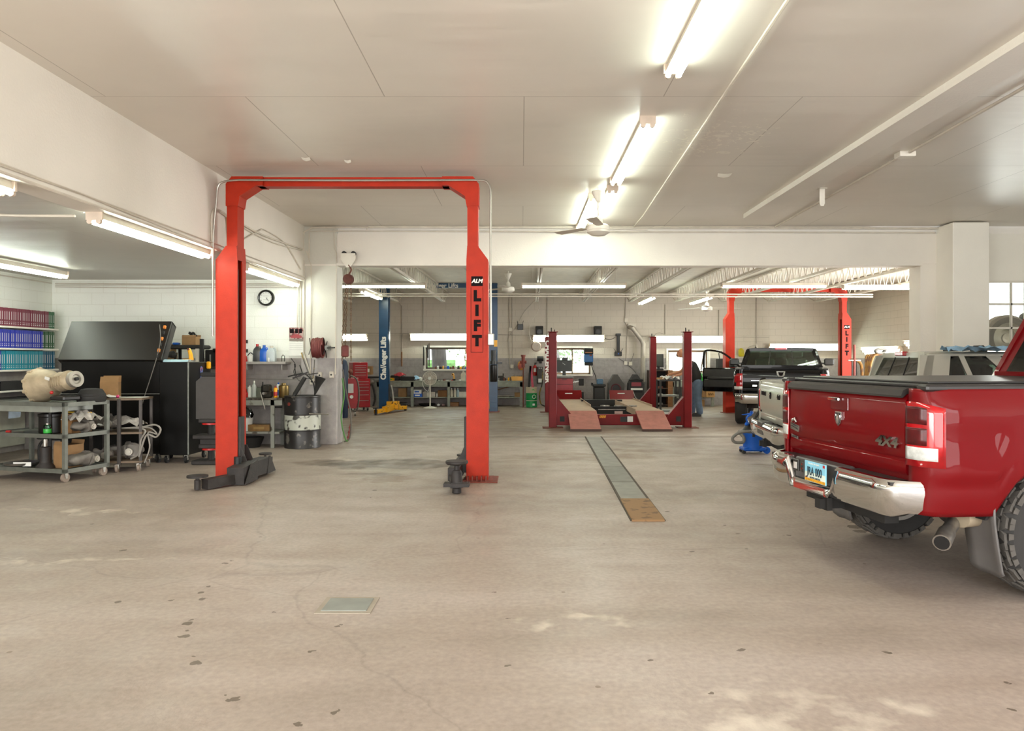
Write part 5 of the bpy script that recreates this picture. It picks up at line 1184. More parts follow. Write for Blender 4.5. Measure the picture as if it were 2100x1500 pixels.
solo('lamp_head', MB().lathe([(.02, -.1), (.05, -.08), (.06, 0), (.02, .04)], axis='x').tube([(.04, 0, 0), (.0, .05, -.08), (-.05, .1, -.2)], .015, 6), BLKM, 'black drill lying against the riser shelf left post', 'tool', (-5.72, 12.42, 1.56))
bottle('bottle', 'clear water bottle with blue label beside the slanted lid', (X(337, 11.3), 11.3, 1.49), .04, .2, glass('clear_plastic', (.85, .9, .92)), PLW, labm=PLB)
r = thing('coffee_maker', 'black and stainless coffee maker on the dark table beside the left lift column', 'coffee maker', (-5.02, 12.6, 1.36))
MB().box(-.22, -.02, -.1, .1, 0, .28, b=.01).box(-.1, .12, -.1, .1, .22, .3, b=.01).build('body', BLK, r); MB().lathe([(.07, 0), (.075, .01), (.075, .2), (.05, .22)], (.06, -.02, 0), 18).build('carafe', mat('brushed_steel', '#cfd0cc', .25, .9), r)
MB().box(-.14, -.12, -.112, -.1, .04, .2).build('gauge', GALV, r)

# black machine beside the left lift column
r = thing('machine_stand', 'black jack-like machine with grey housing standing behind the left lift column', 'machine', (-4.42, 10.75, 0))
DK = mat('charcoal_housing', '#3b3734', .55, var=.15)
rr_ = [(-.18, .64), (.2, .64), (.2, 1.2), (.14, 1.24), (-.1, 1.24), (-.18, 1.17)]
MB().prism(rr_, 'y', -.08, .14).build('housing', DK, r)
for z, x0 in ((.0, -.22), (.36, -.2)):
    MB().box(x0, .18, -.16, .14, z, z+.06, b=.012).build('foot', DUST, r); MB().cyl((0, 0, z+.06), (0, 0, z+.24), .045, n=14).build('post', BLKM, r)
    MB().cyl((0, 0, z+.2), (0, 0, z+.225), .12, n=18).build('red_ring', PLR, r); MB().box(-.14, .14, -.1, .1, z+.225, z+.285, b=.01).build('plate', DUST, r)
MB().box(-.12, .12, -.08, .08, .285, .36).build('spacer', DUST, r)
MB().box(-.12, .12, -.08, .1, 1.24, 1.3, b=.01).build('cap', BLKM, r)

# ================================================================ GREY CART WITH TRANSMISSION
r = thing('utility_cart', 'grey angle-iron cart on casters at the left edge carrying the transmission', 'cart', (-5.5, 9.1, 0), math.atan2(.30, -1)+pi)   # local -x = away to the left
# local frame: x from -1.25 to 0 (0 = near right corner), y from 0 to .62 (away)
GS = mat('grey_cart_steel', '#6b6d65', .5, .3, var=.15, vscale=12)
Lc, Dc = 1.25, .62
for x in (-Lc, 0):
    for y in (0, Dc): MB().box(x-.022, x+.022, y-.022, y+.022, .12, .965).build('leg', GS, r)
for z, nm in ((.13, 'bottom_shelf'), (.55, 'middle_shelf'), (.935, 'top_shelf')):
    MB().box(-Lc, 0, 0, Dc, z, z+.012).box(-Lc-.022, .022, -.022, -.012, z-.02, z+.03).box(-Lc-.022, .022, Dc+.012, Dc+.022, z-.02, z+.03).box(.012, .022, -.02, Dc+.02, z-.02, z+.03).box(-Lc-.022, -Lc-.012, -.02, Dc+.02, z-.02, z+.03).build(nm, GS, r)
MB().box(-Lc+.1, -.22, -.0, Dc, .84, .925, b=.004).build('drawer', mat('grey_drawer', '#8e9188', .45, .2), r)
casters(r, [(-.03, .03), (-.03, Dc-.03), (-Lc+.03, .03), (-Lc+.03, Dc-.03)], .055, mat('caster_wheel', '#8d7d70', .6))
MC = r.matrix_basis.copy(); 
MC = Matrix.Translation(r.location) @ Matrix.Rotation(r.rotation_euler.z, 4, 'Z')
cz = r.rotation_euler.z
def onc(x, y, z): return MC @ Vector((x, y, z))
# transmission
t = thing('transmission', 'tan cast gearbox with bell housing and round output end on the grey cart', 'gearbox', onc(-.46, .26, .947), cz-.12)
AL = mat('cast_aluminium_tan', '#b3a287', .55, .25, var=.18, vscale=7, bump=.3, bscale=30); ALD = mat('cast_dark_oily', '#5e4a36', .55, .2, var=.3, vscale=7)
M_ = T(-.28, 0, .2, ry=radians(90-8))
MB().lathe([(.05, .0), (.2, 0), (.225, .015), (.22, .05), (.2, .1), (.18, .2), (.13, .3), (.11, .34)], n=28, M=M_).build('bell_housing', AL, t)
mb = MB()
for k in range(10): a = 2*pi*k/10; mb.cyl((.21*cos(a), .21*sin(a), -.005), (.21*cos(a), .21*sin(a), .06), .025, n=8, M=M_)
mb.build('flange_lugs', AL, t)
MB().cyl((0, 0, -.02), (0, 0, .01), .2, n=28, M=M_).build('torque_converter', ALD, t)
MB().lathe([(.115, .33), (.12, .36), (.12, .42), (.125, .43), (.12, .44), (.12, .56), (.125, .57), (.115, .6), (.095, .63)], n=22, M=M_).build('gear_case', AL, t)
mb = MB()
for k in range(6): mb.box(-.06, .06, -.125, -.11, .36+.04*k, .375+.04*k, M=M_)
mb.build('case_ribs', AL, t)
MB().box(.1, .36, -.13, .1, .03, .09, b=.015).build('oil_pan', mat('black_pan', '#201d1b', .4), t)
e_ = MB().lathe([(.08, .62), (.1, .64), (.1, .7), (.085, .705), (.06, .7), (.05, .68), (.03, .68)], n=24, M=M_).build('output_housing', mat('bright_casting', '#a39d92', .5, .5), t)
MB().cyl((0, 0, .675), (0, 0, .72), .022, n=12, M=M_).build('output_shaft', BLKM, e_)
MB().sphere((.14, -.13, .13), .022, 6).build('red_plug', PLR, t); MB().box(.0, .08, -.165, -.155, .3, .335, M=T(0, 0, 0, ry=.2)).build('paper_tag', PAPER, t)
solo('torque_converter', MB().lathe([(.02, .0), (.16, 0), (.17, .02), (.17, .07), (.16, .08), (.16, .1), (.15, .11), (.14, .13), (.12, .16), (.05, .17), (.001, .17)], n=28), BLKM, 'black ribbed round part lying behind the gearbox on the grey cart', 'machine part', onc(-.12, .5, .947))
# things on the cart's lower shelves
def casting(name, label, loc, sx, sy, sz, m, seed, rz=0):
    rnd = random.Random(seed); mb = MB(); R = []; nr, na = 15, 18; ph = [rnd.uniform(0, 6) for _ in range(6)]
    for i in range(nr):
        t = i/(nr-1); k = max(.12, (1-abs(2*t-1)**5))**.5*(.72+.16*sin(5*t+ph[0])+.1*sin(13*t+ph[1])); ring = []
        for j in range(na):
            a = 2*pi*j/na; c_, s_ = cos(a), sin(a); q = k*(1+.14*sin(3*a+ph[2]+4*t)+.06*rnd.uniform(-1, 1))/max(.72, (abs(c_)**4+abs(s_)**4)**.25)*.85
            ring.append((sx*(t-.5), sy*.5*q*c_, max(0, sz*.5+sz*.5*q*s_)))
        R.append(ring)
    r_ = thing(name, label, 'machine part', loc, rz); mb.loft(R).build('casting', m, r_)
    MB().prism([(sy*.5*cos(a), sz*.5+sz*.48*sin(a)) for a in [2*pi*q/14 for q in range(14)]], 'x', sx*.08, sx*.13).build('flange', m, r_)
    lg = MB()
    for q in range(5): a = q*1.25; lg.cyl((sx*.06, sy*.46*cos(a), sz*.5+sz*.44*sin(a)), (sx*.16, sy*.46*cos(a), sz*.5+sz*.44*sin(a)), .012, n=8)
    lg.build('flange_bolts', m, r_)
    MB().cyl((sx*.2, -sy*.5-.01, sz*.45), (sx*.2, -sy*.38, sz*.45), sz*.2, n=18).cyl((sx*.2, -sy*.5-.02, sz*.45), (sx*.2, -sy*.4, sz*.45), sz*.12, n=14).build('port', mat('bright_casting', '#a39d92', .5, .5), r_)
    return r_
GC2 = mat('grey_casting', '#77716a', .6, .3, var=.2, vscale=9, bump=.4, bscale=30)
r2 = thing('steel_drum_part', 'black oily round drum on the middle shelf of the grey cart', 'machine part', onc(-.52, .3, .562)); MB().lathe([(.15, 0), (.16, .01), (.16, .2), (.17, .21), (.17, .24), (.12, .25)], n=28).build('body', BLK, r2); MB().cyl((0, 0, .25), (0, 0, .27), .09, n=20).build('lid', BLK, r2)
bottle('jar', 'small green capped jar in front of the oily drum on the grey cart', onc(-.35, .07, .562), .045, .14, glass('green_jar', (.5, .75, .6)), GALV, 'can', cat='jar', labm=PLG)
tt = thing('screwdriver', 'screwdriver with an orange-red handle on the middle shelf of the grey cart', 'tool', onc(-1.02, .08, .58), cz+.1); MB().cyl((-.0, 0, 0), (.06, 0, 0), .017, n=10).build('handle', PLR, tt); MB().cyl((.06, 0, 0), (.25, 0, 0), .006, n=6).build('blade', STL, tt)
t = thing('pump_stand', 'dark cylindrical post stand with bell base on the bottom shelf of the grey cart', 'machine part', onc(-.42, .1, .142)); MB().lathe([(.11, 0), (.1, .03), (.065, .07), (.06, .1), (.06, .26), (.045, .27)], n=24).build('base', DUST, t); MB().cyl((0, 0, .27), (0, 0, .36), .025, n=12).build('threaded_stud', GALV, t); MB().cyl((.03, .05, .05), (.03, .05, .8), .02, n=8).build('rod', BLKM, t)
t = thing('drain_pan', 'shallow round metal pan with a white bracket on the bottom shelf of the grey cart', 'pan', onc(-.85, .15, .142)); MB().lathe([(.12, 0), (.19, .03), (.2, .055), (.19, .055), (.12, .01), (.001, .01)], n=28).build('pan', STL, t); MB().box(-.02, .2, -.14, -.13, .02, .07).build('bracket', PAPER, t)
t = thing('tubular_frame', 'bent black tube frame with a seat pad standing under the grey cart shelf', 'stool', onc(-.72, .5, .142))
for s in (-1, 1): MB().tube(smoothpath([(s*.2, 0, 0), (s*.2, 0, .22), (s*.12, 0, .3), (0, 0, .31)], 4), .018, 8).build('leg', BLKM, t)
MB().box(-.18, .12, -.1, .1, .315, .35, b=.02).build('seat', BLKM, t)
cbox('cardboard_box', (.2, .26, .28), CARD, 'tall cardboard box on the bottom shelf of the grey cart behind its front post', 'box', onc(-.27, .3, .142), cz, flaps=.05)
casting('gearbox_part', 'long grey cast gearbox case along the right side of the grey cart bottom shelf', onc(-.07, .33, .145), .5, .22, .2, GC2, 15, cz+pi/2+.1)
casting('gearbox_part', 'grey lumpy casting on the middle shelf at the right side of the grey cart', onc(-.08, .32, .565), .32, .22, .18, GC2, 19, cz+pi/2)
solo('plastic_bag', MB().grid([[(.05*(i-3)+.015*sin(j*3+i), .06*(j-3), .1+.1*cos((i-3)*.5)*cos((j-3)*.5)+.035*sin(i*4+j*2.3)) for j in range(7)] for i in range(7)]), mat('crinkled_plastic', '#b5afa8', .15, var=.3, vscale=20, spec=1.), 'crinkled clear bag over the casting on the grey cart middle shelf', 'plastic bag', onc(-.12, .36, .64), cz)
cbox('cardboard_box', (.22, .3, .24), mat('brown_carton', '#85603a', .8), 'brown carton behind the front post on the middle shelf of the grey cart', 'box', onc(-.3, .42, .562), cz)
solo('wooden_stick', MB().box(-.2, .25, -.015, .015, 0, .02), mat('yellow_stick', '#c9a53a', .6), 'yellow folding ruler lying across the brown carton on the cart', 'ruler', onc(-.3, .42, .803), cz)

# ================================================================ SECOND, DARK CART
r = thing('utility_cart', 'dark steel cart with thin posts behind the grey cart, wires hanging from it', 'cart', (X(292, 10.0), 10.0, 0), .2)
DC = mat('dark_cart_steel', '#3a3430', .5, .3, var=.25, vscale=10)
Lc, Dc = .62, .5
for x in (-Lc, -.02):
    for y in (0, Dc): MB().box(x-.018, x+.018, y-.018, y+.018, .1, .965).build('leg', DC, r)
MB().box(-.28-.022, -.28+.022, -.03, .01, .1, .965).build('leg', DC, r)
for z, nm in ((.12, 'bottom_shelf'), (.5, 'middle_shelf'), (.945, 'top_shelf')): MB().box(-Lc-.02, 0, -.02, Dc+.02, z, z+.025).build(nm, mat('rusty_shelf', '#6b5a48', .6, .2, var=.25, vscale=9), r)
casters(r, [(-.05, .03), (-.3, -.02), (-Lc+.03, .03), (-.05, Dc-.03)], .05, mat('caster_wheel', '#8d7d70', .6))
M2 = Matrix.Translation(r.location) @ Matrix.Rotation(.2, 4, 'Z')
def ond(x, y, z): return M2 @ Vector((x, y, z))
casting('gearbox_part', 'long grey cast gearbox case on the bottom shelf of the dark cart', ond(-.3, .22, .145), .52, .24, .24, GC2, 5, .2)
casting('gearbox_part', 'grey cast cover with round port on the bottom shelf between the carts', ond(-.48, .0, .145), .26, .18, .2, GC2, 8, .1)
casting('gearbox_part', 'lumpy grey wrapped casting on the middle shelf between the two carts', ond(-.5, .2, .525), .34, .26, .24, GC2, 9, .1)
solo('plastic_bag', MB().grid([[(.09*(i-3)+.02*sin(j*3+i), .05*(j-3), .12+.1*cos((i-3)*.5)*cos((j-3)*.5)+.03*sin(i*4+j*2.3)) for j in range(7)] for i in range(7)]), mat('crinkled_plastic', '#b5afa8', .15, var=.3, vscale=20, spec=1.), 'crinkled clear plastic bag on the middle shelf of the dark cart', 'plastic bag', ond(-.3, .22, .5))
solo('wire_harness', MB().tube(smoothpath([(-.3, 0, .03), (0, -.02, .05), (.18, -.04, .08), (.26, -.05, .02), (.2, -.05, -.08), (.08, -.05, -.05), (.02, -.06, -.2), (-.02, -.06, -.34)], 6), .012, 6).tube(smoothpath([(-.1, 0, .03), (.12, -.05, .04), (.22, -.07, -.04), (.1, -.06, -.02), (.12, -.06, -.22), (.05, -.06, -.42)], 6), .009, 6).tube(smoothpath([(-.2, .05, .03), (.05, -.04, .01), (.0, -.05, -.12), (-.03, -.05, -.3), (-.14, -.04, -.37)], 6), .012, 6), mat('grey_wire', '#8e8981', .5), 'grey wiring harness coiled over the end of the dark cart shelf', 'wires', ond(0, .02, .54))
solo('cloth', MB().grid([[(x*.05, y*.05, .012*abs(sin(x+y))+.01*(3-abs(x))) for y in range(-2, 3)] for x in range(-3, 4)]), PAPER, 'white rag lying on the top shelf of the dark cart', 'cloth', ond(-.5, .2, .972))
solo('paper_sheet', MB().box(-.18, .18, -.1, .1, 0, .004), PAPER, 'white paper sheet on the right end of the dark cart top', 'paper', ond(-.2, .25, .972))
solo('knob', MB().sphere((0, 0, .02), .022, 8), mat('pink_plastic', '#c4356c', .4), 'small pink knob on the dark cart top beside the paper', 'knob', ond(-.33, .1, .972))
solo('knob', MB().sphere((0, 0, .02), .026, 8), PLR, 'small red ball on the far corner of the grey cart top', 'knob', onc(-.02, .55, .965))
cbox('cardboard_box', (.22, .2, .2), CARD, 'open cardboard box behind the gearbox on the dark cart top', 'box', ond(-.5, .37, .972), .3, flaps=.09)

# ================================================================ CLOCK, CALENDAR, SHELF, BENCH, DRUM
r = thing('wall_clock', 'round black-rimmed wall clock on the white block wall', 'clock', (X(545, 13.15), 13.17, Z(611, 13.15)))
MB().lathe([(.105, 0), (.108, -.035), (.128, -.045), (.14, -.03), (.142, .02)], n=40, axis='y').build('rim', BLK, r)
MB().cyl((0, -.012, 0), (0, .02, 0), .112, n=36).build('dial', mat('clock_dial', '#dcdbd6', .5, var=.02), r)
mb = MB()
for k in range(12):
    a = 2*pi*k/12; text('numeral', str(k if k else 12), .024, LETB, r, T(.09*sin(a), -.014, .09*cos(a)) @ FACE, .001)
MB().bar((0, -.016, 0), (.045, -.016, -.055), .006, .006).build('minute_hand', LETB, r); MB().bar((0, -.017, 0), (.035, -.017, -.008), .008, .006).build('hour_hand', LETB, r)
MB().box(-.05, .05, -.015, -.012, .028, .032).box(-.045, .045, -.015, -.012, -.04, -.036).build('dial_print', LETB, r)
r = thing('wall_calendar', 'wall calendar with a picture of a red car and white date sheet', 'calendar', (X(607, 13.05), 13.07, Z(700, 13.05)))
cal = mat('calendar_picture', '#a98f87', .5, col2='#6e2b2b', thr=.5, vscale=14)
MB().box(-.12, .12, -.006, 0, .0, .235).build('picture', cal, r)
MB().box(-.12, .12, -.008, -.006, .0, .04).build('picture_ground', mat('calendar_ground', '#7d7168', .5), r)
MB().prism([(-.085, .055), (.09, .055), (.1, .08), (.07, .095), (.04, .12), (-.03, .12), (-.06, .095), (-.095, .085)], 'y', -.01, -.007).build('picture_car', mat('calendar_red', '#8f1d24', .4), r)
MB().box(-.11, -.04, -.009, -.006, .14, .21).box(-.02, .03, -.009, -.006, .14, .21).box(.05, .1, -.009, -.006, .14, .21).build('picture_windows', LETB, r)
MB().box(-.125, .12, -.006, 0, -.19, -.008).build('date_sheet', PAPER, r); MB().box(-.13, .11, -.01, -.001, -.25, -.185, M=T(0, 0, 0, 0)).build('lower_sheet', PAPER, r)
for k in range(4): MB().box(-.115, .11, -.0075, -.006, -.045-.035*k, -.043-.035*k).build('date_line', GRYS, r)
# wall shelf with jugs
sx0, sx1 = X(498, 12.95), X(588, 12.95); zs_ = Z(742, 12.95)
r = thing('wall_shelf', 'grey wall shelf holding jugs under the clock', 'shelf', ((sx0+sx1)/2, 13.04, zs_)); MB().box(-(sx1-sx0)/2-.3, (sx1-sx0)/2, -.16, .16, -.045, 0, b=.005).build('shelf_board', mat('grey_shelf_paint', '#9b958f', .6), r)
for x in (-.3, .3): MB().box(x-.01, x+.01, -.12, .16, -.14, -.045).build('bracket', mat('grey_shelf_paint', '#9b958f', .6), r)
def sh(px): return (X(px, 12.95), 12.97, zs_+.001)
bottle('oil_jug', 'dark grey oil jug with red cap on the wall shelf under the clock', sh(527), .06, .3, mat('charcoal_plastic', '#3a3a3a', .4), PLR, 'jug', labm=None)
bottle('oil_jug', 'bright blue jug on the wall shelf under the clock', sh(541), .062, .28, PLB, PLB, 'jug')
bottle('oil_jug', 'translucent white jug with blue liquid on the wall shelf', sh(556), .072, .27, mat('milky_plastic', '#b9c2c4', .35), OFFW, 'jug')
bottle('can', 'small red can at the left of the wall shelf beside the lift column', sh(503), .04, .1, PLR, PLR, 'can', cat='can')
t = thing('bucket', 'small white tub full of parts on the wall shelf left of the jugs', 'tub', sh(513)); MB().lathe([(.05, 0), (.065, .1), (.06, .1), (.045, .01), (.001, .01)], n=18).build('tub', PLW, t); MB().tube(smoothpath([(-.05, 0, .1), (.0, 0, .15), (.05, .02, .11), (.06, -.02, .14)], 4), .008, 5).build('parts', BLKM, t)
bottle('can', 'short white cup in front of the jugs on the wall shelf', (X(550, 12.86), 12.88, zs_), .018, .07, PAPER, PAPER, 'can', cat='cup')
bottle('glass_jar', 'clear glass jar near the right end of the wall shelf', sh(580), .03, .12, glass('clear_jar', (.9, .92, .9)), GALV, 'can', cat='jar')
for py, lab in ((661+40, 'upper'), (720, 'lower')): solo('wall_bracket', MB().box(-.04, .04, -.03, .0, -.03, .03), BLKM, '%s black bracket on the block wall just right of the left lift column' % lab, 'bracket', (X(503, 13.15), 13.17, Z(py, 13.15)))
# bench
bx1 = X(583, 12.7); zb1 = .835
r = thing('workbench', 'small grey steel workbench with lower shelf between left lift column and drum', 'workbench', (bx1-.5, 12.88, 0))
WB = mat('worn_bench_paint', '#8e8f86', .55, .2, col2='#4a3f35', thr=.62, vscale=6)
MB().box(-.35, .5, -.3, .27, zb1-.04, zb1, b=.004).build('bench_top', mat('worn_bench_top', '#6f675c', .5, .3, col2='#3f372f', thr=.5, vscale=5), r); MB().box(-.35, .5, -.3, -.29, zb1-.12, zb1-.03).build('apron', WB, r)
MB().box(-.35, .45, -.28, .27, .24, .27).build('lower_shelf', WB, r)
for x in (-.32, .34): MB().box(x-.03, x+.03, -.3, -.27, 0, zb1-.03).build('leg', WB, r); MB().box(x-.03, x+.03, .22, .25, 0, zb1-.03).build('leg', WB, r)
def bn(px, y=12.85): return (X(px, y), y, zb1+.001)
bottle('spray_can', 'white spray can on the small workbench, leftmost of the pair', bn(512), .033, .2, PLW, PLW, 'can', labm=None, cat='spray can')
bottle('bottle', 'clear spray bottle beside the white spray can on the small workbench', bn(521), .038, .28, mat('clearish', '#b5bab4', .2), PLW)
bottle('spray_can', 'red and yellow spray can on the small workbench', bn(565, 12.75), .032, .19, PLY, PLR, 'can', labm=PLR, cat='spray can')
bottle('spray_can', 'blue and white spray can behind the red and yellow one on the small workbench', bn(571), .03, .25, PLW, PLB, 'can', labm=PLB, cat='spray can')
bottle('pot', 'brassy metal pot on the right end of the small workbench', bn(582), .085, .24, mat('brass_pot', '#8d7748', .35, .8, var=.2), mat('brass_pot', '#8d7748', .35, .8), 'can', cat='pot')
r = thing('bench_vise', 'dark rusty bench vise with long handle on the small workbench', 'vise', bn(548, 12.68)); MB().box(-.07, .07, -.07, .1, 0, .12, b=.02).box(-.05, .06, -.12, -.02, .1, .22, b=.02).box(-.05, .06, .02, .08, .1, .22, b=.02).build('body', mat('rusty_vise', '#2f2a22', .6, .4, var=.3), r); MB().cyl((-.06, -.16, .1), (.03, -.2, -.18), .009, n=8).build('handle', GALV, r); MB().cyl((0, -.2, .08), (0, .0, .08), .022, n=10).build('screw', STL, r)
cbox('tool_box', (.2, .2, .16), mat('greenish_box', '#6b6d5f', .6), 'greenish box behind the vise on the small workbench', 'box', bn(534, 13.0))
bottle('bottle', 'black pump bottle beside the vise on the small workbench', bn(539, 12.9), .03, .26, BLK, BLK)
solo('red_can', MB().lathe([(.05, 0), (.055, .01), (.055, .07), (.02, .09), (.012, .14)]), PLR, 'small red oil can on the small workbench next to the lift column', 'can', bn(504))
def bs(px, y=12.8): return (X(px, y), y, .272)
t = thing('bucket', 'white bucket with clear plastic liner under the small workbench', 'bucket', bs(505)); MB().lathe([(.09, 0), (.11, .22), (.105, .22), (.085, .01), (.001, .01)], n=22).build('bucket', PLW, t); MB().lathe([(.1, .2), (.13, .27), (.09, .36), (.05, .4)], n=10).build('liner', glass('thin_liner', (.8, .82, .82)), t)
cbox('wooden_crate', (.36, .2, .11), mat('wet_wood', '#7d5a2a', .5, var=.3, vscale=9), 'low brown wooden crate on the lower shelf of the small workbench', 'crate', bs(535), lab=mat('crate_slat', '#9a7a45', .6))
solo('oil_pan', MB().lathe([(.15, 0), (.21, .15), (.215, .17), (.195, .165), (.14, .02), (.001, .02)], n=26), BLKM, 'black plastic oil pan on the floor under the small workbench', 'pan', (X(510, 12.65), 12.75, 0))
# drum
DX, DY = X(620, 12.72), 12.74
r = thing('oil_drum', 'black steel drum with a chipped white band, funnels on top', 'drum', (DX, DY, 0))
DB = mat('black_drum_paint', '#24211f', .4, col2='#6b655d', thr=.62, vscale=7); DW = mat('white_drum_band', '#bdbfb2', .45, col2='#3d3a33', thr=.6, vscale=8)
R_ = .295
MB().lathe([(R_-.005, 0), (R_+.004, .006), (R_+.004, .02), (R_-.002, .03), (R_-.002, .285), (R_+.007, .292), (R_+.007, .302), (R_-.001, .31)], n=40).build('lower_band', DB, r)
MB().lathe([(R_, .309), (R_+.001, .31), (R_+.001, .55), (R_, .551)], n=40).build('white_band', DW, r)
MB().lathe([(R_-.001, .55), (R_+.007, .558), (R_+.007, .568), (R_-.002, .576), (R_-.002, .84), (R_+.006, .85), (R_+.006, .868), (R_-.006, .872), (R_-.012, .855), (.001, .855)], n=40).build('upper_band', DB, r)
MB().cyl((-.0, -R_-.002, .74), (-.0, -R_+.01, .74), .03, n=12, M=T(0, 0, 0, -.55)).build('red_sticker', mat('faded_red', '#8a3a2e', .6), r)
MB().cyl((R_*.6, -R_*.8, .58), (R_+.2, -R_*.8, .57), .012, n=8).build('drain_tap', STL, r)
MB().cyl((-R_-.02, -.1, .68), (-R_-.14, -.1, .68), .014, n=8).build('side_handle', BLKM, r)
zt_ = .858
t = thing('grease_gun', 'black chrome-banded grease pump leaning out of the drum top', 'pump', (DX-.05, DY, zt_)); MB().cyl((-.1, 0, 0), (.08, .05, .32), .034, n=14).build('barrel', BLK, t); MB().cyl((-.085, -.01, .03), (.065, .04, .3), .036, n=8).build('band', BLKM, t)
MB().tube(smoothpath([(-.2, 0, .33), (.0, .05, .38), (.1, .05, .36), (.22, .03, .22), (.26, 0, .02)], 5), .012, 6).build('hose', BLKM, t); MB().bar((-.12, 0, .3), (.12, .05, .4), .02, .03).bar((.1, .05, .36), (.3, .05, .39), .012, .016).build('lever', DUST, t)
t = solo('funnel', MB().lathe([(.006, 0), (.02, .06), (.05, .2), (.09, .33), (.092, .335), (.085, .33), (.01, .06)], n=20, M=T(0, 0, 0, 0, 0, .32)), BLKM, 'tall black plastic funnel standing in the drum top', 'funnel', (DX+.2, DY-.02, zt_))
# hose reel
r = thing('hose_reel', 'wall hose reel wound with dark red air hose on the left pier', 'hose reel', (X(653, 12.95), 12.93, Z(714, 12.95)))
mb = MB(); pts = []
for i in range(150):
    a = i*2*pi/20; pts.append((-.09+.024*(i/20), (.13+.01*sin(i*.37))*cos(a), (.16+.008*sin(i*.7))*sin(a)))
MB().tube(pts, .015, 6).build('hose', mat('dark_red_hose', '#6d2f2c', .6, var=.15), r)
for s in (-.12, .12): 
    m_ = MB()
    for k in range(4): m_.bar((s, 0, 0), (s, .17*cos(k*pi/2+.6), .2*sin(k*pi/2+.6)), .012, .012)
    m_.build('reel_arms', BLK, r)
MB().box(.12, .18, -.03, .16, -.04, .04).build('bracket', GRYS, r); MB().cyl((.16, -.04, .0), (.3, -.04, .005), .01, n=8).build('handle', BLKM, r)
solo('hose', MB().tube(smoothpath([(0, 0, 0), (-.01, 0, -.18), (-.04, .02, -.33), (-.1, .03, -.25), (-.18, .03, -.05), (-.24, .05, .12)], 6), .009, 6), mat('yellow_grey_hose', '#a88a3c', .5, col2='#5b574f', thr=.5, vscale=4), 'thin yellow and grey air line hanging from the hose reel', 'hose', (X(645, 12.95), 12.95, Z(738, 12.95)))
solo('cable', MB().tube(smoothpath([(0, 0, 0), (.08, 0, -.12), (.05, 0, -.25), (.16, 0, -.4), (.3, 0, -.35), (.42, 0, -.42)], 6), .006, 5).tube(smoothpath([(.06, 0, -.1), (.1, -.02, -.3), (.2, -.02, -.28), (.15, 0, -.12)], 5), .008, 5), BLKM, 'tangle of black cables on the wall above the drum', 'cable', (X(597, 13.08), 13.07, Z(735, 13.08)))
solo('wooden_stick', MB().bar((0, 0, 0), (.13, -.02, -.38), .016, .016), OFFW, 'white stick hanging slanted below the calendar', 'stick', (X(622, 13.05), 13.05, Z(722, 13.05)))

# ================================================================ CHAIN HOIST
hx = X(715, 13.0)
r = thing('chain_hoist', 'chain hoist with white triangular trolley hanging on the rear header', 'hoist', (hx, 13.0, 0))
zt2 = Z(520, 13.0)
MB().prism([(-.12, zt2), (.12, zt2), (.13, zt2-.1), (.035, zt2-.24), (-.035, zt2-.24), (-.13, zt2-.1)], 'y', -.03, -.018).build('trolley_plate', WHT, r)
for s in (-1, 1):
    w_ = MB().cyl((s*.08, -.01, zt2-.0), (s*.08, .055, zt2-.0), .04, n=18).build('trolley_wheel', BLKM, r); MB().cyl((s*.085, -.04, zt2-.04), (s*.085, -.03, zt2-.04), .018, n=12).build('bolt_head', WHT, w_)
MB().tube(smoothpath([(0, -.02, zt2-.2), (.05, -.02, zt2-.28), (.01, -.02, zt2-.36)], 4), .014, 8).build('hook', BROWN, r)
RH = mat('rusty_hoist', '#5a3027', .7, .2, var=.3, vscale=14)
MB().lathe([(.03, -.06), (.085, -.05), (.09, .05), (.03, .06)], (0, -.02, Z(573, 13)), 14, axis='y').build('gear_block', RH, r)
def chain(pts, m, parent, name='chain', st=.045, rr=.006):
    mb = MB(); pts = [Vector(p) for p in pts]; L_ = 0; k = 0
    for a, b in zip(pts[:-1], pts[1:]):
        n = max(1, int((b-a).length/st)); d = (b-a).normalized()
        for i in range(n):
            c = a+(b-a)*((i+.5)/n); u = Vector((1, 0, 0)) if k % 2 else Vector((0, 1, 0)); k += 1
            mb.tube([c+d*st*.62*cos(q)+u*.013*sin(q) for q in [2*pi*j/6 for j in range(6)]], rr, 4, closed=True)
    return mb.build(name, m, parent)
CH = mat('brown_chain', '#6e5540', .6, .4, var=.2)
zb2 = Z(583, 13)
chain([(-.04, -.02, zb2), (-.1, -.05, 1.75), (-.1, -.05, 1.4)], CH, r); chain([(-.01, -.02, zb2), (-.05, -.03, 1.9), (-.05, -.03, 1.5)], CH, r); chain([(.045, -.02, zb2), (.045, -.02, 1.45)], CH, r)
solo('cable', MB().tube(smoothpath([(0, 0, 0), (.03, 0, -.3), (-.02, 0, -.7), (.05, 0, -1.05), (.1, 0, -1.1)], 6), .014, 6), mat('green_hose', '#4d7c3a', .5), 'green hose hanging down the inner edge of the left pier', 'hose', (X(702, 13.2), 13.2, 1.15))
solo('cable', MB().tube(smoothpath([(0, 0, .1), (.06, 0, -.3), (.14, 0, -.7), (.12, 0, -1.1), (.02, 0, -1.17)], 6), .014, 6), mat('grey_hose', '#5b554c', .5), 'dark grey hose hanging beside the green hose at the left pier', 'hose', (X(703, 13.3), 13.3, 1.2))
ch = bpy.data.objects.new('x', None); bpy.data.objects.remove(ch)
mbc = MB(); 
o = chain([(X(719, 13.6), 13.6, Z(870, 13.6)), (X(713, 13.6), 13.6, .012)], mat('red_chain', '#9e4a48', .5), None, 'red_chain', .04, .012); tag(o, 'red plastic chain hanging low beside the left pier', 'chain')
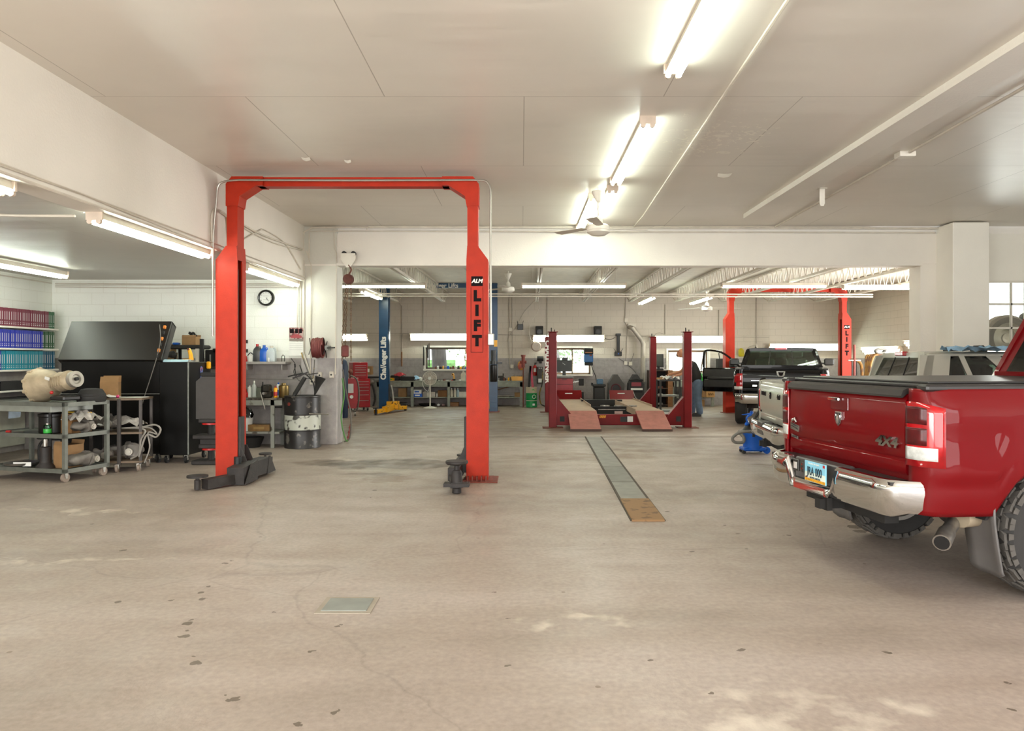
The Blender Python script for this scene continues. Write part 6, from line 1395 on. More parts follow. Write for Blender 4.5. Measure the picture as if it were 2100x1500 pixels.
# ================================================================ SHOP VAC
vx, vy = X(1546, 11.9), 11.95
r = thing('shop_vacuum', 'blue shop vacuum with black lid on the floor left of the silver truck', 'vacuum', (vx, vy, 0))
MB().lathe([(.13, .05), (.15, .06), (.165, .3), (.17, .31), (.17, .32), (.15, .325)], n=30).build('tank', PLB, r)
MB().lathe([(.16, .32), (.16, .37), (.13, .42), (.12, .47), (.07, .5), (.001, .505)], n=26).build('motor_head', BLK, r)
MB().tube(smoothpath([(-.09, -.08, .46), (-.13, -.1, .56), (-.05, -.1, .62)], 4), .016, 8).build('carry_handle', PLB, r)
MB().box(-.16, -.1, -.14, -.08, .44, .5, b=.02).build('switch_knob', PLB, r)
for x, y in ((.19, -.08), (-.17, -.1), (.16, .12), (-.15, .12)): MB().cyl((x, y-.02, .055 if x > .18 else .03), (x, y+.02, .055 if x > .18 else .03), .055 if x > .18 else .03, n=20).build('wheel', PLB if x > .18 else BLKM, r)
MB().box(-.18, .18, -.14, .14, .04, .1, b=.03).build('dolly_base', PLB, r)
HG = mat('grey_vac_hose', '#6f6c66', .5)
MB().tube(smoothpath([(.1, -.16, .36), (-.1, -.19, .36), (-.26, -.17, .34), (-.36, -.15, .26), (-.33, -.15, .19), (-.2, -.15, .19), (-.19, -.14, .27), (-.22, 0, .33), (-.1, .17, .35), (.1, .17, .36), (.24, .1, .2), (.3, .0, .16), (.42, .02, .17), (.48, .08, .28), (.46, .12, .45), (.4, .14, .5)], 6), .024, 10).build('hose', HG, r)
wand = [(.19, 0, 1.18), (.1, -.05, 1.14), (.06, -.12, .95), (.04, -.2, .7), (-.03, -.22, .55), (-.06, -.23, .28)]
MB().tube(smoothpath(wand, 5), .02, 8).build('wand', BLKM, r)
solo('squeeze_nozzle', MB().tube([(-.1, 0, -.01), (.03, 0, 0), (.07, 0, .02)], [.006, .016, .018], 8).box(.03, .08, -.02, .02, -.0, .05, b=.01), PLB, 'small blue spray nozzle held above the shop vacuum lid', 'nozzle', (vx-.09, vy-.05, .62))
# ================================================================ REAR BAY
# red tool chest at far left
def tool_chest(label, loc, rz, w, d, h, drawers, wheels=True):
    r = thing('tool_chest', label, 'tool chest', loc, rz); z0 = .1 if wheels else 0
    MB().box(-w/2, w/2, -d/2, d/2, z0, z0+h, b=.008).build('body', RED, r); n = len(drawers); z = z0+.02
    for q in drawers:
        k = MB().box(-w/2+.03, w/2-.03, -d/2-.012, -d/2, z, z+q-.012, b=.003).build('drawer', mat('red_drawer', '#a12a30', .3), r)
        MB().box(-w/2+.05, w/2-.05, -d/2-.022, -d/2-.012, z+q-.03, z+q-.018).build('drawer_pull', GALV, k); z += q
    if wheels: casters(r, [(-w/2+.06, -d/2+.06), (w/2-.06, -d/2+.06), (-w/2+.06, d/2-.06), (w/2-.06, d/2-.06)], .045)
    return r
tool_chest('red rolling tool chest with drawers behind the chain hoist', (X(735, 21.6), 21.7, 0), .5, .5, .5, .82, [.2, .16, .12, .1, .08, .08])
tool_chest('red top tool chest standing on the rolling chest behind the hoist', (X(733, 21.6), 21.72, .921), .5, .42, .42, .46, [.1, .08, .07, .06, .06], False)
r = thing('welding_cart', 'red gas welding cart with hanging hoses at the left end of the rear bay', 'welding cart', (X(717, 19.6), 19.7, 0), .2)
MB().prism([(-.18, .2), (.15, .2), (.2, .5), (.2, .98), (-.17, .98), (-.2, .5)], 'y', -.15, .15).build('body', RED, r); MB().box(-.06, .08, -.16, -.15, .6, .84, b=.003).build('gauge_panel', GALV, r); MB().cyl((.03, -.17, .5), (.03, -.15, .5), .045, n=16).build('dial', PAPER, r)
for x in (-.12, .12): MB().cyl((x-.02, -.1, .09), (x+.02, -.1, .09), .09, n=18).build('wheel', GALV, r)
MB().tube(smoothpath([(.0, -.2, 1.05), (.16, -.22, .95), (.22, -.24, .6), (.18, -.22, .2), (.08, -.2, .12)], 6), .022, 6).tube(smoothpath([(-.05, -.2, 1.05), (-.2, -.2, .9), (-.26, -.22, .5), (-.2, -.2, .2)], 6), .022, 6).build('hose', mat('grey_hose', '#5b554c', .5), r)
MB().tube([(0, .1, .98), (0, .1, 1.2)], .02).sphere((0, .05, 1.15), .06, 8).build('valve', BROWN, r)
r = thing('gas_cylinder', 'tall dark blue gas cylinder beside the left pier in the rear bay', 'gas cylinder', (X(700, 18.8), 19.0, 0)); MB().lathe([(.11, 0), (.12, .02), (.12, 1.3), (.09, 1.42), (.04, 1.47)], n=20).build('body', mat('navy_tank', '#14233b', .5), r); MB().cyl((0, 0, 1.47), (0, 0, 1.58), .03, n=10).build('valve', STL, r)
solo('chain_bag', MB().box(-.06, .06, -.06, .06, 0, .2, b=.02), mat('hoist_red', '#6d2c28', .6, var=.3), 'red motor block of the hoist hanging on its chains beside the left pier', 'hoist motor', (hx-.06, 13.0, 1.52))
cbox('cardboard_box', (.26, .25, .26), CARD, 'cardboard box with white label on the shelf behind the left blue column', 'box', (X(755, 23.6), 23.6, .99), lab=PAPER)
cbox('cardboard_box', (.09, .2, .42), CARD, 'tall thin cardboard box beside the labelled box near the tool chest', 'box', (X(746, 23.4), 23.5, .93))
r = thing('metal_rack', 'low dark rack full of scrap left of the left blue column', 'rack', (X(762, 23.5), 23.55, 0)); MB().box(-.38, .4, -.3, .3, .88, .93).build('rack_top', BLKM, r)
for x in (-.36, .38): MB().box(x-.02, x+.02, -.28, -.24, 0, .88).build('leg', DUST, r)
MB().tube(smoothpath([(-.2, -.25, .1), (-.1, -.26, .5), (.05, -.27, .7), (.15, -.28, .3), (.1, -.3, .02)], 5), .03, 7).build('bent_pipe', DUST, r); MB().sphere((.05, -.3, .78), .09, 8).build('round_float', STL, r)
for k, (x, c) in enumerate(((.3, '#6f5a40'), (.36, '#55604a'))): MB().bar((x, -.3, 0), (x+.1, -.1, 1.1), .05, .02).build('plank', mat('plank%d' % k, c, .7), r)

def far_bench(px0, px1, label, legs, y0=23.42, zt=.80, name='workbench'):
    x0, x1 = X(px0, y0), X(px1, y0); r = thing(name, label, 'workbench', ((x0+x1)/2, y0, 0)); h = (x1-x0)/2
    MB().box(-h, h, 0, .72, zt-.04, zt, b=.004).build('bench_top', GRYP, r); MB().box(-h+.02, h-.02, .02, .05, zt-.19, zt-.04).build('apron', GRYP, r); MB().box(-h+.05, h-.05, .1, .7, .26, .29).build('lower_shelf', GRYP, r)
    for px in legs: x = X(px, y0)-(x0+x1)/2; MB().box(x-.04, x+.04, .02, .08, 0, zt-.04).build('leg', GRYP, r)
    return r
far_bench(768, 1000, 'long grey workbench under the first rear window', (775, 845, 920, 995))
far_bench(1003, 1074, 'grey workbench right of the right blue column with yellow tray on it', (1006, 1069))
far_bench(1376, 1466, 'grey workbench under the third rear window behind the mechanic', (1380, 1462))
zt = .801
def fb(px, y=23.6, z=zt): return (X(px, y), y, z)
cbox('tool_case', (.45, .3, .13), BLKM, 'flat black tool case on the first rear workbench left of the fan', 'case', fb(837), b=.02)
cbox('tool_case', (.3, .3, .16), BLK, 'second black case lying on the rear workbench beside the left blue column', 'case', fb(812, 23.8), b=.02)
solo('cloth', MB().grid([[(x*.06, y*.05, .05+.08*cos(x*.6)*cos(y*.7)+.03*sin(x*3+y)) for y in range(-3, 4)] for x in range(-3, 4)]), mat('red_cloth', '#9e1c2a', .8), 'crumpled red cloth on the first rear workbench', 'cloth', fb(820, 23.6, zt+.13))
solo('towel', MB().grid([[(x*.04, y*.05, .06+.1*cos(x*.5)*cos(y*.6)+.02*sin(x*3+y*2)) for y in range(-3, 4)] for x in range(-3, 4)]), LTB, 'crumpled light blue towel on the rear workbench left of the fan', 'cloth', fb(853))
bottle('paper_roll', 'white paper roll on the rear workbench behind the fan', fb(862), .06, .11, PAPER, PAPER, 'can', cat='paper roll')
cbox('parts_box', (.18, .2, .08), PLY, 'small yellow and green box on the workbench next to the left blue column', 'box', fb(803), lab=PLG)
cbox('parts_box', (.22, .2, .1), mat('white_carton', '#c9c4b8', .7), 'white carton on the first rear workbench beside the blue column', 'box', fb(804, 23.95), b=.005)
cbox('box', (.22, .15, .06), BLKM, 'low black box right of the towel on the rear workbench', 'box', fb(868, 23.95))
r = thing('cordless_drill', 'yellow and black cordless drill standing on the first rear workbench', 'drill', fb(931)); MB().box(-.05, .05, -.04, .04, 0, .05, b=.01).build('battery', BLKM, r); MB().box(-.02, .02, -.02, .02, .05, .16).build('grip', PLY, r); MB().cyl((-.03, -.1, .19), (-.03, .08, .19), .035, n=12).build('motor_body', PLY, r); MB().cyl((-.03, -.16, .19), (-.03, -.1, .19), .02, n=10).build('chuck', BLKM, r)
bottle('oil_jug', 'cream plastic pitcher on the rear workbench beside the front orange column', fb(950), .075, .3, mat('cream_plastic', '#cdc6b2', .5), OFFW, 'jug')
bottle('bottle', 'pale blue bottle right of the cream pitcher on the rear workbench', fb(958), .05, .24, mat('paleblue_plastic', '#9fb6bd', .4), PLW)
rnd = random.Random(11)
cols = [PLR, PAPER, BLKM, GRYS, BROWN, PLW]
for k, px in enumerate((872, 879, 893, 900, 908, 916, 924, 940)):
    cbox('small_part', (.04+.03*rnd.random(), .05, .02+.02*rnd.random()), cols[k % 6], 'one of the small parts strewn along the rear workbench under the first window', 'small part', fb(px+3, 23.5+.1*rnd.random()), rnd.random(), 'small parts strewn on the rear workbench')
# window sill clutter
for k in range(13):
    px = 893+k*5.2; m_ = [BROWN, PLW, BLKM, PLY, GRYS, PLB, WOOD][k % 7]
    bottle('small_bottle', 'one of the small bottles and jars lined up on the first rear window sill', (X(px, 24.08), 24.09, Z(757, 24.2)), .022+.008*(k % 3), .08+.03*(k % 2), m_, cols[(k+2) % 6], 'can', 'bottles on the first rear window sill')
for px, y0_, y1_, m_, lab in ((869, 712, 750, BLKM, 'long black pry bar hanging on the rear wall left of the first window'), (877, 708, 735, BLKM, 'short black bar hanging beside the first rear window'), (880, 705, 752, mat('dark_saw', '#3b2f28', .6), 'dark long tool hanging against the left casing of the first rear window'), (824, 722, 752, WOOD, 'wooden handle hanging on the rear wall right of the left blue column')):
    solo('hanging_tool', MB().box(-.02, .02, -.02, .02, Z(y1_, 24)-Z(y0_, 24), 0, b=.006).cyl((0, 0, .0), (0, .05, .03), .006, n=6), m_, lab, 'tool', (X(px, 24.1), 24.1, Z(y0_, 24)))
for px, lab in ((955, 'upper tan pair of pliers hanging right of the first rear window'), ):
    solo('hanging_tool', MB().tube([(-.03, 0, -.3), (-.04, 0, -.15), (0, 0, 0), (.04, 0, -.15), (.03, 0, -.3)], .016, 6).box(-.03, .03, -.01, .02, -.0, .1), mat('tan_handle', '#a58468', .6), lab, 'tool', (X(px, 24.0), 24.12, Z(722, 24)))
# lower shelf of the first bench
zl = .291
cbox('cardboard_box', (.24, .25, .27), CARD, 'cardboard box on the lower shelf right of the left blue column', 'box', fb(826, 23.7, zl), lab=None)
cbox('parts_box', (.3, .25, .1), PLB, 'blue and white box on the lower bench shelf left of the fan', 'box', fb(857, 23.7, zl), lab=PAPER)
cbox('parts_box', (.28, .25, .12), PAPER, 'white box stacked on the blue one under the rear bench', 'box', fb(856, 23.72, zl+.101), lab=PLB)
bottle('oil_jug', 'grey jug on the lower bench shelf just left of the fan pole', fb(871, 23.6, zl), .06, .2, mat('grey_jug', '#9a958c', .5), GRYS, 'jug')
cbox('parts_box', (.26, .25, .15), mat('white_carton', '#c9c4b8', .7), 'white box on the lower bench shelf right of the fan pole', 'box', fb(885, 23.75, zl), lab=None)
bottle('bottle', 'slim white bottle on the lower bench shelf right of the white box', fb(896, 23.55, zl), .02, .13, PAPER, PAPER)
cbox('cardboard_box', (.28, .25, .2), mat('brown_carton', '#8f6539', .8), 'dark brown carton in the shade of the lower bench shelf', 'box', fb(908, 23.75, zl))
for k, (px, m_) in enumerate(((926, mat('cream_plastic', '#cdc6b2', .5)), (933, mat('cream_plastic', '#cdc6b2', .5)), (939, mat('paleblue_plastic', '#9fb6bd', .4)))):
    bottle('bottle', ['left cream bottle of three on the lower bench shelf', 'middle cream bottle of three on the lower bench shelf', 'pale blue bottle right of the two cream ones on the lower shelf'][k], fb(px, 23.6, zl), .045, .28, m_, PLW)
cbox('parts_box', (.3, .25, .16), mat('white_carton', '#c9c4b8', .7), 'white box right of the three bottles, at the front orange column', 'box', fb(951, 23.7, zl))
cbox('wooden_crate', (.3, .25, .12), WOOD, 'wooden crate on the floor under the rear workbench', 'crate', fb(931, 23.7, 0), lab=None)
solo('basin', MB().lathe([(.1, 0), (.2, .1), (.21, .12), (.195, .11), (.1, .02), (.001, .02)], n=24), STL, 'metal basin on the floor under the rear bench right of the blue column', 'basin', fb(822, 23.6, 0))
solo('basin', MB().lathe([(.2, 0), (.26, .05), (.27, .07), (.25, .06), (.001, .02)], n=24), BLKM, 'flat dark pan on the floor behind the fan base', 'pan', fb(876, 23.8, 0))
for k, px in enumerate((899, 909)): solo('rag', MB().sphere((0, 0, .04), .05, 6, .8), [PAPER, mat('pinkish_rag', '#b99', .8)][k], ['crumpled white rag on the floor under the rear bench', 'crumpled pinkish rag on the floor under the rear bench'][k], 'rag', fb(px, 23.6, 0))
# floor jack handle by the blue column
solo('jack_handle', MB().tube([(0, 0, 0), (-.06, .05, .45), (-.1, .08, .62)], [.035, .03, .03], 8), STL, 'leaning steel jack handle beside the left blue column', 'jack handle', (X(806, 21.0), 21.15, .12))
# fan
r = thing('pedestal_fan', 'white pedestal fan standing in front of the rear workbench', 'fan', (X(882, 22.7), 22.7, 0))
FW = mat('fan_white', '#d3cdbf', .5)
MB().lathe([(.2, 0), (.2, .012), (.12, .04), (.03, .06), (.001, .06)], n=30).build('base', FW, r); MB().cyl((0, 0, .05), (0, 0, .75), .022, n=12).build('pole', FW, r)
zf = Z(776, 22.7)
mb = MB()
mb.tube([(.205*cos(2*pi*k/36), -.08, zf+.205*sin(2*pi*k/36)) for k in range(36)], .009, 6, closed=True)
for q in (.06, .1, .14, .175): mb.tube([(q*cos(2*pi*k/28), -.105+.02*(q/.2), zf+q*sin(2*pi*k/28)) for k in range(28)], .004, 4, closed=True)
for k in range(24): a = 2*pi*k/24; mb.bar((.04*cos(a), -.11, zf+.04*sin(a)), (.205*cos(a), -.08, zf+.205*sin(a)), .005, .005)
mb.build('guard', FW, r)
mb = MB()
for k in range(5): a = k*pi*.4; mb.prism([(.03*cos(a), zf+.03*sin(a)), (.185*cos(a-.2), zf+.185*sin(a-.2)), (.19*cos(a+.3), zf+.19*sin(a+.3)), (.18*cos(a+.85), zf+.18*sin(a+.85)), (.04*cos(a+1.1), zf+.04*sin(a+1.1))], 'y', -.055, -.05)
mb.build('blades', mat('fan_blade', '#a79c90', .5), r); MB().cyl((0, -.12, zf), (0, -.1, zf), .045, n=20).build('badge', PLW, r); MB().lathe([(.02, -.07), (.08, -.03), (.08, .08), (.04, .12)], (0, 0, zf), 18, axis='y').build('motor', FW, r)
MB().box(-.03, .03, .0, .05, .7, zf-.05).build('bracket', FW, r)
solo('power_cord', MB().tube(smoothpath([(-.02, .08, 0), (-.24, .1, -.1), (-.2, .1, -.3), (-.08, .1, -.4), (-.04, .1, -.25)], 6), .007, 5), PLW, 'white power cord hanging from the fan beside its pole', 'cord', (X(882, 22.7), 22.75, zf))
# second bench things
r = thing('bench_vise', 'black vise and tools on the second rear workbench', 'vise', fb(1032, 23.6)); MB().box(-.12, .1, -.06, .06, 0, .08, b=.01).box(-.16, .02, -.03, .03, .08, .15, b=.01).build('body', DUST, r); MB().cyl((0, 0, .1), (.0, 0, .22), .02, n=8).build('post', DUST, r)
r = thing('parts_tray', 'yellow parts tray heaped with metal pieces on the second rear workbench', 'tray', fb(1061, 23.6)); MB().prism([(-.17, 0), (.17, 0), (.2, .13), (-.2, .13)], 'y', -.12, .12).build('tray', PLY, r)
mb = MB(); rnd = random.Random(2)
for k in range(14): mb.box(-.03, .03, -.012, .012, 0, .015, M=T(rnd.uniform(-.15, .15), rnd.uniform(-.08, .08), .12+rnd.uniform(0, .05), rnd.uniform(0, 3), 0, rnd.uniform(-.6, .6)))
o = mb.build('metal_pieces', STL, r); o['kind'] = 'stuff'
for k, (px, m_) in enumerate(((1019, PLW), (1034, BROWN), (1043, PLY), (1047, mat('amber', '#7a5a2a', .5)))): bottle('small_bottle', ['small white bottle beside the right blue column on the bench', 'small brown bottle beside the vise on the second rear bench', 'small yellow tin left of the yellow tray', 'small amber bottle touching the yellow tray'][k], fb(px, 23.5), .025, .11, m_, BLKM, 'can')
cbox('cardboard_box', (.2, .25, .13), CARD, 'cardboard box on the lower shelf of the second rear workbench', 'box', fb(1062, 23.7, zl))
solo('pipe', MB().cyl((-.5, 0, .03), (.1, 0, .03), .03, n=10), STL, 'steel pipe lying on the lower shelf of the second rear workbench', 'pipe', fb(1037, 23.6, zl))
solo('pipe', MB().bar((-.55, 0, .12), (.35, .1, .36), .03, .03), WOOD, 'slanted wooden board on the lower shelf of the second rear workbench', 'board', fb(1034, 23.8, zl))
solo('plastic_bag', MB().sphere((0, 0, 0), .12, 8, 1.3), mat('yellow_red_bag', '#cf9c33', .5, col2='#b5584e', thr=.5, vscale=5), 'yellow and red plastic bag hanging on the rear wall over the yellow tray', 'bag', (X(1069, 24.05), 24.06, Z(750, 24)))
r = thing('pipe_vise', 'rust-red pump-like tool on a post beside the second rear workbench', 'tool', (X(1073, 23.2), 23.2, 0)); RB_ = mat('rust_red_tool', '#7c342c', .6)
MB().box(-.02, .02, -.02, .02, 0, 1.25).build('post', BROWN, r); MB().cyl((0, 0, 1.22), (0, 0, 1.55), .055, n=14).cyl((-.1, 0, 1.38), (.1, 0, 1.38), .045, n=12).cyl((0, 0, 1.55), (0, 0, 1.6), .075, n=12).build('pump_body', RB_, r)
# small electronics and speakers on the rear wall
def wb(px, py, y=24.15): return (X(px, y), y, Z(py, y))
r = thing('router', 'small black router with two antennas high on the rear wall', 'router', wb(1067, 671)); MB().box(-.09, .09, -.03, .04, -.09, .09, b=.01).build('body', BLK, r)
for s in (-1, 1): MB().cyl((s*.07, 0, .08), (s*.1, 0, .2), .008, n=6).build('antenna', BLKM, r)
for px, lab in ((1106, 'left black speaker mounted above the second wall light'), (1226, 'right black speaker mounted above the second wall light')):
    r = thing('speaker', lab, 'speaker', wb(px, 679, 24.05)); MB().box(-.12, .12, -.1, .13, -.15, .15, b=.01).build('cabinet', BLKM, r); MB().cyl((0, -.104, -.03), (0, -.1, -.03), .08, n=20).build('speaker_cone', BLK, r)
r = thing('wireless_antenna', 'tall black mast device with small antennas mounted on the rear wall', 'device', wb(1268, 706)); MB().box(-.08, .08, -.03, .05, .26, .34, b=.01).box(-.045, .045, -.02, .04, -.3, .27, b=.01).box(-.11, .11, -.04, .05, -.38, -.24, b=.01).build('body', BLK, r)
for s in (-1, 1): MB().cyl((s*.08, -.02, -.24), (s*.15, -.02, -.14), .007, n=6).build('antenna', BLKM, r)
MB().cyl((0, -.045, -.31), (0, -.04, -.31), .02, n=10).build('indicator', PLB, r)
fy = 23.95
r = thing('exhaust_duct', 'dusty round metal duct bending down along the rear wall', 'duct', (0, 0, 0)); q = [P(1291, 671, 24.15), P(1297, 673, fy), P(1316, 698, fy), P(1319, 706, fy), P(1318, 773, fy), (P(1318, 773, fy)[0], fy, .75)]
MB().tube([tuple(v) for v in q], [.07, .075, .075, .075, .075, .075], 16).build('pipe', mat('dusty_duct', '#b3ab9f', .5, .4), r); MB().box(q[0][0]-.05, q[0][0]+.2, 24.1, 24.19, q[0][2]-.0, q[0][2]+.1).build('wall_collar', OFFW, r)
# round cable reel
r = thing('cable_reel', 'round white cord reel on the rear wall left of the four-post lift', 'cord reel', wb(1100, 711, 23.95)); MB().lathe([(.0005, -.07), (.13, -.07), (.15, -.05), (.155, .02), (.15, .06), (.0005, .06)], axis='y', n=30).build('reel_case', mat('dirty_white', '#c9beb0', .5, col2='#9a6b5b', thr=.66, vscale=9), r)
MB().tube([(.15*cos(2*pi*k/24), -.03, .15*sin(2*pi*k/24)) for k in range(24)], .012, 6, closed=True).build('rim', BROWN, r); MB().cyl((0, .04, 0), (0, .2, 0), .04, n=10).build('mount', BROWN, r)
solo('cable', MB().tube(smoothpath([(0, 0, 0), (-.1, 0, .3), (-.05, -.02, .65), (.2, 0, 1.1), (.23, 0, 1.6)], 6), .01, 6), OFFW, 'pale cable rising from the cord reel to the joists', 'cable', wb(1092, 705, 23.8))
r = thing('fire_extinguisher', 'red fire extinguisher on the rear wall behind the four-post lift columns', 'fire extinguisher', wb(1097, 758)); MB().lathe([(.055, -.2), (.065, -.18), (.065, .08), (.03, .14)], n=16).build('cylinder', PLR, r); MB().tube([(0, 0, .14), (0, -.02, .2), (.05, -.03, .2)], .02, 6).build('valve', BLKM, r); MB().box(-.04, .04, -.07, -.06, -.08, .04).build('label', PAPER, r)
r = thing('bench_grinder', 'black motor tool on the rear wall above the extinguisher', 'tool', wb(1108, 736, 24.1)); MB().cyl((-.1, 0, 0), (.1, 0, 0), .08, n=14).box(-.03, .05, -.05, .1, -.15, .05).build('body', BLKM, r)
r = thing('control_box', 'dark grey wall control box with white label beside the four-post lift', 'control box', wb(1107, 775, 23.9)); MB().box(-.08, .1, -.05, .28, -.2, .35, b=.01).build('cabinet', mat('dark_grey_box', '#37332e', .5), r); MB().box(-.05, .06, -.055, -.05, -.15, -.03).build('label', PAPER, r); MB().cyl((-.02, -.065, .3), (-.02, -.05, .3), .016, n=10).cyl((.04, -.065, .3), (.04, -.05, .3), .016, n=10).build('indicator_lamp', PAPER, r)
# green drum
r = thing('oil_drum', 'green and white steel drum behind the left columns of the four-post lift', 'drum', (X(1090, 23.0), 23.1, 0))
MB().lathe([(.16, 0), (.168, .01), (.168, .42), (.172, .43), (.168, .44)], n=28).build('lower_band', mat('green_drum', '#12904a', .4), r); MB().lathe([(.166, .44), (.168, .445), (.168, .6), (.172, .62), (.16, .62), (.001, .6)], n=28).build('upper_band', mat('drum_cream', '#b9ad93', .5), r)
MB().lathe([(.17, .2), (.1715, .202), (.1715, .215), (.17, .217)], n=28).build('hoop', OFFW, r)
MB().tube([(.055*cos(2*pi*k/16), 0, .055*sin(2*pi*k/16)) for k in range(16)], .01, 5, closed=True, M=T(.075, -.155, .33, .45)).build('round_logo', PAPER, r)
MB().box(.03, .1, -.166, -.158, .06, .12).build('label', PAPER, r); text('lettering', 'OIL', .06, PLG, r, T(.05, -.166, .54) @ FACE, .002, .003)
for dx, m_, rzz, lab in ((-.08, BLKM, -.04, 'tall black box standing in the green drum'), (.04, mat('crimson_box', '#b01f3a', .4), .05, 'tall crimson box leaning in the green drum')):
    solo('wiper_box', MB().box(-.035, .035, -.03, .03, 0, .66, b=.004, M=T(0, 0, 0, 0, 0, -rzz*2)), m_, lab, 'box', (X(1090, 23)+dx, 23.08, .602))
solo('hose', MB().tube(smoothpath([(0, 0, 1.1), (-.02, 0, .7), (-.1, -.05, .4), (-.06, -.05, .1), (.08, -.1, .02), (.2, -.2, .02)], 6), .02, 7), mat('olive_hose', '#7d6b2a', .6, col2='#26231c', thr=.5, vscale=3), 'olive and black hose hanging behind the left columns of the four-post lift', 'hose', (X(1113, 23.4), 23.4, 0))
# wheel alignment cabinet
ay = 22.4
r = thing('alignment_cabinet', 'red wheel-alignment cabinet with monitor in front of the second rear window', 'alignment machine', (X(1157, ay), ay+.25, 0))
MB().box(-.27, .26, -.25, .25, .04, .9, b=.01).build('cabinet', mat('cabinet_red', '#9a1f27', .35), r); MB().box(-.29, .27, -.27, .25, .9, .96, b=.01).build('worktop', mat('grey_top', '#6d6a66', .5), r); MB().box(-.27, .26, -.256, -.25, .72, .73).build('drawer_gap', BLKM, r); MB().box(-.06, .08, -.262, -.25, .86, .875).build('handle', BLKM, r)
MB().box(-.04, .06, -.05, .0, .96, 1.1).box(-.22, .24, -.08, -.02, 1.1, 1.44, b=.01).box(-.05, .12, -.06, 0, 1.44, 1.52, b=.01).build('monitor', mat('monitor_dark', '#2c2f2a', .4), r); MB().box(-.2, .16, -.2, -.08, .96, .985, b=.005).build('keyboard', PLW, r)
MB().bar((-.04, -.084, 1.36), (.04, -.084, 1.3), .01, .012, up=(0, 1, 0)).build('screen_glint', PLW, r)
for z in (.75, .35):
    MB().prism([(.26, z), (.45, z+.04), (.45, z+.07), (.26, z+.03)], 'y', -.05, .05).build('bracket_arm', GALV, r); MB().box(.45, .6, -.08, .08, z-.07, z+.14, b=.01).build('target_head', BLKM, r); MB().tube([(.3, -.05, z-.12), (.36, -.06, z-.02), (.3, -.05, z+.1), (.38, -.06, z+.18)], .012, 5).build('clamp', GALV, r)
# blue charger, carts, machines
r = thing('wall_dispenser', 'blue and black box machine hanging on the rear wall right of the second window', 'wall machine', wb(1207, 732, 23.9)); MB().box(-.14, .14, -.1, .2, -.18, .08, b=.02).build('blue_case', mat('machine_blue', '#2a5f93', .45), r); MB().box(-.14, .14, -.11, .2, .08, .27, b=.01).box(-.12, .13, -.08, .2, -.28, -.18, b=.01).build('black_case', BLKM, r); MB().box(-.11, .11, -.118, -.11, .13, .15).build('slot_light', mat('orange_strip', '#d98a4a', .4), r); MB().box(.02, .1, -.105, -.1, .02, .07).build('sticker', BROWN, r)
MB().tube(smoothpath([(.1, .05, -.28), (.14, .05, -.42), (.22, .05, -.6), (.26, .05, -.8)], 5), .012, 6).build('cable', BLKM, r)
r = thing('battery_charger_cart', 'black wheeled cart with a small blue charger against the rear wall', 'cart', (X(1229, 23.2), 23.3, 0))
MB().box(-.2, .2, -.15, .2, .62, .7, b=.02).box(-.17, .17, -.12, .2, .2, .62, b=.03).box(-.22, .26, -.16, .2, .14, .22, b=.03).build('body', mat('cart_black', '#262422', .6), r); MB().box(-.07, .12, -.1, .1, .7, .86, b=.015).build('charger', mat('charger_blue', '#3f6079', .4), r)
MB().box(-.24, -.2, -.2, .1, .66, .74).build('push_handle', BLKM, r)
for x in (-.15, .2): MB().cyl((x-.02, -.1, .08), (x+.02, -.1, .08), .08, n=16).build('wheel', BLKM, r)
def ac(label, px, m_, tankm):
    r = thing('recharging_machine', label, 'workshop machine', (X(px, 23.1), 23.3, 0))
    MB().prism([(-.24, .1), (.24, .1), (.26, .7), (.2, .78), (.05, 1.0), (-.06, 1.0), (-.22, .72)], 'y', -.1, .25).build('housing', m_, r)
    for x in (-.17, .17): MB().cyl((x, 0, .06), (x, .04, .06), .06, n=14).build('wheel', BLKM, r)
    if tankm:
        MB().lathe([(.12, 0), (.13, .02), (.13, .16), (.06, .22)], (.0, -.18, .12), 18).build('tank', tankm, r); MB().tube([(.14*cos(2*pi*k/20), -.12, .56+.14*sin(2*pi*k/20)) for k in range(20)], .022, 6, closed=True).build('gauge_ring', mat('maroon_ring', '#4d1a20', .4), r); MB().cyl((0, -.11, .56), (0, -.1, .56), .13, n=22).build('gauge_face', BLK, r); MB().cyl((-.19, -.14, .12), (-.19, -.14, .4), .025, n=10).build('white_bottle', PLW, r)
        MB().tube([(-.12, -.2, .24), (0, -.32, .24), (.12, -.2, .24)], .012, 5).build('strap', BLKM, r)
    else:
        MB().box(-.17, .2, -.12, -.1, .45, .8, b=.01).build('front_recess', BLKM, r); MB().box(-.14, .16, -.14, -.12, .64, .76).build('control_panel', mat('maroon_panel', '#7c2c35', .4), r); MB().box(-.16, .2, -.16, -.12, .52, .58).build('white_tray', PLW, r); MB().tube([(.11*cos(2*pi*k/16)+.0, -.2, .14+.11*sin(2*pi*k/16)) for k in range(16)], .022, 6, closed=True).build('hose_coil', mat('maroon_ring', '#4d1a20', .4), r)
        MB().tube([(-.1, -.16, .5), (-.03, -.2, .3), (.1, -.2, .2)], .01, 5).build('hose', GALV, r); MB().box(.08, .16, -.21, -.19, .18, .24).build('coupler', PLW, r); MB().tube([(-.22, -.12, .82), (.0, -.14, .86), (.22, -.12, .82)], .03, 8).build('top_handle', BLKM, r)
    return r
ac('dark service machine with round gauge and turquoise tank against the rear wall', 1264, mat('machine_olive', '#3a3631', .5), mat('turquoise_tank', '#7fc4c4', .35))
ac('black service machine with maroon panel beside the back right lift column', 1305, mat('machine_black', '#211f1d', .45), None)
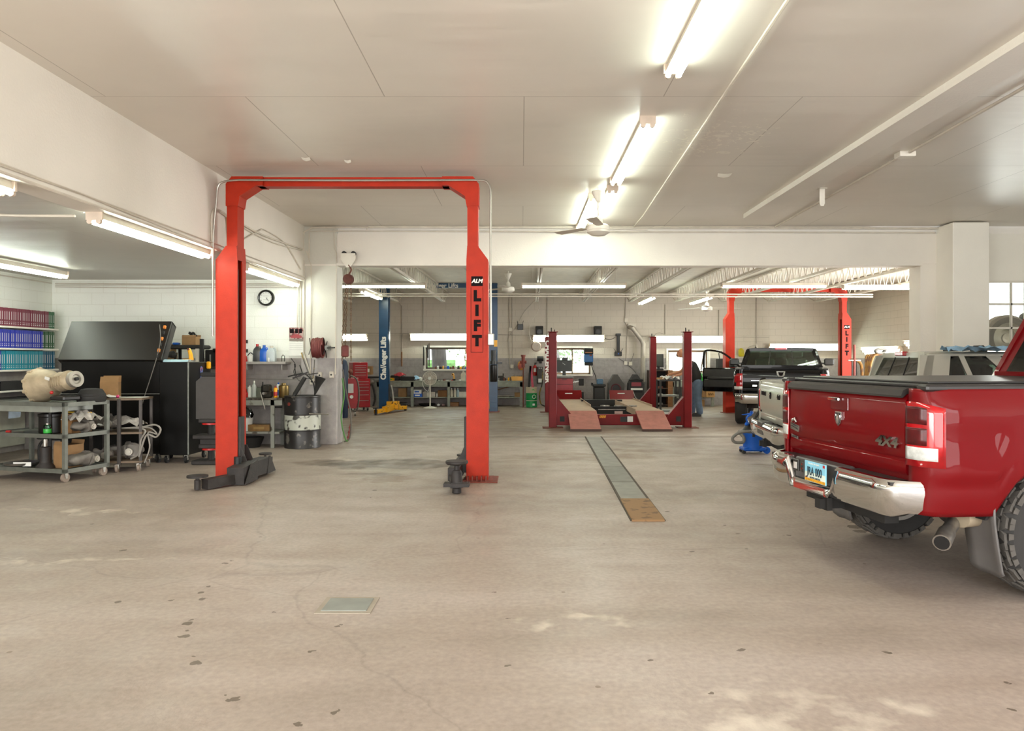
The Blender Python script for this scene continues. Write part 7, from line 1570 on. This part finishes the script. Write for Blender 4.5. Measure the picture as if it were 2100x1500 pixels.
# bookcase and monitor
by = 23.3
r = thing('bookcase', 'dark brown wooden bookcase behind the back right lift column', 'bookcase', (X(1352, by), by+.2, 0)); DW_ = mat('dark_brown_wood', '#3f2a1c', .6, var=.2)
for z in (.04, .3, .55, .8, 1.1): MB().box(-.3, .26, -.18, .18, z, z+.025).build('shelf_board', DW_, r)
for x, m_ in ((-.32, DW_), (.27, WOOD)): MB().box(x, x+.03+(.12 if x > 0 else 0), -.2, .18, 0, 1.13).build('side_panel', m_, r)
MB().box(-.3, .27, .17, .18, 0, 1.1).build('back_panel', BLKM, r)
for k in range(4): cbox('manual_stack', (.3, .2, .05+.02*(k % 2)), [GRYS, OFFW, BROWN, CARD][k], ['grey papers on the lowest shelf of the brown bookcase', 'pale papers on the second lowest shelf of the brown bookcase', 'brown folder on the middle shelf of the brown bookcase', 'tan folder on the second highest shelf of the brown bookcase'][k], 'papers', (X(1350, by), by+.15, (.066, .326, .576, .826)[k]))
r = thing('computer_monitor', 'black computer monitor on the brown bookcase', 'monitor', (X(1353, by), by+.2, 1.126)); MB().box(-.14, .14, -.12, .05, 0, .05, b=.02).box(-.17, .15, -.04, .04, .1, .5, b=.01).box(-.04, .04, 0, .03, .04, .12).build('case', BLKM, r); MB().box(-.14, .12, -.045, -.04, .13, .47).build('screen', mat('dark_screen', '#35392f', .15), r)
solo('wire_stand', MB().tube([(-.08, 0, 0), (0, 0, .22), (.08, 0, 0)], .01, 5).box(-.1, .12, -.04, .04, -.0, .02), PLW, 'small white triangular stand beside the monitor on the bookcase', 'stand', (X(1368, by), by+.2, 1.126))
# wheeled rack in front of the mechanic
cy_ = 19.3
r = thing('shop_cart', 'tall dark open cart with rags on top in front of the mechanic', 'cart', (X(1375, cy_), cy_+.3, 0)); cw_ = .245
for x in (-cw_, cw_):
    for y in (-.25, .25): MB().box(x-.022, x+.022, y-.022, y+.022, .1, .94).build('leg', mat('cart_dark', '#35332f', .5, .3), r)
for z, nm in ((.13, 'bottom_shelf'), (.53, 'middle_shelf'), (.92, 'top_shelf')): MB().box(-cw_, cw_, -.25, .25, z, z+.02).box(-cw_-.02, cw_+.02, -.27, -.25, z-.01, z+.035).build(nm, GRYS if z < .6 else mat('cart_dark', '#35332f', .5), r)
casters(r, [(-.22, -.23), (.22, -.23), (-.22, .23), (.22, .23)], .045)
solo('rags', MB().grid([[(x*.055, y*.05, .05+.04*sin(x*2.3+y)+.03*cos(y*3-x)) for y in range(-4, 5)] for x in range(-4, 5)]), PAPER, 'pile of white rags on the tall dark cart before the mechanic', 'rags', (X(1378, cy_), cy_+.3, .945))
cbox('parts_box', (.1, .15, .07), CARD, 'small tan box on the left corner of the tall dark cart', 'box', (X(1361, cy_), cy_+.2, .941))
# third bench things
def tb(px, y=23.6, z=zt): return (X(px, y), y, z)
bottle('oil_jug', 'round bright green jug on the bench beside the mechanic', tb(1437), .09, .22, PLG, PLG, 'can')
bottle('oil_jug', 'left of two white jugs on the bench under the third window', tb(1447), .05, .26, PLW, PLW, 'bottle'); bottle('oil_jug', 'right of two white jugs on the bench under the third window', tb(1454), .05, .26, PLW, PLW, 'bottle')
bottle('bottle', 'yellow topped black container at the end of the third rear bench', tb(1461), .05, .22, BLKM, PLY, 'can')
bottle('bottle', 'pale bottle behind the white jugs near the window frame', tb(1447, 23.95), .04, .36, OFFW, OFFW)
for k in range(6): bottle('small_bottle', 'one of the small jars along the sill of the third rear window', (X(1425+k*4.5, 24.08), 24.09, Z(764, 24.2)), .018, .05+.02*(k % 2), [BLKM, GRYS, BROWN][k % 3], BLKM, 'can', 'jars on the third rear window sill')
cbox('cardboard_box', (.26, .3, .2), CARD, 'left cardboard box on the lower shelf of the third rear bench', 'box', tb(1438, 23.6, zl)); cbox('cardboard_box', (.24, .3, .09), mat('tan_carton', '#b38a55', .8), 'flat box on top of the left cardboard box under the third bench', 'box', tb(1437, 23.6, zl+.201))
r = cbox('cardboard_box', (.26, .3, .18), mat('tan_carton', '#b38a55', .8), 'cardboard box with black curved marks under the third rear bench', 'box', tb(1455, 23.55, zl), flaps=.05)
for x in (-.06, 0, .06): MB().tube([(x-.02, -.152, .06), (x-.02, -.152, .1), (x, -.152, .13), (x+.02, -.152, .1), (x+.02, -.152, .06)], .007, 4).build('printed_mark', LETB, r)
cbox('cardboard_box', (.2, .3, .2), CARD, 'brown box on the floor under the third rear bench', 'box', tb(1436, 23.7, 0))
cbox('grey_panel', (.26, .05, .2), OFFW, 'pale drawer panel under the top of the third rear bench', 'panel', (X(1444, 23.4), 23.38, .56))
r = thing('casement_sash', 'open window sash of the third rear window standing ajar', 'window sash', (X(1447, 24.1), 24.3, 0)); MB().bar((0, 0, Z(722, 24.1)), (-.08, .1, Z(760, 24.1)), .03, .03).build('stile', TAN, r)
solo('wall_mount', MB().cyl((0, -.04, .0), (0, .02, 0), .05, n=16).box(-.012, .012, -.02, 0, -.6, 0), PLW, 'white disc and strap right of the third rear window', 'wall fitting', wb(1451, 719))
# tall stand, hoses at the far right
r = thing('transmission_jack', 'red-post tripod jack stand right of the rear orange lift', 'jack stand', (X(1752, 19.5), 19.5, 0)); MB().cyl((0, 0, .2), (0, 0, 1.85), .03, n=12).build('post', mat('rust_red_tool', '#7c342c', .6), r)
for x in (-.06, .06): MB().cyl((x, 0, .1), (x, 0, 1.45), .012, n=8).build('guide_rod', BLKM, r)
MB().box(-.16, .16, -.02, .02, 1.43, 1.46).build('cross_head', STL, r)
for a in range(3): MB().bar((0, 0, .3), (.35*cos(a*2.1), .35*sin(a*2.1), .03), .03, .03).build('leg', BLKM, r)
solo('hose', MB().tube(smoothpath([(-.3, 0, 1.45), (-.12, 0, 1.43), (-.02, 0, 1.3), (0, 0, .9), (.0, 0, .3), (.1, 0, .03)], 6), .04, 8), mat('mustard_hose', '#80591c', .6, col2='#5c3b20', thr=.52, vscale=5), 'mustard coloured hose hanging beside the red-post jack stand', 'hose', (X(1768, 19.7), 19.7, 0))
r = thing('coiled_hose', 'bundle of yellow-brown hoses hanging on the right wall behind the silver truck', 'hose', (X(1800, 18.7), 18.9, 0))
for k in range(4): MB().tube(smoothpath([(.2-.05*k, .05*k, 1.62-.04*k), (.0-.04*k, .04*k, 1.55), (-.1-.02*k, .03*k, 1.2), (-.12-.03*k, .02*k, .5), (-.05, 0, .05)], 6), .035, 7).build('hose_loop', mat('mustard_hose', '#80591c', .6), r)
solo('hose', MB().tube([(.0+.12*cos(k*.5), .03*k*.2, .05*sin(k*.5)+.0) for k in range(26)], .03, 6), mat('grey_vac_hose', '#6f6c66', .5), 'grey coil on top of the yellow-brown hoses near the right wall', 'hose', (X(1812, 18.7), 18.8, 1.68))
solo('yellow_tank', MB().lathe([(.07, 0), (.09, .03), (.09, .2), (.03, .27)], n=16), mat('olive_yellow', '#b3a51e', .4), 'olive-yellow bottle on the rear wall behind the black truck door', 'bottle', (X(1526, 23.8), 24.11, 1.55))
r = thing('wall_cabinet', 'black box on the rear wall seen through the open truck door window', 'box', (X(1480, 23.9), 23.95, 1.3)); MB().box(-.12, .12, -.1, .2, -.15, .18, b=.01).build('cabinet', BLKM, r); MB().tube([(-.05, 0, .18), (-.08, 0, .35), (0, 0, .42), (.08, 0, .3)], .015, 6).build('cable', BLKM, r)

# wheels behind the storeroom window
def store_wheel(label, x, y, z, R_, tm, rmm, rz=0):
    r = thing('stored_wheel', label, 'wheel', (x, y, z), rz); MB().lathe([(R_*.66, -.1), (R_*.9, -.12), (R_, -.08), (R_, .08), (R_*.9, .12), (R_*.66, .1)], n=36, axis='y', caps=False).build('tyre', tm, r)
    MB().lathe([(.03, -.03), (R_*.2, -.05), (R_*.22, -.02), (R_*.36, -.0), (R_*.4, -.06), (R_*.5, -.04), (R_*.62, -.02), (R_*.67, -.1), (R_*.67, .1), (.03, .08)], n=36, axis='y').build('rim', rmm, r)
    return r
DR_ = mat('dull_rim', '#b0a698', .45, .5, var=.1)
sy = 13.75
store_wheel('large steel wheel standing on the rack behind the storeroom window', X(2062, sy), sy, Z(694, sy), .42, mat('grey_tyre', '#5d544b', .8), DR_)
store_wheel('lower pale wheel behind the storeroom window, just over the truck roof', X(2068, sy), sy-.05, 1.05, .32, DR_, DR_)
store_wheel('second stored wheel cut by the right edge behind the storeroom window', X(2130, 14.2), 14.2, Z(700, 14.2), .42, mat('grey_tyre', '#5d544b', .8), DR_)
store_wheel('small wheel hanging high at the right edge behind the storeroom window', X(2108, sy), sy, Z(652, sy), .1, BLKM, DR_)
r = thing('tyre_rack', 'white steel rack carrying wheels behind the storeroom window', 'rack', (9.1, 13.95, 0))
MB().box(-1.0, 1.0, -.25, .25, 1.38, 1.41).box(-1.0, 1, -.25, .25, .7, .73).build('shelf_board', OFFW, r)
for x in (-1, 1): MB().box(x-.02, x+.02, -.27, -.23, 0, 2.5).build('leg', OFFW, r)

# ================================================================ THE MECHANIC
def skinfig(name, verts, edges, radii, m, parent, root=0, sub=2):
    me = bpy.data.meshes.new(name); me.from_pydata(verts, edges, []); o = bpy.data.objects.new(name, me); COL.objects.link(o)
    sk = o.modifiers.new('skin', 'SKIN'); 
    if not me.skin_vertices: me.skin_vertices.new() if hasattr(me.skin_vertices, 'new') else None
    for i, q in enumerate(radii):
        me.skin_vertices[0].data[i].radius = q if isinstance(q, tuple) else (q, q); me.skin_vertices[0].data[i].use_root = (i == root)
    sb = o.modifiers.new('sub', 'SUBSURF'); sb.levels = sub; sb.render_levels = sub
    dg = bpy.context.evaluated_depsgraph_get(); m2 = bpy.data.meshes.new_from_object(o.evaluated_get(dg)); bpy.data.objects.remove(o)
    m2.materials.clear(); m2.materials.append(m)
    for p in m2.polygons: p.use_smooth = True
    o = bpy.data.objects.new(name, m2); COL.objects.link(o); o.parent = parent; return o
py_ = 19.55
r = thing('person', 'bald mechanic in dark t-shirt and blue jeans leaning over the cart', 'person', (X(1429, py_), py_, 0))
# facing -x (left), slightly toward the camera; pelvis above origin
TS = mat('dark_tshirt', '#1d1a17', .8, var=.1); JN = mat('blue_jeans', '#5a6a7c', .8, var=.15, vscale=12)
# body: one continuous skin surface
V = [(.0, 0, .93), (-.04, 0, 1.1), (-.13, 0, 1.28), (-.24, 0, 1.42), (-.3, 0, 1.48), (-.36, -.02, 1.56),            # 0-5 spine to head base
     (-.2, -.17, 1.38), (-.3, -.22, 1.16), (-.5, -.2, 1.07), (-.58, -.19, 1.06),                                  # 6-9 near arm, reaching left
     (-.2, .17, 1.38), (-.34, .22, 1.16), (-.55, .16, 1.1), (-.63, .14, 1.1),                                     # 10-13 far arm
     (.01, -.1, .88), (.0, -.11, .48), (.06, -.12, .09), (-.03, -.13, .05),                                      # 14-17 near leg
     (.01, .1, .88), (-.08, .12, .48), (-.1, .13, .09), (-.2, .14, .05)]
E = [(0, 1), (1, 2), (2, 3), (3, 4), (4, 5), (3, 6), (6, 7), (7, 8), (8, 9), (3, 10), (10, 11), (11, 12), (12, 13), (0, 14), (14, 15), (15, 16), (16, 17), (0, 18), (18, 19), (19, 20), (20, 21)]
Rr = [.09, .1, .135, .12, .055, .05, .07, .045, .036, .03, .07, .045, .036, .03, .075, .055, .04, .035, .075, .055, .04, .035]
body = skinfig('body', V, E, Rr, SKIN, r)
hm = MB(); Mh = T(-.40, -.02, 1.63, ry=.55) @ Matrix.Diagonal((1.0, .8, 1.12, 1)).to_4x4()
hm.sphere((0, 0, 0), .105, 14, M=Mh); hm.sphere((-.038, 0, -.055), .066, 10, M=Mh)
hm.prism([(-.095, .01), (-.128, -.03), (-.1, -.045)], 'y', -.014, .014, M=Mh)
for s in (-1, 1): hm.sphere((.015, s*.108, -.01), .024, 6, 1.4, M=Mh)
hd = hm.build('head', SKIN, r)
MB().sphere((.012, 0, .012), .1035, 12, M=Mh @ Matrix.Diagonal((1.03, 1.02, .98, 1)).to_4x4()).build('cropped_hair', mat('cropped_hair', '#7a5744', .8), hd)
for s in (-1, 1): MB().sphere((-.092, s*.035, -.0), .013, 6, M=Mh).build('eye', LETB, hd)
MB().sphere((-.045, 0, -.075), .055, 8, .9, M=Mh).build('beard', mat('short_beard', '#5d4334', .85), hd)
MB().box(-.118, -.1, -.02, .02, -.066, -.06, M=Mh).build('mouth', BROWN, hd)
# shirt
VS = [(.0, 0, .84), (-.04, 0, 1.1), (-.13, 0, 1.28), (-.23, 0, 1.41), (-.19, -.17, 1.38), (-.26, -.215, 1.24), (-.19, .17, 1.38), (-.28, .215, 1.24)]
skinfig('t_shirt', VS, [(0, 1), (1, 2), (2, 3), (3, 4), (4, 5), (3, 6), (6, 7)], [(.19, .18), (.175, .165), (.185, .16), (.14, .13), .09, .068, .09, .068], TS, r)
VJ = [(.0, 0, 1.0), (.01, 0, .88), (.01, -.1, .8), (.0, -.11, .48), (.06, -.12, .03), (.01, .1, .8), (-.08, .12, .48), (-.1, .13, .03)]
skinfig('jeans', VJ, [(0, 1), (1, 2), (2, 3), (3, 4), (1, 5), (5, 6), (6, 7)], [(.15, .14), (.175, .165), .13, .1, .09, .13, .1, .09], JN, r)
for s, ax, ay_ in ((0, .03, -.12), (1, -.13, .13)):
    MB().loft([[(ax+x*k-.05, ay_+y*k, z) for x, y in ((-.15, -.04), (-.1, -.055), (.08, -.045), (.11, 0), (.08, .045), (-.1, .055), (-.15, .04))] for k, z in ((1, 0), (1.02, .03), (.9, .07), (.5, .1))], True, True).build('shoe', BLKM, r)
def hand(base, d, s):
    base = Vector(base); d = Vector(d).normalized(); sd = d.cross(Vector((0, 0, 1))).normalized()*s
    vs = [base, base+d*.05]; es = [(0, 1)]; rr = [.026, .03]
    for k, (o_, L_) in enumerate(((-.028, .07), (-.01, .08), (.01, .075), (.028, .06))):
        a = len(vs); kn = base+d*.08+sd*o_; vs += [kn, kn+d*L_*.5+Vector((0, 0, -.015)), kn+d*L_*.8+Vector((0, 0, -.045))]; es += [(1, a), (a, a+1), (a+1, a+2)]; rr += [.0095, .009, .008]
    a = len(vs); vs += [base+d*.03+sd*-.04, base+d*.07+sd*-.055+Vector((0, 0, -.02))]; es += [(0, a), (a, a+1)]; rr += [.012, .009]
    return vs, es, rr
for nm, b_, dd, s in (('hand', (-.55, -.193, 1.063), (-1, -.05, -.15), 1), ('hand', (-.6, .145, 1.1), (-1, 0, -.1), -1)):
    vs_, es_, rr_ = hand(b_, dd, s); skinfig(nm, [tuple(v) for v in vs_], es_, rr_, SKIN, r, sub=1)
